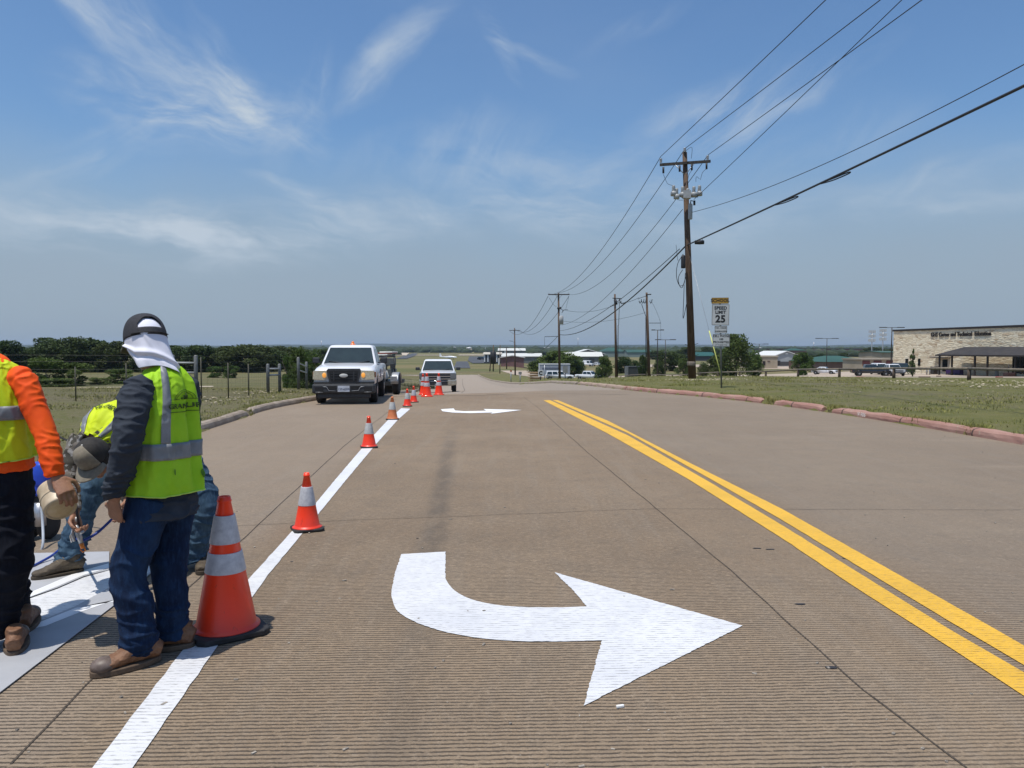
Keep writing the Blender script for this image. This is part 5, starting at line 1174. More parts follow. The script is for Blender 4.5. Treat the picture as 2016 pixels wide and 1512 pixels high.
# ---- wire fence on the left
TP = M('green brown t post', (.045, .045, .03), .7, c2=(.07, .065, .045), vs=20)
def wire_fence():
    r = empty('wire_fence', gp(392, 797), 0, 'woven wire fence with steel posts and pipe braces between verge and field', 'fence'); o = r.location.copy()
    F_ = [(-30, 12.5), (-20, 15.5), (-14, 18.0), (-11.2, 19.5), (-8.65, 20.9), (-7.9, 22.2), (-7.75, 24.3), (-7.2, 26.3), (-7.0, 30), (-7.1, 38), (-7.6, 48), (-9.2, 70)]
    FP = [Vector((x, y, GZ(x, y))) for x, y in F_]; FP = resamp([Vector(p) for p in FP], 220)
    def gpt(px, py): v = gp(px, py); v.z = GZ(v.x, v.y); return v
    for (px, py, pt) in ((397, 797, 703), (450, 795, 714), (490, 790, 716), (150, 806, 722), (62, 812, 728), (250, 800, 715)):
        p = gpt(px, py); h = upx(pt, p.y) - p.z; b = B(); b.tube([p - o, p - o + Vector((0, 0, h))], .018, 6); b.obj('line_post', TP, r)
    for (x0, x1, py0, py1, pt) in ((342, 387, 799, 798, 699), (528, 551, 783, 781, 716), (588, 604, 777, 776, 712)):
        a, c = gpt(x0, py0), gpt(x1, py1); h = upx(pt, c.y) - c.z
        for p in (a, c): b = B(); b.tube([p - o, p - o + Vector((0, 0, h - .03)), p - o + Vector((0, 0, h))], [.052, .052, .03], 12); b.obj('brace_post', M('dull brace pipe', (.13, .135, .13), .6, .3, c2=(.20, .205, .20), vs=15), r)
        b = B()
        for f in (.82, .60): b.tube([a - o + Vector((0, 0, h * f)), c - o + Vector((0, 0, h * f))], .028, 8)
        b.obj('brace_rail', M('pale brace pipe', (.32, .33, .32), .5), r)
    b = B(); n = len(FP)
    for hh, rad in ((.05, .0022), (.17, .0016), (.29, .0016), (.41, .0016), (.53, .0016), (.66, .0016), (.80, .0022), (1.0, .002), (1.16, .002)):
        b.tube([Vector(p) - o + Vector((0, 0, hh)) for p in FP[::3]], rad, 4, False, smooth=False)
    k = 0.0
    for p, q in zip(FP[:-1], FP[1:]):
        p, q = Vector(p), Vector(q); L_ = (q - p).length; k += L_
        while k > .16: k -= .16; m = p.lerp(q, max(0, min(1, 1 - k / max(L_, .01)))) - o; b.tube([m + Vector((0, 0, .04)), m + Vector((0, 0, .80))], .0014, 3, False, smooth=False)
    b.obj('wire_mesh', M('fence wire', (.10, .095, .085), .6, .4), r)
wire_fence()
def picket():
    a, c = at(786, 774, 40), at(838, 774, 44); a.z = GZ(a.x, a.y); c.z = GZ(c.x, c.y); r = empty('wire_fence', a, 0, 'run of pale stakes behind the equipment trailer wheel', 'fence')
    b = B()
    for k in range(20): p = a.lerp(c, k / 19) - a; b.tube([p, p + Vector((0, 0, .62))], .016, 5)
    b.obj('stake', M('bleached stake', (.30, .27, .17), .8), r)
    B().tube([Vector((0, 0, .58)), c - a + Vector((0, 0, .58))], .008, 5).obj('top_wire', GALV, r)
picket()
# ---- light poles
def lamp(px, pyb, pyt, d, label, arm=1.7, foot=False, r_=.09):
    base = at(px, pyb, d); base.z = min(base.z, H(base.x, base.y)); r = empty('light_pole', base, 0, label, 'light pole', 'parking lot light poles'); h = upx(pyt, d) - base.z
    B().tube([(0, 0, -.3), (0, 0, h)], [r_, r_ * .75], 10).obj('pole', DKBR, r)
    B().tube([(-arm * .5, 0, h), (arm * .5, 0, h)], .05, 6).obj('arm', DKBR, r)
    for s in (-1, 1): B().box((arm * .68 * s, 0, h + .02), (arm * .55, .35, .14), None, .03).obj('lamp_head', DKBR, r)
    if foot: B().cyl(Vector((0, 0, -.3)), Vector((0, 0, .55)), .32).obj('footing', PALE, r)
lamp(1294, 742, 650, 118, 'tall dark light pole right of the thick utility pole', 1.0); lamp(1309.5, 742, 669, 140, 'shorter light pole just left of the near utility pole', 2.0); lamp(1494, 732, 677.5, 175, 'light pole right of the big leafy tree', 2.2, True)
lamp(1627, 730, 666.5, 165, 'light pole rising behind the white sedan', 2.6); lamp(1754, 735, 645, 140, 'tall light pole at the left corner of the stone building', 2.4, r_=.12)
for (px, pyt, lab) in ((1716, 656, 'left of two distant stadium light masts'), (1737.5, 653.5, 'right of two distant stadium light masts')):
    d = 420; base = at(px, 700, d); r = empty('stadium_light', base, 0, lab, 'stadium light', 'stadium lights'); h = upx(pyt, d) - base.z
    B().tube([(0, 0, -6), (0, 0, h)], .35, 8).obj('mast', GALV, r); b = B()
    for i in range(3):
        for j in (-1, 0, 1): b.box((j * 1.3, 0, h + .8 - i * 2.4), (1.1, .7, 1.5))
    b.obj('floodlight_bank', GREYI, r)
for (px, pyt, pyb, d, lab) in ((633, 671, 690, 1500, 'hazy lattice mast on the horizon above the first pickup'), (1138, 665, 690, 1500, 'hazy radio mast on the horizon between the poles'), (1602, 674, 690, 900, 'thin mast on the horizon above the green roofed house')):
    base = at(px, pyb, d); B().tube([(0, 0, 0), (0, 0, upx(pyt, d) - base.z)], .6 if d > 1000 else .5, 6).obj('radio_mast', GALV, None, base, label=lab, cat='radio mast')
# ================================================================ vehicles
WPAINT = M('white car paint', (.72, .73, .75), .3, var=.03, vs=2, coat=.5); BPAINT = M('near black car paint', (.010, .013, .020), .25, coat=.6); NPAINT = M('dark blue car paint', (.02, .028, .04), .25, coat=.6); SPAINT = M('silver car paint', (.42, .44, .46), .3, .4)
GLASSD = M('dark window glass', (.016, .026, .025), .06, spec=.8, var=.2, vs=3); RUB = M('tyre rubber', (.010, .010, .011), .85, c2=(.02, .02, .02), vs=40); RIM = M('steel wheel rim', (.30, .31, .32), .4, .7); PLB = M('black plastic trim', (.022, .024, .028), .6, c2=(.035, .038, .042), vs=12); CHR = M('chrome trim', (.65, .66, .68), .15, 1.0, var=.05)
HLG = M('headlight lens', (.42, .38, .26), .15, spec=.8, c2=(.58, .54, .42), vs=30); AMB = M('amber lamp', (.75, .30, .05), .3, emit=(1, .42, .08), es=.5)
def body_loft(st, name):
    "stations: (y, half width, z bottom, z belt, bulge)"
    n = 20; V = []; b = B()
    for (y, w, z0, z1, k) in st:
        for i in range(n):
            a = 2 * PI * i / n; c, s = math.cos(a), math.sin(a); e = .32
            x = math.copysign(abs(c) ** e, c) * w; z = (z0 + z1) / 2 + math.copysign(abs(s) ** (e if s < 0 else k), s) * (z1 - z0) / 2
            b.v.append((x, y, z))
    m = len(st)
    for j in range(m - 1):
        for i in range(n): b.f.append((j * n + i, j * n + (i + 1) % n, (j + 1) * n + (i + 1) % n, (j + 1) * n + i)); b.sm.append(True)
    b.f.append(tuple(range(n))); b.sm.append(False); b.f.append(tuple((m - 1) * n + i for i in range(n))[::-1]); b.sm.append(False)
    return b.mesh(name)
def wheel(r, x, y, R_, w, rim=RIM):
    rot = Matrix.Rotation(PI / 2, 3, 'Y'); b = B(); b.lathe([(R_ * .62, -w / 2), (R_ * .93, -w / 2), (R_, -w / 2 + .03), (R_, w / 2 - .03), (R_ * .93, w / 2), (R_ * .62, w / 2)], 26, (x, y, R_), True, rot); o = b.obj('wheel', RUB, r)
    s = 1 if x > 0 else -1; b = B(); b.lathe([(0, -.02), (R_ * .25, -.03), (R_ * .5, .0), (R_ * .64, -.005), (R_ * .64, .03), (0, .03)], 20, (x + s * (w / 2 - .02), y, R_), True, Matrix.Rotation(PI / 2 * -s, 3, 'Y')); b.obj('rim', rim, o)
def quad(b, pts, thick=.006):
    p = [Vector(q) for q in pts]; n = (p[1] - p[0]).cross(p[2] - p[0]).normalized() * thick; k = len(p)
    b.add([q for q in p] + [q + n for q in p], [tuple(range(k))[::-1], tuple(range(k, 2 * k))] + [(i, (i + 1) % k, k + (i + 1) % k, k + i) for i in range(k)])
def vehicle(loc, rz, label, kind='pickup', L=5.0, Wd=1.78, Ht=1.7, paint=None, wr=.36, hood=1.10, cab=(-1.15, .60), detail=2, group=None, rim=None, style='a'):
    paint = paint or WPAINT; r = empty('pickup_truck' if kind == 'pickup' else ('car' if kind == 'sedan' else ('van' if kind == 'van' else 'suv')), loc, rz, label, {'pickup': 'pickup truck', 'sedan': 'car', 'van': 'van', 'suv': 'suv'}[kind], group)
    hw = Wd / 2; f, e = -L / 2, L / 2; zb = .30 if kind == 'sedan' else (.48 if Wd > 1.9 or kind == 'pickup' else .38); c0, c1 = cab
    low = zb; bt = hood - .04 if kind != 'pickup' else hood
    st = [(f + .06, hw * .90, low + .12, hood - .16, .5), (f + .16, hw * .97, low, hood - .08, .42), (f + .5, hw, low, hood - .04, .40), (c0, hw, low, hood + .03, .34), (c0 + .3, hw, low, hood, .3), (c1, hw, low, hood + .02, .3), (e - .3, hw, low, hood + (.0 if kind == 'pickup' else .02), .28), (e - .05, hw * .96, low + .05, hood - .03, .3)]
    if kind == 'sedan': st[-2] = (e - .4, hw * .98, low, hood + .02, .4); st[-1] = (e - .03, hw * .86, low + .1, hood - .10, .4)
    me = body_loft(st, 'body'); ax = (f + .86, e - (1.15 if kind == 'pickup' else .95)); cutters = []
    for y in ax:
        c = B(); c.lathe([(wr + .07, -hw - .2), (wr + .07, hw + .2)], 28, (0, y, wr + .02), False, Matrix.Rotation(PI / 2, 3, 'Y')); cutters.append(c)
    if kind == 'pickup': c = B(); c.box((0, (c1 + .12 + e - .10) / 2, hood), (Wd - .18, e - .10 - c1 - .12, .9)); cutters.append(c)
    me = cut(me, cutters); body = mk('body', me, paint, r)
    B().box((0, 0, low + .12), (Wd * .62, L * .82, .2)).obj('chassis', RUB, r)
    for y in ax:
        for s in (-1, 1): wheel(r, s * (hw - .125), y, wr, .23, rim or RIM)
    # greenhouse
    zr = Ht; zc = hood - .02; b = B()
    fy, ry = c0 + (.62 if kind != 'van' else .5), c1 - (.10 if kind in ('pickup', 'van') else (.22 if kind == 'suv' else .75)); tw = hw * .76; bw = hw * .93
    def ring(z, y0, y1, w, rd=.07):
        P = []
        for (cx, cy, a0) in ((w - rd, y1 - rd, 0), (-w + rd, y1 - rd, 90), (-w + rd, y0 + rd, 180), (w - rd, y0 + rd, 270)):
            for k in range(4): a = math.radians(a0 + 30 * k); P.append((cx + rd * math.cos(a), cy + rd * math.sin(a), z))
        return P
    R_ = [ring(zc, c0, c1, bw), ring(zr - .07, fy - .03, ry + .02, tw), ring(zr - .015, fy + .04, ry - .03, tw - .05), ring(zr + .0, fy + .18, ry - .15, tw - .16)]
    for g in R_: b.v += g
    n = 16
    for j in range(3):
        for i in range(n): b.f.append((j * n + i, j * n + (i + 1) % n, (j + 1) * n + (i + 1) % n, (j + 1) * n + i)); b.sm.append(j > 0)
    b.f.append(tuple(range(n))); b.sm.append(False); b.f.append(tuple(3 * n + i for i in range(n))[::-1]); b.sm.append(False)
    cabo = b.obj('cab', paint, r)
    def lerp3(a, c, t): return Vector(a).lerp(Vector(c), t)
    # windshield between lower and upper front edge
    lf = [(-bw + .07, c0, zc), (bw - .07, c0, zc)]; uf = [(-tw + .06, fy - .03, zr - .07), (tw - .06, fy - .03, zr - .07)]; nn = Vector((0, -.010, .008))
    A = lerp3(lf[0], uf[0], .04) + nn; Bp = lerp3(lf[1], uf[1], .04) + nn; Cc = lerp3(lf[1], uf[1], .95) + nn; D = lerp3(lf[0], uf[0], .95) + nn
    b = B(); quad(b, [A, Bp, Cc, D]); b.obj('windshield', GLASSD, r)
    if detail > 1:
        b = B()
        for s in (-1, 1): b.tube([A.lerp(Bp, .5 + .04 * s) + Vector((0, -.03, .0)), A.lerp(D, .16).lerp(Bp.lerp(Cc, .16), .5 + .42 * s) + Vector((0, -.03, .0))], .012, 5)
        b.obj('wiper', PLB, r)
    for s in (-1, 1):
        def S(y, t):      # point on the side glass plane
            yb0, yb1 = c0 + .10, c1 - .08; yt0, yt1 = fy + .02, ry - .05
            return Vector((s * (bw + (tw - bw) * t + .004), (yb0 + (yb1 - yb0) * y) * (1 - t) + (yt0 + (yt1 - yt0) * y) * t, zc + (zr - .07 - zc) * t))
        cols = {'pickup': ((.02, .62), (.68, .97)) if L < 5.3 else ((.02, .48), (.53, .97)), 'sedan': ((.03, .50), (.54, .95)), 'suv': ((.02, .34), (.38, .66), (.70, .98)), 'van': ((.03, .28), (.34, .62), (.66, .95))}[kind]
        if kind == 'van': cols = ((.02, .30),)
        for (u0, u1) in cols:
            b = B(); q = [S(u0, .10), S(u1, .10), S(u1, .88), S(u0, .88)]; quad(b, q if s > 0 else q[::-1], .005); b.obj('side_window', GLASSD, r)
        b = B(); b.box((s * (hw + .13), c0 + .32, zc + .12), (.20 if Wd < 1.9 else .24, .09, .17), None, .03); b.tube([(s * (hw - .05), c0 + .34, zc + .05), (s * (hw + .10), c0 + .33, zc + .08)], .025, 6); b.obj('mirror', PLB, r)
    b = B(); lr = [(-bw + .12, c1, zc), (bw - .12, c1, zc)]; ur = [(-tw + .1, ry + .02, zr - .07), (tw - .1, ry + .02, zr - .07)]; nb = Vector((0, .008, .006))
    quad(b, [lerp3(lr[1], ur[1], .12) + nb, lerp3(lr[0], ur[0], .12) + nb, lerp3(lr[0], ur[0], .9) + nb, lerp3(lr[1], ur[1], .9) + nb]); b.obj('rear_window', GLASSD, r)
    # front
    y0 = f + .05
    if style == 'a' and detail > 1:
        gz0, gz1 = hood - .46, hood - .13
        b = B(); b.prism([(-.46, gz1 - .02), (-.43, gz1 + .02), (.43, gz1 + .02), (.46, gz1 - .02), (.40, gz0 - .02), (.33, gz0 - .07), (-.33, gz0 - .07), (-.40, gz0 - .02)], f - .02, f + .14, axis='y'); g = b.obj('grille', PLB, r)
        b = B(); b.prism([(-.40, gz1 - .045), (.40, gz1 - .045), (.35, gz0 - .01), (-.35, gz0 - .01)], f - .026, f - .022, axis='y'); b.obj('grille_recess', RUB, g)
        b = B()
        for z in (gz1 - .10, gz1 - .17, gz1 - .24): b.box((0, f - .03, z), (.70, .012, .022))
        for x in (-.27, .27): b.box((x, f - .031, (gz0 + gz1) / 2 - .02), (.03, .012, gz1 - gz0 - .08))
        b.obj('grille_bar', PLB, g)
        b = B(); ell(b, (0, f - .045, gz1 - .17), (.118, .015, .052), None, 24, 10); b.obj('badge', M('worn badge', (.50, .50, .48), .4), g)
        for s in (-1, 1):
            b = B(); b.prism([(s * .47, gz1 - .03), (s * .82, gz1 - .04), (s * .84, gz1 - .27), (s * .50, gz1 - .29), (s * .45, gz1 - .2)], f + .0, f + .14, axis='y'); h = b.obj('headlight', HLG, r)
            b = B(); ell(b, (s * .53, f - .002, gz1 - .16), (.055, .02, .07), None, 14, 8); b.obj('turn_signal', AMB, h)
            b = B(); b.box((s * .845, f + .20, gz1 - .15), (.03, .13, .16), None, .01); b.obj('marker_lamp', M('brown marker', (.30, .10, .03), .3), h)
        b = B(); b.box((0, f + .06, hood - .66), (Wd + .0, .24, .28), None, .06); b.box((0, f + .08, hood - .49), (Wd - .06, .16, .05), None, .015); b.box((0, f + .10, hood - .85), (Wd * .84, .16, .16), None, .04); bo = b.obj('bumper', PLB, r)
        b = B()
        for s in (-1, 1): b.box((s * .66, f - .062, hood - .68), (.22, .01, .13)); b.box((s * .33, f - .062, hood - .63), (.26, .01, .09))
        b.obj('air_intake', RUB, bo)
        for s in (-1, 1):
            b = B(); b.tube([(s * .22, f - .066, hood - .72), (s * .40, f - .066, hood - .71), (s * .46, f - .066, hood - .61), (s * .56, f - .066, hood - .60)], .008, 5); b.obj('bumper_edge', GALV, bo)
            b = B(); b.tube([(s * .56, f - .066, hood - .755), (s * .76, f - .066, hood - .75)], .007, 5); b.obj('bumper_edge', GALV, bo)
        b = B(); b.box((0, f - .072, hood - .66), (.32, .006, .165), None, 0); p = b.obj('licence_plate', M('licence plate', (.50, .53, .58), .5), r); text_obj('plate_number', '137-6209', .082, M('plate ink', (.03, .04, .09), .6), p, (0, f - .077, hood - .675), extrude=.001, offset=.001)
        b = B(); b.lathe([(.09, 0), (.08, .02), (.045, .035), (.042, .08), (.025, .105), (0, .11)], 14, (.02, fy + .3, zr)); b.obj('beacon', M('orange beacon', (.80, .18, .02), .3), r)
    elif style == 'chrome':
        b = B(); b.box((0, f + .06, hood - .26), (Wd * .92, .16, .36), None, .03); g = b.obj('grille', PLB, r)
        b = B()
        for z in (hood - .12, hood - .27, hood - .41): b.box((0, f - .03, z), (Wd * .66, .02, .028))
        b.obj('grille_bar', CHR, g); b = B(); b.prism([(-.09, hood - .26), (-.03, hood - .235), (.03, hood - .235), (.09, hood - .26), (.03, hood - .285), (-.03, hood - .285)], f - .06, f - .045, axis='y'); b.obj('badge', CHR, g)
        for s in (-1, 1):
            b = B(); b.box((s * Wd * .41, f + .04, hood - .26), (Wd * .17, .18, .32), None, .03); b.obj('headlight', M('smoked headlight', (.12, .13, .14), .15, spec=.8), r)
            b = B(); b.box((s * Wd * .38, f - .0, hood - .60), (Wd * .24, .26, .30), None, .05); b.obj('bumper_end', M('chrome bumper', (.42, .40, .34), .25, .6), r)
        b = B(); b.box((0, f + .06, hood - .60), (Wd * .56, .16, .30), None, .03); bo = b.obj('bumper', PLB, r); b = B(); b.tube([(-Wd * .38, f - .03, hood - .53), (Wd * .38, f - .03, hood - .53)], .016, 6); b.obj('bumper_edge', CHR, bo)
        b = B(); b.box((0, f - .05, hood - .74), (.32, .01, .16)); b.obj('licence_plate', M('dim plate', (.25, .26, .28), .5), r)
    else:
        b = B(); b.box((0, f + .07, hood - .30), (Wd * .62, .12, .20), None, .02); b.obj('grille', PLB, r)
        for s in (-1, 1): b = B(); b.box((s * Wd * .39, f + .10, hood - .27), (Wd * .16, .16, .13), None, .03); b.obj('headlight', M('clear headlight', (.30, .32, .34), .15, spec=.8), r)
        b = B(); b.box((0, f + .07, low + .12), (Wd * .96, .18, .2), None, .04); b.obj('bumper', PLB if kind == 'pickup' else paint, r)
    for s in (-1, 1): b = B(); b.box((s * hw * .86, e - .06, hood - .22), (.14, .08, .30), None, .02); b.obj('taillight', M('red taillight', (.35, .02, .015), .3), r)
    return r
def place(px, py): return gp(px, py)
# first pickup on the left kerb side
p = gp(676, 797); rg = vehicle((p.x - .25, p.y + 2.55, H(p.x, p.y + 2.3)), +.10, 'white compact pickup with dark bumper parked by the left kerb', 'pickup', 4.9, 1.72, 1.66, hood=1.10, wr=.355, cab=(-1.15, .55), style='a', group='white pickups parked on the left')
hub = bpy.data.objects
p = gp(862, 773.5); y2 = p.y + 2.5; sv = vehicle((p.x - .22, y2, H(p.x, y2) + .02), +.09, 'white full size pickup with chrome grille behind the three tall cones', 'pickup', 5.8, 2.02, 1.90, hood=1.28, wr=.40, cab=(-1.35, .95), style='chrome', group='white pickups parked on the left')
sv.rotation_euler.x = 0
# door emblem smears on the first pickup
b = B(); b.box((.868, -.35, .80), (.004, .30, .28)); b.obj('door_emblem', M('faded red door seal', (.50, .30, .27), .6, c2=(.62, .55, .52), vs=30), rg)
# ---- equipment trailer behind the first pickup
def trailer():
    y0 = 27.4; base = at(766, 778, y0); base.z = H(base.x, base.y); r = empty('equipment_trailer', base, 0, 'dark equipment trailer with cabinets and white panels parked behind the compact pickup', 'trailer'); L = lambda px, py, dd=0.0: at(px, py, y0 + dd) - base
    GD = M('dark trailer steel', (.016, .018, .020), .6, c2=(.035, .038, .04), vs=8); GC = M('grey cabinet', (.10, .11, .11), .55, c2=(.15, .16, .16), vs=6); WPn = M('white panel', (.72, .72, .66), .5); RD = M('red frame paint', (.30, .05, .04), .6)
    b = B(); b.box(L(757, 752, 1.2), (1.15, 2.6, .14)); b.box(L(757, 762, 1.4), (.9, 2.0, .34)); b.tube([L(776.5, 700, .3), L(777, 752, .3)], .035, 6); b.tube([L(760.5, 702, .1), L(761, 750, .1)], .03, 6); b.tube([L(742, 702, .1), L(777, 702, .1)], .028, 6); b.obj('frame', GD, r)
    def box(px0, px1, py0, py1, dd, dep, mat, name, bev=.01): A, C = L(px0, py0, dd), L(px1, py1, dd); b = B(); b.box((A + C) / 2 + Vector((0, dep / 2, 0)), (C.x - A.x, dep, A.z - C.z), None, bev); return b.obj(name, mat, r)
    box(761.5, 775, 705, 720, .3, .6, GC, 'cabinet'); box(762, 774.5, 727, 740, .1, .8, GC, 'cabinet'); box(748, 760, 706, 722, .3, .6, M('grey cabinet dark', (.05, .055, .055), .6), 'cabinet'); box(752, 761, 744, 755, .2, .4, GC, 'tool_box'); box(768, 775, 716, 726, .0, .3, GD, 'control_box')
    box(747, 772, 692, 694.6, .6, 1.4, WPn, 'top_panel'); box(736, 762, 697.5, 699.5, .4, 1.2, WPn, 'top_panel'); box(737, 755, 701.8, 704.6, .1, .8, WPn, 'top_panel'); box(733, 736, 693, 700, .4, .05, RD, 'red_strut'); box(734, 773, 694.8, 696, .6, 1.2, RD, 'red_rail')
    b = B(); b.tube([L(754, 736), L(759, 736, .1), L(764, 739, .2), L(768, 743, .2)], [(.05, .16), (.09, .22), (.08, .2), (.03, .1)], 12); b.obj('white_cover', WPn, r)
    b = B(); b.tube([L(752, 706, -.1), L(755, 711, -.1), L(754, 720, -.1), L(758, 732, -.1)], [.05, .03, .05, .06], 8); b.obj('suction_arm', M('light grey hose', (.5, .5, .52), .5), r)
    wx = L(780.5, 764); R_ = .36; base_z = 0.0
    for sx, nm in ((wx.x, 'near'), (wx.x - 1.75, 'far')):
        b = B(); b.lathe([(R_ * .6, -.11), (R_ * .94, -.11), (R_, -.08), (R_, .08), (R_ * .94, .11), (R_ * .6, .11)], 24, (sx, wx.y, R_), True, Matrix.Rotation(PI / 2, 3, 'Y')); w = b.obj('wheel', RUB, r)
        b = B(); b.lathe([(0, -.09), (R_ * .62, -.10), (R_ * .62, .10), (0, .09)], 18, (sx, wx.y, R_), True, Matrix.Rotation(PI / 2, 3, 'Y')); b.obj('rim', RIM, w)
        b = B(); pts = [Vector((sx, wx.y + math.cos(a) * .46, R_ + math.sin(a) * .44)) for a in np.linspace(.1, PI - .1, 9)]; b.tube(pts, [(.14, .012)] * 9, 8, True, (1, 0, 0)); b.box((sx - .02, wx.y - .48, R_ + .22), (.24, .05, .20), None, .015); b.obj('fender', GALV, r)
    B().box((wx.x - .85, wx.y, R_), (1.7, .08, .08)).obj('axle', GD, r)
trailer()
# ---- cars of the parking lots
def pd(px, d): x = (px - 1008) / FPX * d; return Vector((x, d, H(x, d)))
gl = 'vehicles in the lot beyond the poles'
vehicle(pd(1101, 150), PI / 2 + .06, 'white four door SUV parked sideways behind the C sign', 'suv', 5.7, 2.0, 1.92, hood=1.15, wr=.40, cab=(-1.2, 2.7), detail=1, style='c', group=gl)
vehicle(pd(1160, 153), .95, 'white pickup parked right of the white SUV with nose towards the road', 'pickup', 5.7, 1.95, 1.85, hood=1.15, wr=.38, cab=(-1.2, 1.1), detail=1, style='c', group=gl)
vehicle(pd(1155, 318), .95, 'white van parked in front of the white roofed warehouse', 'van', 6.0, 2.1, 2.5, hood=1.3, wr=.4, cab=(-2.2, 2.8), detail=1, style='c', group='vehicles in front of the warehouse')
vehicle(pd(1175, 318), 1.0, 'small white car parked right of the white van', 'sedan', 4.8, 1.85, 1.5, hood=.95, wr=.34, cab=(-1.0, 1.5), detail=1, style='c', group='vehicles in front of the warehouse')
vehicle(pd(1623, 148), .92, 'white sedan parked alone left of the dark pickup', 'sedan', 4.7, 1.85, 1.48, hood=.98, wr=.35, cab=(-.9, 1.6), detail=1, style='c', rim=GALV)
dL = 'vehicles parked beside the stone building'
vehicle(pd(1714, 122), PI / 2 - .25, 'near black crew pickup seen side on, left of the white pickup', 'pickup', 5.9, 2.0, 1.88, BPAINT, hood=1.15, wr=.42, cab=(-1.3, 1.0), detail=1, style='c', group=dL)
vehicle(pd(1757, 122), -.12, 'white pickup facing the camera beside the young tree', 'pickup', 5.8, 2.0, 1.9, hood=1.2, wr=.42, cab=(-1.3, 1.2), detail=1, style='c', group=dL)
vehicle(pd(1733, 131), -.1, 'white SUV half hidden between the dark pickup and the white pickup', 'suv', 5.2, 1.95, 1.95, hood=1.12, wr=.4, cab=(-1.1, 2.4), detail=1, style='c', group=dL)
vehicle(pd(1776, 130), .0, 'dark blue SUV behind the white pickup by the young tree', 'suv', 5.0, 1.95, 1.95, NPAINT, hood=1.1, wr=.4, cab=(-1.1, 2.3), detail=1, style='c', group=dL)
# box trailer behind the SUV
p = at(1091, 741, 163); r = empty('box_trailer', (p.x, p.y, H(p.x, p.y)), 0, 'white box trailer with dark lettering behind the white SUV', 'trailer'); B().box((0, 0, 1.9), (6.6, 2.4, 2.5), None, .05).obj('box', M('trailer side', (.30, .33, .38), .5), r); B().box((0, -.02, 3.2), (6.7, 2.5, .18)).obj('roof_edge', WPAINT, r); B().box((-3.25, -1.22, 1.9), (.16, .06, 2.5)).obj('corner_trim', WPAINT, r)
for x in (-.6, .6): wheel(r, 1.15, x, .35, .25)
B().box((-.9, -1.23, 2.3), (3.4, .03, .35)).obj('lettering_band', M('dull lettering', (.10, .12, .17), .6), r)
# small airplane on the apron
p = gp(884, 707.6); r = empty('airplane', p, PI / 2 - .25, 'small light aircraft parked on the airfield grass edge beyond the field', 'airplane'); k = 1.25
b = B(); limb(b, [(0, -3.6 * k, 1.1), (0, -2.6 * k, 1.2), (0, -.6 * k, 1.35), (0, 1.5 * k, 1.3), (0, 4.2 * k, 1.5)], [(.3, .3), (.55, .5), (.62, .65), (.42, .42), (.1, .15)], 14, ref=(1, 0, 0)); b.obj('fuselage', WPAINT, r)
B().box((0, -.6 * k, 1.0), (11 * k, 1.4, .14), None, .05).obj('wing', GALV, r); B().box((0, 3.9 * k, 1.55), (3.6, .8, .1), None, .03).obj('tailplane', WPAINT, r)
b = B(); b.prism([(3.2 * k, 1.5), (4.4 * k, 1.5), (4.5 * k, 3.4), (4.0 * k, 3.4)], -.05, .05, axis='x'); b.obj('tail_fin', WPAINT, r); B().tube([(0, -.3 * k, 1.8), (0, -1.6 * k, 1.6)], [(.3, .2), (.2, .1)], 8).obj('canopy', GLASSD, r)
for x, y in ((0, -2.6), (1.2, .1), (-1.2, .1)): B().tube([(x, y, 1.0), (x, y, .2)], .05, 5).obj('landing_gear', BLKM, r); B().lathe([(.0, -.08), (.22, -.08), (.22, .08), (0, .08)], 12, (x, y, .22), True, Matrix.Rotation(PI / 2, 3, 'Y')).obj('wheel', RUB, r)
# electrical cabinets, bins and lot furniture
p = gp(1247, 743.5); r = empty('utility_cabinet', p, 0, 'large dark green utility cabinet behind the rail fence between two poles', 'utility cabinet'); s = p.y / FPX; B().box((.1, 0, .5 * 22 * s), (30 * s, 1.6, 22 * s), None, .04).obj('housing', M('cabinet green', (.022, .030, .028), .8), r); B().box((-14 * s, -.2, .5 * 22 * s), (5 * s, 1.7, 21.6 * s), None, .03).obj('end_panel', M('cabinet side', (.12, .135, .13), .6), r); B().box((0, 0, 22.2 * s), (33 * s, 1.8, .08)).obj('lid', M('cabinet lid', (.09, .10, .10), .7), r)
p = gp(1254.5, 742); B().box((0, 0, .75), (.9, .9, 1.5), None, .05).obj('waste_bin', BLKM, None, (p.x + .9, p.y - .3, p.z), label='black square bin against the right side of the utility cabinet', cat='bin')
for i, (px, py, w, lab) in enumerate(((1695, 746.3, 16, 'long red painted parking bumper before the dark pickup'), (1820, 744.6, 22, 'brown parking bumper right of the young tree'), (1848, 742.6, 9, 'short parking bumper near the covered walk'), (1967, 744.8, 13, 'red tipped parking bumper at the far right of the lot'))):
    p = gp(px, py, .06); s = p.y / FPX; B().box((0, 0, .07), (w * s, .18, .14), None, .03).obj('parking_bumper', M('red curb paint', (.30, .06, .05), .8, c2=(.30, .22, .18), vs=2) if i in (0, 3) else M('brown curb', (.16, .11, .08), .8), None, p, -.06 * i, label=lab, cat='parking bumper', group='parking bumpers in the lot')
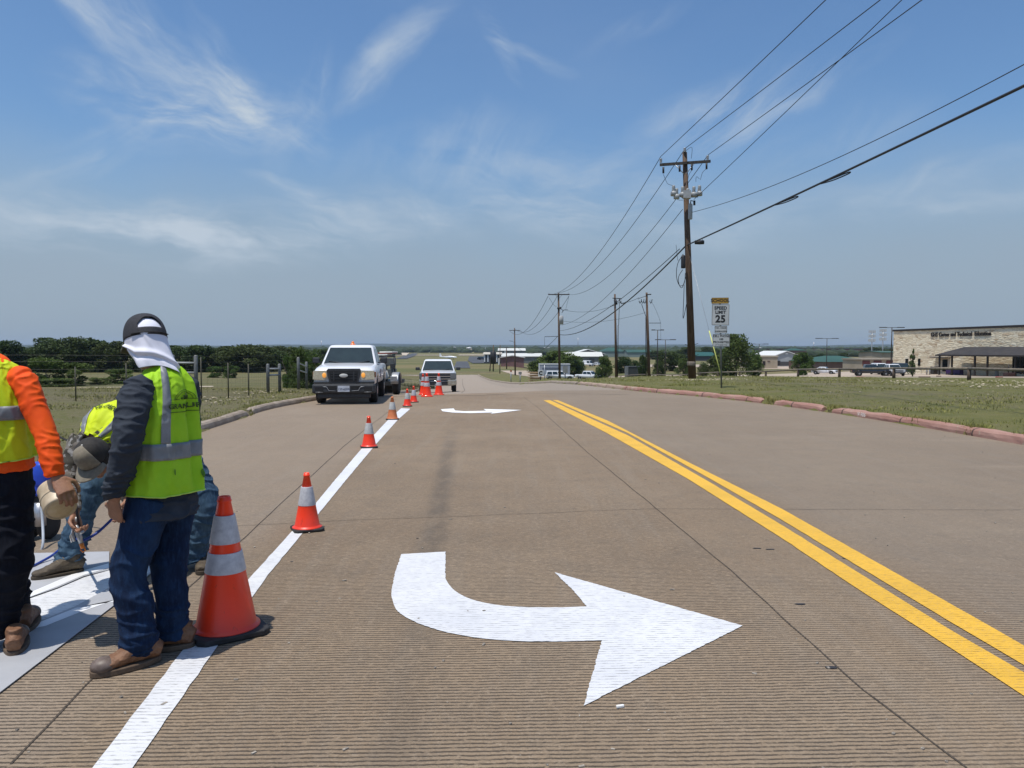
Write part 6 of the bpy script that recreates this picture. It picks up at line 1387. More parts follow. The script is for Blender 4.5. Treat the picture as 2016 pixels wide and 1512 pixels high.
# ================================================================ buildings
def mat_stone():
    s = NT('limestone rubble wall'); 
    mp = s.N.new('ShaderNodeMapping'); mp.inputs['Scale'].default_value = (1.0, 1.0, 3.2); s.L.new(s.tc, mp.inputs[0])
    v = s.N.new('ShaderNodeTexVoronoi'); v.feature = 'F1'; v.inputs['Scale'].default_value = .95; s.L.new(mp.outputs[0], v.inputs['Vector'])
    e = s.N.new('ShaderNodeTexVoronoi'); e.feature = 'DISTANCE_TO_EDGE'; e.inputs['Scale'].default_value = .95; s.L.new(mp.outputs[0], e.inputs['Vector'])
    hs = s.sep(v.outputs['Color']); r = s.N.new('ShaderNodeValToRGB'); cr_ = r.color_ramp
    cr_.elements[0].position = 0; cr_.elements[0].color = (.66, .56, .38, 1); cr_.elements[1].position = 1; cr_.elements[1].color = (.42, .29, .17, 1)
    for p, c in ((.3, (.80, .71, .53, 1)), (.55, (.60, .48, .31, 1)), (.75, (.76, .66, .47, 1)), (.9, (.50, .37, .23, 1))): q = cr_.elements.new(p); q.color = c
    s.L.new(hs[0], r.inputs[0]); col = s.mix(s.rng(e.outputs['Distance'], .05, .0, 0, .55), r.outputs[0], (.26, .21, .15))
    col = s.mix(s.rng(s.noise(3, 5, .7), .35, .7, 0, .4), col, (.82, .76, .60))
    return s.done(col, .9, s.bump(e.outputs['Distance'], .8, .1))
STONE = mat_stone(); BROOF = M('dark brown standing seam roof', (.032, .026, .022), .6, c2=(.05, .042, .035), vs=1); BRZ = M('dark bronze metal', (.022, .016, .013), .5); DARKW = M('dark tinted window', (.008, .010, .012), .1); CREAM = M('cream stucco', (.46, .40, .30), .85); PATIO = M('pale patio concrete', (.40, .35, .28), .9)
def school():
    A = Vector((72.5, 145, 0)); Bq = Vector((78.2, 114, 0)); dv = (Bq - A).normalized(); nv = Vector((-dv.y, dv.x, 0)) * (-1)      # outward, towards the lot
    if nv.x > 0: nv = -nv
    z0 = -2.75; ztop = 5.0
    r = empty('school_building', (A.x, A.y, z0), math.atan2(dv.y, dv.x), 'long pale limestone school building with black roof edge and lettered wall', 'building')
    Ri = Matrix.Rotation(-math.atan2(dv.y, dv.x), 3, 'Z'); sgn = 1 if (Ri @ nv).y > 0 else -1      # local +x runs along the wall
    def s_of(px):                   # distance along the wall where the picture column meets it
        u = (px - 1008) / FPX; return (u * A.y - A.x) / (dv.x - u * dv.y)
    def zz(py, s, out=0.0): P = A + dv * s + nv * out; return upx(py, P.y) - z0
    D = 40; Ln = 52; Ht = ztop - z0
    b = B(); b.box((Ln / 2, -sgn * D / 2, Ht / 2 - 1), (Ln, D, Ht + 2)); b.obj('wall', STONE, r)
    b = B(); b.box((Ln / 2, -sgn * D / 2, Ht + .10), (Ln + .3, D + .3, .35)); b.obj('roof_edge', BRZ, r)
    # wall lettering
    s0, s1 = s_of(1832), s_of(1950); zc = zz(658, (s0 + s1) / 2)
    tm = text_mesh('GHS Career and Technical  Education', 1.0, .05, .02); xs = [v.co.x for v in tm.vertices]; w = max(xs) - min(xs); k = (s1 - s0) / w
    for v in tm.vertices: v.co = Vector((v.co.x * k, v.co.y * 1.02, v.co.z))
    o = mk('wall_lettering', tm, BRZ, r, ((s0 + s1) / 2, sgn * .08, zc)); o.rotation_euler = (PI / 2, 0, PI if sgn > 0 else 0)
    # openings
    def panel(px0, px1, py0, py1, mat, name, dep=.12, par=None, label=None):
        a, c = s_of(px0), s_of(px1); m = (a + c) / 2; h0, h1 = zz(py1, m), zz(py0, m); b = B(); b.box((m, sgn * dep / 2, (h0 + h1) / 2), (c - a, dep, h1 - h0)); return b.obj(name, mat, r if par is None else par)
    panel(1783, 1788, 706, 723, DARKW, 'window'); panel(1808, 1812, 706, 720, DARKW, 'window')
    d = panel(1853, 1869, 704.5, 732, CREAM, 'doorway', .08); panel(1856.5, 1866, 708, 731, DARKW, 'door', .14)
    panel(1842, 1872, 701.5, 703.2, PATIO, 'door_canopy', 1.2); panel(1842, 1866, 703.2, 704.4, BRZ, 'canopy_fascia', 1.25)
    panel(1995, 2080, 699, 736, DARKW, 'glass_entrance', .16)
    for x in (1995, 2010, 2030): panel(x, x + 1.5, 699, 736, BRZ, 'entrance_mullion', .22)
    # covered walk in front
    OUT = 5.0
    def fs(px, out):
        u = (px - 1008) / FPX; Q = A + nv * out; return (u * Q.y - Q.x) / (dv.x - u * dv.y)
    x0 = fs(1847, OUT); x1 = x0 + 34; ze = zz(698.5, x0 + 6, OUT); zr = ze + 1.25
    b = B(); y0, y1 = sgn * (OUT + .3), sgn * .35; xm = x0 + 3.0
    V = [(x0 - .3, y0, ze), (x1, y0, ze), (x1, y1, ze), (x0 - .3, y1, ze), (xm, sgn * OUT * .55, zr), (x1, sgn * OUT * .55, zr)]
    b.add(V, [(0, 1, 2, 3), (0, 1, 5, 4), (3, 2, 5, 4), (0, 3, 4), (1, 2, 5)]); ro = b.obj('walkway_roof', BROOF, r)
    b = B(); b.box(((x0 + x1) / 2 - .15, y0, ze - .12), (x1 - x0 + .3, .18, .24)); b.obj('eave_beam', BRZ, r)
    for px in (1849.5, 1874, 1919, 1944, 1999, 2035): x = fs(px, OUT); b = B(); b.box((x, sgn * OUT, ze / 2), (.22, .22, ze - .02)); b.obj('walkway_post', BRZ, r)
    b = B(); b.box((Ln / 2, sgn * 3.6, -.2), (Ln, 7.0, .5)); b.obj('patio_slab', PATIO, r)
    # furniture on the patio as things of its own
    R0 = Matrix.Translation((A.x, A.y, z0)) @ Matrix.Rotation(math.atan2(dv.y, dv.x), 4, 'Z')
    def spot(px, out): x = fs(px, out); return R0 @ Vector((x, sgn * out, .05))
    def crate(px, out, w, h, mat, name, label, cat, lidm=None, group=None):
        p = spot(px, out); q = empty(name, p, r.rotation_euler.z, label, cat, group); B().box((0, 0, h / 2), (w, w * .8, h), None, .05, taper=1.0).obj('bin_body', mat, q)
        if lidm: B().box((0, 0, h + .14), (w * 1.04, w * .85, .28), None, .06).obj('lid', lidm, q)
        for x in (-w * .3, w * .3): B().lathe([(0, -.05), (.13, -.05), (.13, .05), (0, .05)], 12, (x, sgn * .35 * w, .12), True, Matrix.Rotation(PI / 2, 3, 'X')).obj('wheel', RUB, q)
    PUR = M('purple cart plastic', (.06, .03, .12), .5); YL = M('yellow cart lid', (.62, .42, .04), .5)
    for px, lab in ((1869, 'purple cart with yellow lid nearest the door'), (1876, 'second purple cart with yellow lid from the door'), (1883, 'third purple cart with yellow lid from the door'), (1890, 'purple cart with yellow lid farthest from the door')): crate(px, 1.6, .85, .85, PUR, 'rolling_cart', lab, 'cart', YL, 'rolling carts by the school wall')
    p = spot(1841, 3.0); B().box((0, 0, .65), (1.1, 1.1, 1.3), None, .06, taper=.96).obj('trash_can', BRZ, None, p, label='dark square trash can left of the covered walk', cat='trash can')
    p = spot(1987, 6.4); q = empty('planter', p, 0, 'dark square planter with a thin stake near the glass entrance', 'planter'); B().box((0, 0, .42), (1.1, 1.1, .84), None, .04).obj('planter_box', M('maroon planter', (.06, .025, .022), .6), q); B().tube([(-.1, 0, .8), (-.1, 0, 2.0)], .07, 6).obj('stake', BRZ, q)
    p = spot(1963, 2.0); b = B(); b.lathe([(.28, 0), (.30, .1), (.24, .8), (.28, .95), (0, .95)], 12); b.obj('urn', M('grey concrete urn', (.30, .29, .25), .9), None, p, label='grey concrete urn against the stone wall under the walk', cat='urn')
    p = spot(1806, 4.0); q = empty('hand_rail', p, r.rotation_euler.z, 'grey metal hand rail between the young tree and the trash can', 'railing')
    b = B()
    b.tube([(-4, 0, 0), (-4, 0, 1.0), (5, 0, 1.0), (5, 0, 0)], .04, 6, smooth=False); b.obj('top_rail', GALV, q)
    for x in (1, 3): B().tube([(x, 0, 0), (x, 0, 1)], .035, 6).obj('upright', GALV, q)
    for px, lab in ((1825, 'left white bollard by the railing'), (1830.5, 'right white bollard by the railing')): B().lathe([(.12, 0), (.12, .85), (.08, .95), (0, .97)], 12).obj('bollard', GALV, None, spot(px, 6.5), label=lab, cat='bollard', group='bollards by the railing')
school()
def bhouse(name, label, px0, px1, pyb, pye, pyr, d, depth, wallm, roofm, kind='gable_x', cat='building', doors=(), wains=None, ov=.4, rz=0, pxr=None, group=None):
    "a building facing the camera: columns px0..px1, rows base/eave/ridge, at depth d"
    a, c = at(px0, pye, d), at(px1, pye, d); w = c.x - a.x; ze = a.z; zb = upx(pyb, d); m = (a.x + c.x) / 2; gz = min(zb, H(m, d)) ; r = empty(name, (m, d, zb), rz, label, cat, group)
    he = ze - zb; hr = upx(pyr, d) - zb
    b = B(); b.box((0, depth / 2, (he + zb - gz - 2) / 2 - (zb - gz + 0) + 1 - 1), (w, depth, 0.01)) if False else b.box((0, depth / 2, (he - 2) / 2), (w, depth, he + 2))
    if kind == 'gable_y': b.prism([(-w / 2, he), (w / 2, he), (0, hr - .15)], .001, depth - .001, axis='y')
    if kind == 'gable_x': b.add([(-w / 2, 0, he), (-w / 2, depth, he), (-w / 2, depth / 2, hr - .15), (w / 2, 0, he), (w / 2, depth, he), (w / 2, depth / 2, hr - .15)], [(0, 1, 2), (3, 5, 4), (0, 2, 5, 3), (1, 4, 5, 2)])
    b.obj('wall', wallm, r)
    b = B(); t = .22
    if kind == 'flat': b.box((0, depth / 2, he + .12), (w + ov, depth + ov, .35))
    elif kind == 'gable_x':
        for y0, y1 in ((-ov, depth / 2), (depth + ov, depth / 2)): q = he - (hr - he) * ov / (depth / 2); b.add([(-w / 2 - ov, y0, q), (w / 2 + ov, y0, q), (w / 2 + ov, y1, hr), (-w / 2 - ov, y1, hr), (-w / 2 - ov, y0, q + t), (w / 2 + ov, y0, q + t), (w / 2 + ov, y1, hr + t), (-w / 2 - ov, y1, hr + t)], [(0, 1, 2, 3), (4, 5, 6, 7), (0, 1, 5, 4), (1, 2, 6, 5), (2, 3, 7, 6), (3, 0, 4, 7)])
    elif kind == 'gable_y':
        for s in (-1, 1): x0 = s * (w / 2 + ov); q = he - (hr - he) * ov / (w / 2); b.add([(x0, -ov, q), (x0, depth, q), (0, depth, hr), (0, -ov, hr), (x0, -ov, q + t), (x0, depth, q + t), (0, depth, hr + t), (0, -ov, hr + t)], [(0, 1, 2, 3), (4, 5, 6, 7), (0, 1, 5, 4), (1, 2, 6, 5), (2, 3, 7, 6), (3, 0, 4, 7)])
    elif kind == 'hip':
        k = min(depth / 2, w * .4); x0, x1 = (-w / 2 - ov, w / 2 + ov); b.add([(x0, -ov, he), (x1, -ov, he), (x1, depth + ov, he), (x0, depth + ov, he), (x0 + k, depth / 2, hr), (x1 - k, depth / 2, hr)], [(0, 1, 2, 3), (0, 1, 5, 4), (2, 3, 4, 5), (1, 2, 5), (3, 0, 4)])
    b.obj('roof', roofm, r)
    for (dx0, dx1, dy0, dy1, mt, nm) in doors:
        A = at(dx0, dy0, d); C = at(dx1, dy1, d); b = B(); b.box(((A.x + C.x) / 2 - m, -.06, (A.z + C.z) / 2 - zb), (C.x - A.x, .14, A.z - C.z)); b.obj(nm, mt, r)
    return r
GR = M('green metal roof', (.020, .065, .045), .6, c2=(.03, .09, .062), vs=.1); WR = M('white metal roof', (.62, .62, .57), .5, var=.05, vs=.1); GW = M('grey green siding', (.12, .13, .13), .8, c2=(.17, .18, .175), vs=.2); BK_ = M('brown brick', (.17, .10, .075), .9, c2=(.23, .145, .11), vs=.3); MRN = M('maroon brick', (.17, .085, .08), .9, c2=(.22, .125, .115), vs=.4); TAN = M('tan masonry', (.34, .28, .20), .9, c2=(.42, .35, .26), vs=.3); MD = M('maroon roll door', (.085, .02, .02), .6); GB = M('pale grey gable siding', (.33, .35, .36), .8, var=.06); DKR = M('dark roof', (.05, .055, .06), .7); WTR = M('white trim', (.68, .68, .66), .5)
bhouse('storage_building', 'long low storage building with white roof behind the brick shed', 985, 1066, 719, 702, 696.5, 330, 16, GW, WR)
bh = bhouse('open_bay_shed', 'open bay shed with white columns at the left end of the storage building', 953, 986, 713, 698, 694.5, 300, 12, DKR, M('cream roof', (.50, .46, .38), .6), doors=[(x, x + 2.2, 698, 712.5, WTR, 'column') for x in (953, 959.5, 966, 977, 983)])
bhouse('brick_shed', 'small maroon brick shed with pale gable roof among the leaning poles', 986, 1031.5, 719, 704.5, 701, 240, 14, MRN, M('dusty pale roof', (.45, .43, .40), .6), 'gable_y', doors=[(981, 984, 705, 718, WTR, 'column')])
bhouse('white_roofed_building', 'white roofed building rising behind the long storage building', 981, 1034, 699, 690.5, 686, 560, 26, GW, WR, doors=[(993, 996, 690, 695, WTR, 'column')])
bhouse('warehouse', 'grey warehouse with bright white front roof beside the parked van', 1110, 1186, 720, 702, 694, 335, 14, GW, WR, doors=[(1126, 1136, 706, 717, DKR, 'door'), (1141, 1148, 706, 717, DKR, 'door'), (1160, 1170, 706, 717, DKR, 'door')])
bhouse('gabled_hangar', 'dark gabled hangar end with white roof edge behind the warehouse', 1126, 1190, 702, 697, 688.5, 352, 20, DKR, WTR, 'gable_y')
bhouse('green_roofed_hall', 'far green roofed hall with pale walls behind the paired poles', 1187, 1233, 700, 692, 684, 620, 40, M('pale green wall', (.20, .24, .22), .8), GR, 'hip'); bhouse('green_roofed_hall', 'low far green roofed wing right of the paired poles', 1236, 1284, 699, 694, 689, 600, 26, M('pale green wall'), GR, 'gable_x')
bhouse('green_roofed_shed', 'turquoise roofed shed just right of the near pole', 1370, 1408, 708, 701, 694, 400, 16, DKR, M('turquoise roof', (.02, .085, .065), .5), 'gable_x')
bhouse('tan_block_building', 'flat tan masonry building with a brown door right of the big tree', 1488, 1531, 720, 702, 701, 235, 16, TAN, M('cream parapet', (.5, .44, .34), .8), 'flat', doors=[(1501.5, 1506.5, 711, 719.5, BRZ, 'door'), (1480, 1499, 708, 719, DARKW, 'bay_opening'), (1511, 1516, 710.5, 711.7, MD, 'wall_sign')])
bhouse('gabled_building', 'grey gabled building with white eaves and dark base', 1527, 1571, 720, 700, 692, 262, 24, GB, WTR, 'gable_y', doors=[(1530, 1536, 710, 719.5, BRZ, 'door'), (1536, 1571, 712, 719.5, M('dark wainscot', (.06, .06, .06), .8), 'wainscot'), (1546.5, 1551, 695, 697.5, WTR, 'vent')])
bhouse('high_school', 'very long brown brick school on the horizon behind the green roofs', 1500, 1765, 702, 686.5, 685.5, 760, 60, M('dark brown brick', (.13, .075, .055), .9, c2=(.17, .105, .08), vs=.05), DKR, 'flat')  # walls of plain dark brown brick
bhouse('school_wing', 'green roofed wing in front of the long brown school', 1554, 1588, 697, 690, 686, 600, 20, BK_, GR, 'hip'); bhouse('school_tower', 'short tan stair tower of the brown school', 1611, 1622, 706, 689, 688.5, 640, 12, TAN, TAN, 'flat')
bhouse('pavilion', 'brick pavilion with wide green hipped roof left of the roll doors', 1622, 1732, 728, 712.5, 701, 205, 26, BK_, GR, 'hip'); bhouse('storage_units', 'tan storage units with maroon roll doors left of the stone building', 1697, 1768, 724, 708.5, 707.5, 172, 10, TAN, M('tan parapet', (.30, .26, .20), .8), 'flat', doors=[(1698, 1712, 709.5, 720, MD, 'roll_door'), (1720, 1735, 709.5, 720, MD, 'roll_door'), (1745, 1757, 709.5, 720, MD, 'roll_door')])
bhouse('tan_hall', 'tan hall with dark green eaves partly behind the lamp post', 1736, 1775, 708, 694.5, 692, 300, 20, TAN, M('dark green roof', (.05, .10, .07), .6), 'gable_x')
p = at(923.5, 697, 1200); q = empty('storage_silo', p, 0, 'pale round silo standing beyond the airfield', 'silo'); B().cyl((0, 0, -4), (0, 0, 9), 4.4, 20).obj('silo_wall', TAN, q); B().lathe([(4.7, 9), (4.0, 10.0), (0, 11)], 20).obj('silo_roof', WTR, q)
p = at(955.5, 692, 1200); q = empty('church', p, 0, 'tiny white steeple on the horizon right of the silo', 'church'); B().box((0, 0, 0), (3, 3, 4)).obj('tower', WTR, q); B().lathe([(1.2, 2), (0, 8)], 6).obj('steeple', WTR, q)
for i, (px, py, w, lab) in enumerate(((940, 690, 7, 'low white roof on the plain between silo and steeple'), (864, 690, 4, 'small pale roof far beyond the airfield, left of the silo'), (751, 687, 4, 'pale roof above the trailer on the far plain'), (1073, 684.8, 4, 'left white speck of a house on the far hillside'), (1080, 684.6, 4, 'right white speck of a house on the far hillside'), (1497, 685, 3, 'pale speck of a house left of the brown school'), (895, 684, 4, 'tiny white house on the hillside above the silo'))):
    p = at(px, py, 1400); q = empty('far_house', p, 0, lab, 'house', 'scattered far houses'); B().box((0, 0, -2), (w, 5, 4)).obj('wall', TAN, q); B().prism([(-w / 2 - .4, 0), (w / 2 + .4, 0), (w / 2 - 1, 1.2), (-w / 2 + 1, 1.2)], -3, 3, axis='y').obj('roof', WTR, q)
# the two dark vehicles by the bay shed
vehicle(gp(949, 709), 1.2, 'dark parked vehicle at the edge of the apron by the bay shed', 'suv', 4.9, 1.9, 1.8, BPAINT, hood=1.05, wr=.38, cab=(-1.1, 2.2), detail=1, style='c')
# wooden crate and debris before the SUV
p = gp(1054, 751.5); q = empty('pallet_stack', p, .2, 'weathered wooden pallet stack behind the C sign', 'pallet stack')
for k in range(4): B().box((0, 0, .12 + .24 * k), (1.2, 1.0, .07)).obj('pallet', M('yellow pallet wood', (.30, .19, .10), .9, c2=(.42, .29, .16), vs=5), q); B().box((0, 0, .24 * k + .04), (1.0, .2, .08)).obj('runner', MATS['yellow pallet wood'], q)
# ================================================================ trees
def mat_leaf(name, a, b_, dry=None):
    s = NT(name); n1 = s.noise(.9, 4, .7); n2 = s.noise(6, 3, .7)
    oi = s.N.new('ShaderNodeObjectInfo'); col = s.mix(s.rng(n1, .35, .65), a, b_); col = s.mix(s.rng(n2, .45, .7, 0, .5), col, tuple(v * 1.7 for v in b_))
    col = s.mix(s.math('MULTIPLY', oi.outputs['Random'], .35), col, dry or (.10, .10, .03)); s.b.inputs['Specular IOR Level'].default_value = .25
    tr = s.N.new('ShaderNodeBsdfTranslucent'); s.val(tr.inputs['Color'], col); mx = s.N.new('ShaderNodeMixShader'); mx.inputs[0].default_value = .22
    s.L.new(s.b.outputs[0], mx.inputs[1]); s.L.new(tr.outputs[0], mx.inputs[2]); s.done(col, .7); s.L.new(mx.outputs[0], s.N['Material Output'].inputs[0]); return s.m
LEAF_D = mat_leaf('dark live oak leaves', (.024, .046, .010), (.048, .080, .018)); LEAF_M = mat_leaf('mid green leaves', (.036, .072, .014), (.072, .125, .026)); LEAF_L = mat_leaf('light green leaves', (.056, .095, .018), (.10, .145, .032))
BARK = M('grey brown bark', (.06, .045, .035), .9, c2=(.11, .085, .065), vs=6, bump=.5)
def crown_mesh(seed, n, leaf, shape='round', base=.12, k=16):
    r = np.random.default_rng(seed); C = []; S = []
    for i in range(k):
        t = r.random(); z = base + (.93 - base) * t
        if shape == 'round': w = .40 * math.sqrt(max(.02, 1 - ((t - .42) / .62) ** 2))
        elif shape == 'cone': w = .36 * (1 - t) ** .75 + .03
        elif shape == 'spread': w = .44 * math.sqrt(max(.02, 1 - ((t - .5) / .56) ** 2))
        else: w = .42 * (1 - .35 * t)
        a = r.random() * 2 * PI; q = w * math.sqrt(r.random()) * .95
        C.append((math.cos(a) * q, math.sin(a) * q, z)); S.append((.10 + .10 * r.random()) * (1 if shape != 'cone' else .7 * (1.3 - t)))
    C = np.array(C); S = np.array(S); idx = r.integers(0, k, n); d = r.normal(size=(n, 3)); d /= np.linalg.norm(d, axis=1)[:, None]
    rad = S[idx] * (.55 + .55 * r.random(n) ** .5) ; P = C[idx] + d * rad[:, None] * np.array([1, 1, .8]); P[:, 2] = np.clip(P[:, 2], .02, 1.02)
    u = r.normal(size=(n, 3)); u /= np.linalg.norm(u, axis=1)[:, None]; v = np.cross(u, r.normal(size=(n, 3))); v /= np.linalg.norm(v, axis=1)[:, None]
    l = leaf * (.6 + .8 * r.random(n))[:, None]; V = np.stack([P - u * l - v * l * .6, P + u * l - v * l * .4, P + u * l * .9 + v * l * .6, P - u * l * .7 + v * l * .5], 1).reshape(-1, 3)
    return fast_mesh('crown', V, np.arange(n * 4).reshape(-1, 4)), C
def trunk_mesh(seed, C, h=.3, r0=.022):
    r = random.Random(seed); b = B(); top = Vector((r.uniform(-.02, .02), r.uniform(-.02, .02), h)); b.tube([(0, 0, -.03), top * .5, top], [r0 * 1.2, r0, r0 * .85], 8)
    for c in C[:9]: c = Vector(c); m = top.lerp(c, .5) + Vector((0, 0, .03)); b.tube([top, m, c], [r0 * .6, r0 * .4, r0 * .15], 6)
    return b.mesh('trunk')
PROT = {}
for nm, seed, n, leaf, shape, base, k, h in (('oakA', 11, 8000, .021, 'spread', .04, 40, .2), ('oakB', 12, 8000, .021, 'spread', .03, 36, .2), ('oakC', 13, 8000, .021, 'round', .02, 38, .15), ('roundA', 21, 8500, .019, 'round', .10, 38, .24), ('roundB', 22, 8500, .019, 'spread', .10, 40, .24), ('cone', 31, 2600, .020, 'cone', .16, 26, .5), ('bushA', 41, 5200, .022, 'bush', .02, 20, .12), ('bushB', 42, 5200, .022, 'round', .0, 20, .12)):
    cm, C = crown_mesh(seed, n, leaf, shape, base, k); PROT[nm] = (cm, trunk_mesh(seed, C, h))
usedm = {}
def tree(px, d, top, hw, proto, leafm, label, group=None, name='tree', cat='tree', rz=None, sink=0.1):
    x = (px - 1008) / FPX * d; z = H(x, d) - sink; h = upx(top, d) - z; w = hw * 2 / FPX * d / .9
    cm, tm = PROT[proto]; key = (proto, leafm.name)
    if key not in usedm: m = cm.copy(); m.materials.append(leafm); usedm[key] = m
    o = empty(name, (x, d, z), random.random() * 6 if rz is None else rz, label, cat, group)
    c = bpy.data.objects.new('crown', usedm[key]); COL.objects.link(c); c.parent = o; c.scale = (w, w, h)
    tk = (proto, 't')
    if tk not in usedm: tm.materials.append(BARK); usedm[tk] = tm
    t = bpy.data.objects.new('trunk', usedm[tk]); COL.objects.link(t); t.parent = o; t.scale = (h * .9, h * .9, h)
    return o
G1 = 'dark trees along the far side of the left field'
LT = [(-60, 165, 672, 45, 'oakA', 'dark tree cut off by the left edge of the wood'), (8, 168, 668, 32, 'oakB', 'dark tree at the left edge of the picture behind the orange worker'), (52, 176, 682, 30, 'oakC', 'lower dark tree between two taller ones at far left'),
      (96, 172, 666, 38, 'oakA', 'tall dark oak above the two near bushes'), (140, 170, 662, 40, 'oakB', 'tallest dark oak left of the standing worker'), (182, 174, 668, 34, 'oakC', 'dark oak just right of the tallest one'), (222, 171, 672, 34, 'oakA', 'dark oak directly left of the cap'), (262, 175, 676, 34, 'oakB', 'dark oak hidden behind the standing worker\'s head'),
      (300, 172, 674, 34, 'oakC', 'dark oak mostly behind the white neck cloth'), (345, 175, 679, 32, 'oakA', 'dark oak right of the neck cloth'), (385, 172, 676, 30, 'oakB', 'dark oak behind the pipe brace top'), (420, 176, 682, 28, 'oakC', 'low dark oak right of the pipe brace'),
      (455, 173, 680, 30, 'oakA', 'dark oak over the second line post'), (492, 170, 675, 40, 'oakB', 'broad rounded oak, highest between the brace posts'), (530, 180, 682, 30, 'oakC', 'small dark oak at the end of the broad one'), (560, 205, 680, 32, 'oakA', 'dark oak farther back above the brace pair'), (592, 215, 682, 28, 'oakB', 'dark oak farthest right of the treeline'), (640, 300, 684, 30, 'oakC', 'dim oak peeking over the first pickup hood')]
for (px, d, top, hw, pr, lab) in LT: tree(px, d, 662 + (top - 662) * 1.15, hw * 1.2, pr, LEAF_D, lab, G1)
G2_ = 'lighter bushes standing in the left field'
for (px, d, top, hw, pr, lm, lab) in ((92, 74, 706, 36, 'bushA', LEAF_L, 'round green bush left of the pair in the field'), (142, 76, 708, 34, 'bushB', LEAF_L, 'round green bush right of the pair in the field'), (236, 84, 722, 28, 'bushB', LEAF_L, 'small bush beside the standing worker\'s shoulder'), (190, 80, 744, 26, 'bushA', LEAF_L, 'low scrub between the bushes on the dirt track'), (115, 72, 745, 40, 'bushA', LEAF_L, 'low scrub under the pair of green bushes'),
                                (455, 120, 717, 16, 'bushB', LEAF_M, 'shrub in the field behind the second line post'), (420, 125, 722, 18, 'bushA', LEAF_M, 'shrub in the field right of the pipe brace'), (566, 60, 731, 12, 'bushB', LEAF_L, 'slim shrub between the two pipe braces'), (645, 60, 705, 20, 'roundA', LEAF_M, 'leafy tree hidden behind the compact pickup')):
    tree(px, d, top, hw, pr, lm, lab, G2_, 'bush', 'bush')
tree(588, 48, 684, 20, 'oakC', LEAF_M, 'upright leafy tree left of the compact pickup', None); tree(612, 52, 688, 22, 'roundB', LEAF_M, 'leafy tree touching the compact pickup mirror', None)
tree(572, 50, 700, 15, 'bushA', LEAF_M, 'leafy sapling left of the upright tree', None); tree(597, 46, 716, 24, 'bushA', LEAF_M, 'dense shrub at the foot of the upright tree', None, 'bush', 'bush')
tree(812, 55, 755, 24, 'bushA', LEAF_D, 'dark scrub between trailer and far pickup', None, 'bush', 'bush'); tree(840, 62, 757, 20, 'bushB', LEAF_D, 'dark scrub left of the far pickup', None, 'bush', 'bush')
G3 = 'parking lot trees'
for (px, d, top, hw, pr, lm, lab) in ((1076, 190, 699, 36, 'roundB', LEAF_L, 'broad tree left of the second pole behind the SUV'), (1105, 186, 692, 42, 'roundA', LEAF_L, 'tallest broad tree behind the second pole'), (1134, 188, 706, 22, 'roundB', LEAF_M, 'rounded tree right of the second pole'), (1055, 192, 712, 17, 'roundA', LEAF_M, 'low edge tree at the left of the broad trees'),
                                (1190, 140, 701, 17, 'oakC', LEAF_M, 'compact tree left of the paired pole'), (1229, 200, 703, 20, 'roundA', LEAF_D, 'dark tree behind the utility cabinet'), (1248, 210, 708, 14, 'roundB', LEAF_D, 'small dark tree right of the cabinet tree'), (1266, 120, 699, 10, 'oakC', LEAF_D, 'narrow dark tree left of the thick pole'), (1296, 150, 712, 14, 'roundA', LEAF_D, 'tree at the foot of the tall light pole'),
                                (1345, 160, 706, 16, 'roundA', LEAF_M, 'rounded tree just left of the near pole'), (1318, 210, 689, 26, 'roundB', LEAF_D, 'large dark tree farther back left of the near pole'), (1385, 150, 713, 11, 'roundB', LEAF_D, 'little round tree between near pole and sign post'), (1410, 135, 700, 20, 'roundA', LEAF_D, 'dark tree behind the yellow guy guard'),
                                (1450, 128, 660, 40, 'roundA', LEAF_M, 'big leafy tree right of the school sign'), (1484, 132, 690, 17, 'roundB', LEAF_M, 'tree leaning on the right of the big leafy tree'), (1580, 140, 695, 22, 'roundA', LEAF_M, 'round tree in front of the gabled building'), (1797, 112, 684, 11, 'cone', LEAF_M, 'young conical tree in front of the stone wall')):
    tree(px, d, top, hw, pr, lm, lab, G3)
G4 = 'far trees among the school roofs'
for (px, d, top, hw, pr, lab) in ((1720, 480, 684, 24, 'oakA', 'dark tree clump behind the storage units'), (1750, 470, 687, 18, 'oakB', 'dark tree left of the stone building roof edge'), (1618, 330, 696, 11, 'oakC', 'small tree right of the gabled building'), (1600, 340, 699, 9, 'oakB', 'smaller tree behind the gabled building'), (1515, 420, 690, 20, 'oakA', 'tree left of the gabled roof'), (1500, 430, 691, 18, 'oakC', 'tree over the tan block building'), (1660, 420, 694, 10, 'oakB', 'tree over the pavilion ridge'), (1350, 420, 684, 22, 'oakA', 'tree mass behind the turquoise shed'), (1395, 520, 683, 24, 'oakC', 'tree mass right of the near pole on the horizon'), (1290, 460, 690, 20, 'oakB', 'tree mass left of the light poles')):
    tree(px, d, top, hw, pr, LEAF_D, lab, G4)
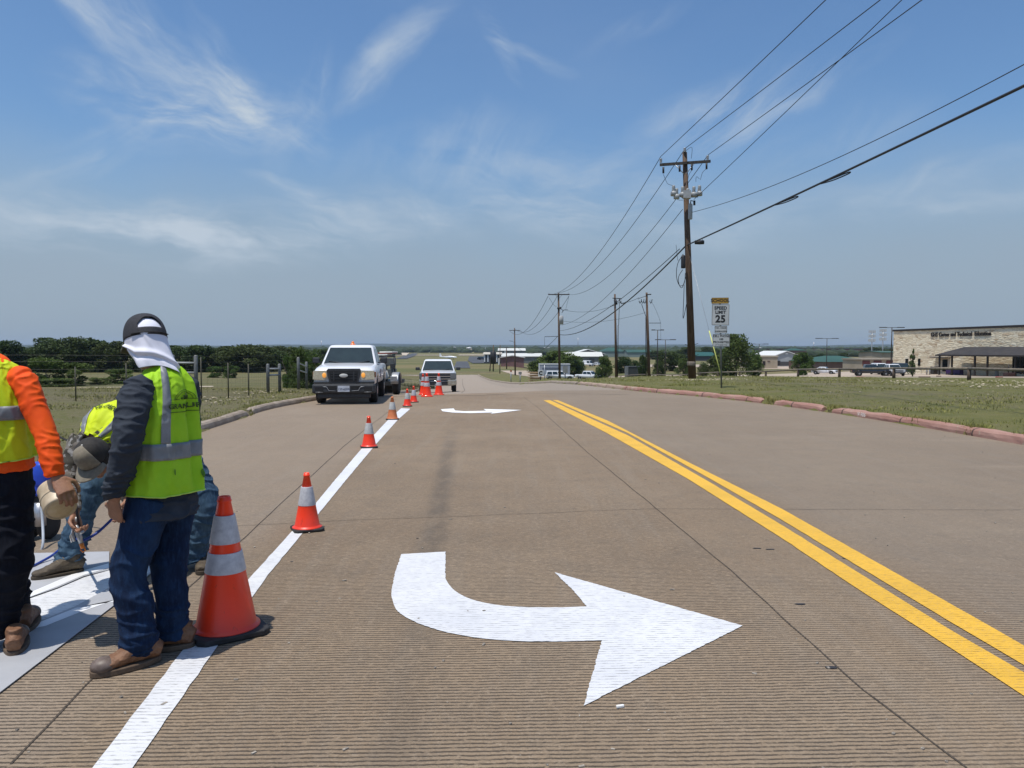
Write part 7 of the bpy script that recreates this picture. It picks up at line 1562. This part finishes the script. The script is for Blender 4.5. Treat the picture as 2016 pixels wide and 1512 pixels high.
# ---- far-off woods as one mass
def woods():
    r = np.random.default_rng(5); ico = bmesh.new(); bmesh.ops.create_icosphere(ico, subdivisions=1, radius=1); iv = np.array([v.co[:] for v in ico.verts]); ifc = np.array([[v.index for v in f.verts] for f in ico.faces]); ico.free()
    V = []; F = []; k = 0; n = 0
    while n < 4200:
        d = 620 + 2300 * r.random() ** 1.1; u = r.uniform(-.75, .80); px = 1008 + u * FPX
        if d < 1150 and 770 < px < 990: continue
        if d < 900 and 990 < px < 1260 and r.random() < .6: continue
        if r.random() > .25 + .75 * (mn.noise(Vector((u * 9, d * .0035, 0))) > -.08): continue
        x = u * d; s = (5 + 7 * r.random()) * (1 + d / 2600); h = (3.2 + 3.0 * r.random()) * (1 + d / 5000)
        if d < 1200: h = min(h, 4.6)
        v = iv * (1 + .35 * (r.random((len(iv), 1)) - .5)) * np.array([s, s * .8, h]) + np.array([x, d, H(x, d) + h * .35]); V.append(v); F.append(ifc + k); k += len(iv); n += 1
    me = fast_mesh('woods', np.concatenate(V), np.concatenate(F)); s = NT('far wood foliage'); n1 = s.noise(.09, 5, .75); n2 = s.noise(.5, 3, .7); col = s.mix(s.rng(n1, .35, .65), (.018, .032, .012), (.042, .060, .024)); col = s.mix(s.rng(n2, .5, .7, 0, .5), col, (.008, .014, .006)); s.done(col, .95)
    mk('woods', me, s.m, kind='stuff', label='far dark woods spread below the horizon', cat='woods')
woods()
# ---- grass blades on the verges
def blades():
    r = np.random.default_rng(3); P = []
    def scatter(n, xr, yr, cond, hgt_, dens=1.0):
        X = r.uniform(*xr, n); Y = r.uniform(*yr, n); sd = road_sd(X, Y); keep = (sd > .20) & cond(X, Y)
        X, Y = X[keep], Y[keep]; f = np.array([mn.noise(Vector((x * .5, y * .5, 9))) + .6 * mn.noise(Vector((x * 2, y * 2, 4))) for x, y in zip(X, Y)]); k2 = r.random(len(X)) < np.clip(.55 + f * 1.3, .05, 1) * dens
        for x, y, q in zip(X[k2], Y[k2], f[k2]): P.append((x, y, GZ(x, y) - .015, hgt_ * (.6 + .8 * r.random()) * (1 + max(q, 0))))
    scatter(60000, (5, 22), (8, 36), lambda X, Y: X < 21, .036); scatter(16000, (1, 20), (28, 60), lambda X, Y: X > 0, .07)
    scatter(40000, (-16, -5), (9, 34), lambda X, Y: Y > 9, .04); scatter(24000, (-40, -7), (20, 60), lambda X, Y: Y > 20, .05)
    def tuft(cx, cy, n, s, h):
        for _ in range(n):
            x, y = r.normal(cx, s), r.normal(cy, s)
            if road_sd(np.array(x), np.array(y)) > -.05: P.append((x, y, max(H(x, y), GZ(x, y) - .05), h * (.5 + r.random())))
    for cx, cy in ((7.05, 21.1), (7.75, 18.4), (6.0, 25.2), (5.3, 26.6), (4.6, 28.6), (8.2, 13.6), (8.1, 15.2), (-5.95, 17.6)): tuft(cx + .12, cy, 220, .12, .09)
    for _ in range(90): y = r.uniform(9, 30); e = float(by_y(RE, np.array([y]))[0]); tuft(e + .24, y, 40, .07, .09)
    for _ in range(70): y = r.uniform(12, 30); e = float(by_y(LE, np.array([y]))[0]); tuft(e - .26, y, 40, .08, .08)
    P = np.array(P); n = len(P); a = r.random(n) * PI; w = .008 + .010 * r.random(n); dx, dy = np.cos(a) * w, np.sin(a) * w; lean = r.normal(0, .35, (n, 2)) * P[:, 3:4]
    V = np.stack([np.stack([P[:, 0] - dx, P[:, 1] - dy, P[:, 2]], 1), np.stack([P[:, 0] + dx, P[:, 1] + dy, P[:, 2]], 1), np.stack([P[:, 0] + lean[:, 0], P[:, 1] + lean[:, 1], P[:, 2] + P[:, 3]], 1)], 1).reshape(-1, 3)
    s = NT('grass blades'); X, Y, Z = s.sep(); n1 = s.noise(.5, 5, .7); n2 = s.noise(14, 3, .7)
    g = s.mix(s.rng(n1, .3, .65), (.19, .20, .035), (.26, .24, .07)); dry = s.mix(s.rng(n2, .3, .7), (.20, .17, .085), (.27, .225, .12)); k = s.math('ADD', s.rng(n2, .35, .75, 0, .9), s.rng(X, 0, -5, 0, .15)); s.done(s.mix(s.rng(k, .35, 1.1), g, dry), .8)
    mk('grass', fast_mesh('grass', V, np.arange(n * 3).reshape(-1, 3)), s.m, kind='stuff', label='short patchy grass on the road verges', cat='grass')
blades()
def stones():
    r = random.Random(8); b = B(); bm = bmesh.new(); bmesh.ops.create_icosphere(bm, subdivisions=1, radius=1); iv = [v.co.copy() for v in bm.verts]; fc = [[v.index for v in f.verts] for f in bm.faces]; bm.free()
    def put(x, y, s): q = Vector((x, y, GZ(x, y))); b.add([q + Vector((v.x * s * r.uniform(.8, 1.6), v.y * s, v.z * s * .45)) for v in iv], fc)
    for _ in range(420): y = r.uniform(26, 34.5); put(r.uniform(14, 22.5) + (34 - y) * .2, y, r.uniform(.02, .06))
    for _ in range(260): x = 8.6 + r.gauss(0, .9); put(x, 33.8 + r.gauss(0, .7), r.uniform(.02, .05))
    for _ in range(130): y = r.uniform(19, 27); put(-7.6 + r.gauss(0, .5) - (27 - y) * .12, y, r.uniform(.015, .045))
    for _ in range(90): put(r.uniform(-16, -6.5), r.uniform(10, 20), r.uniform(.012, .03))
    for _ in range(70): put(r.uniform(8.6, 19), r.uniform(14, 30), r.uniform(.012, .035))
    b.obj('rubble', M('pale limestone rubble', (.34, .28, .18), .9, c2=(.52, .45, .33), vs=8), kind='stuff', label='pale limestone rubble scattered in the verges', cat='rubble')
stones()
# ---- air
def haze():
    b = B(); b.box((0, 3600, 28), (15600, 7700, 84)); o = b.obj('haze', None, kind='stuff'); m = bpy.data.materials.new('haze air'); m.use_nodes = True; N = m.node_tree.nodes; N.clear()
    v = N.new('ShaderNodeVolumePrincipled'); v.inputs['Color'].default_value = (.62, .78, 1.0, 1); v.inputs['Density'].default_value = HAZE; v.inputs['Anisotropy'].default_value = .2
    out = N.new('ShaderNodeOutputMaterial'); m.node_tree.links.new(v.outputs[0], out.inputs['Volume']); o.data.materials.clear(); o.data.materials.append(m); tag(o, 'thin pale summer haze over the plain', 'haze')
HAZE = .00009
haze()
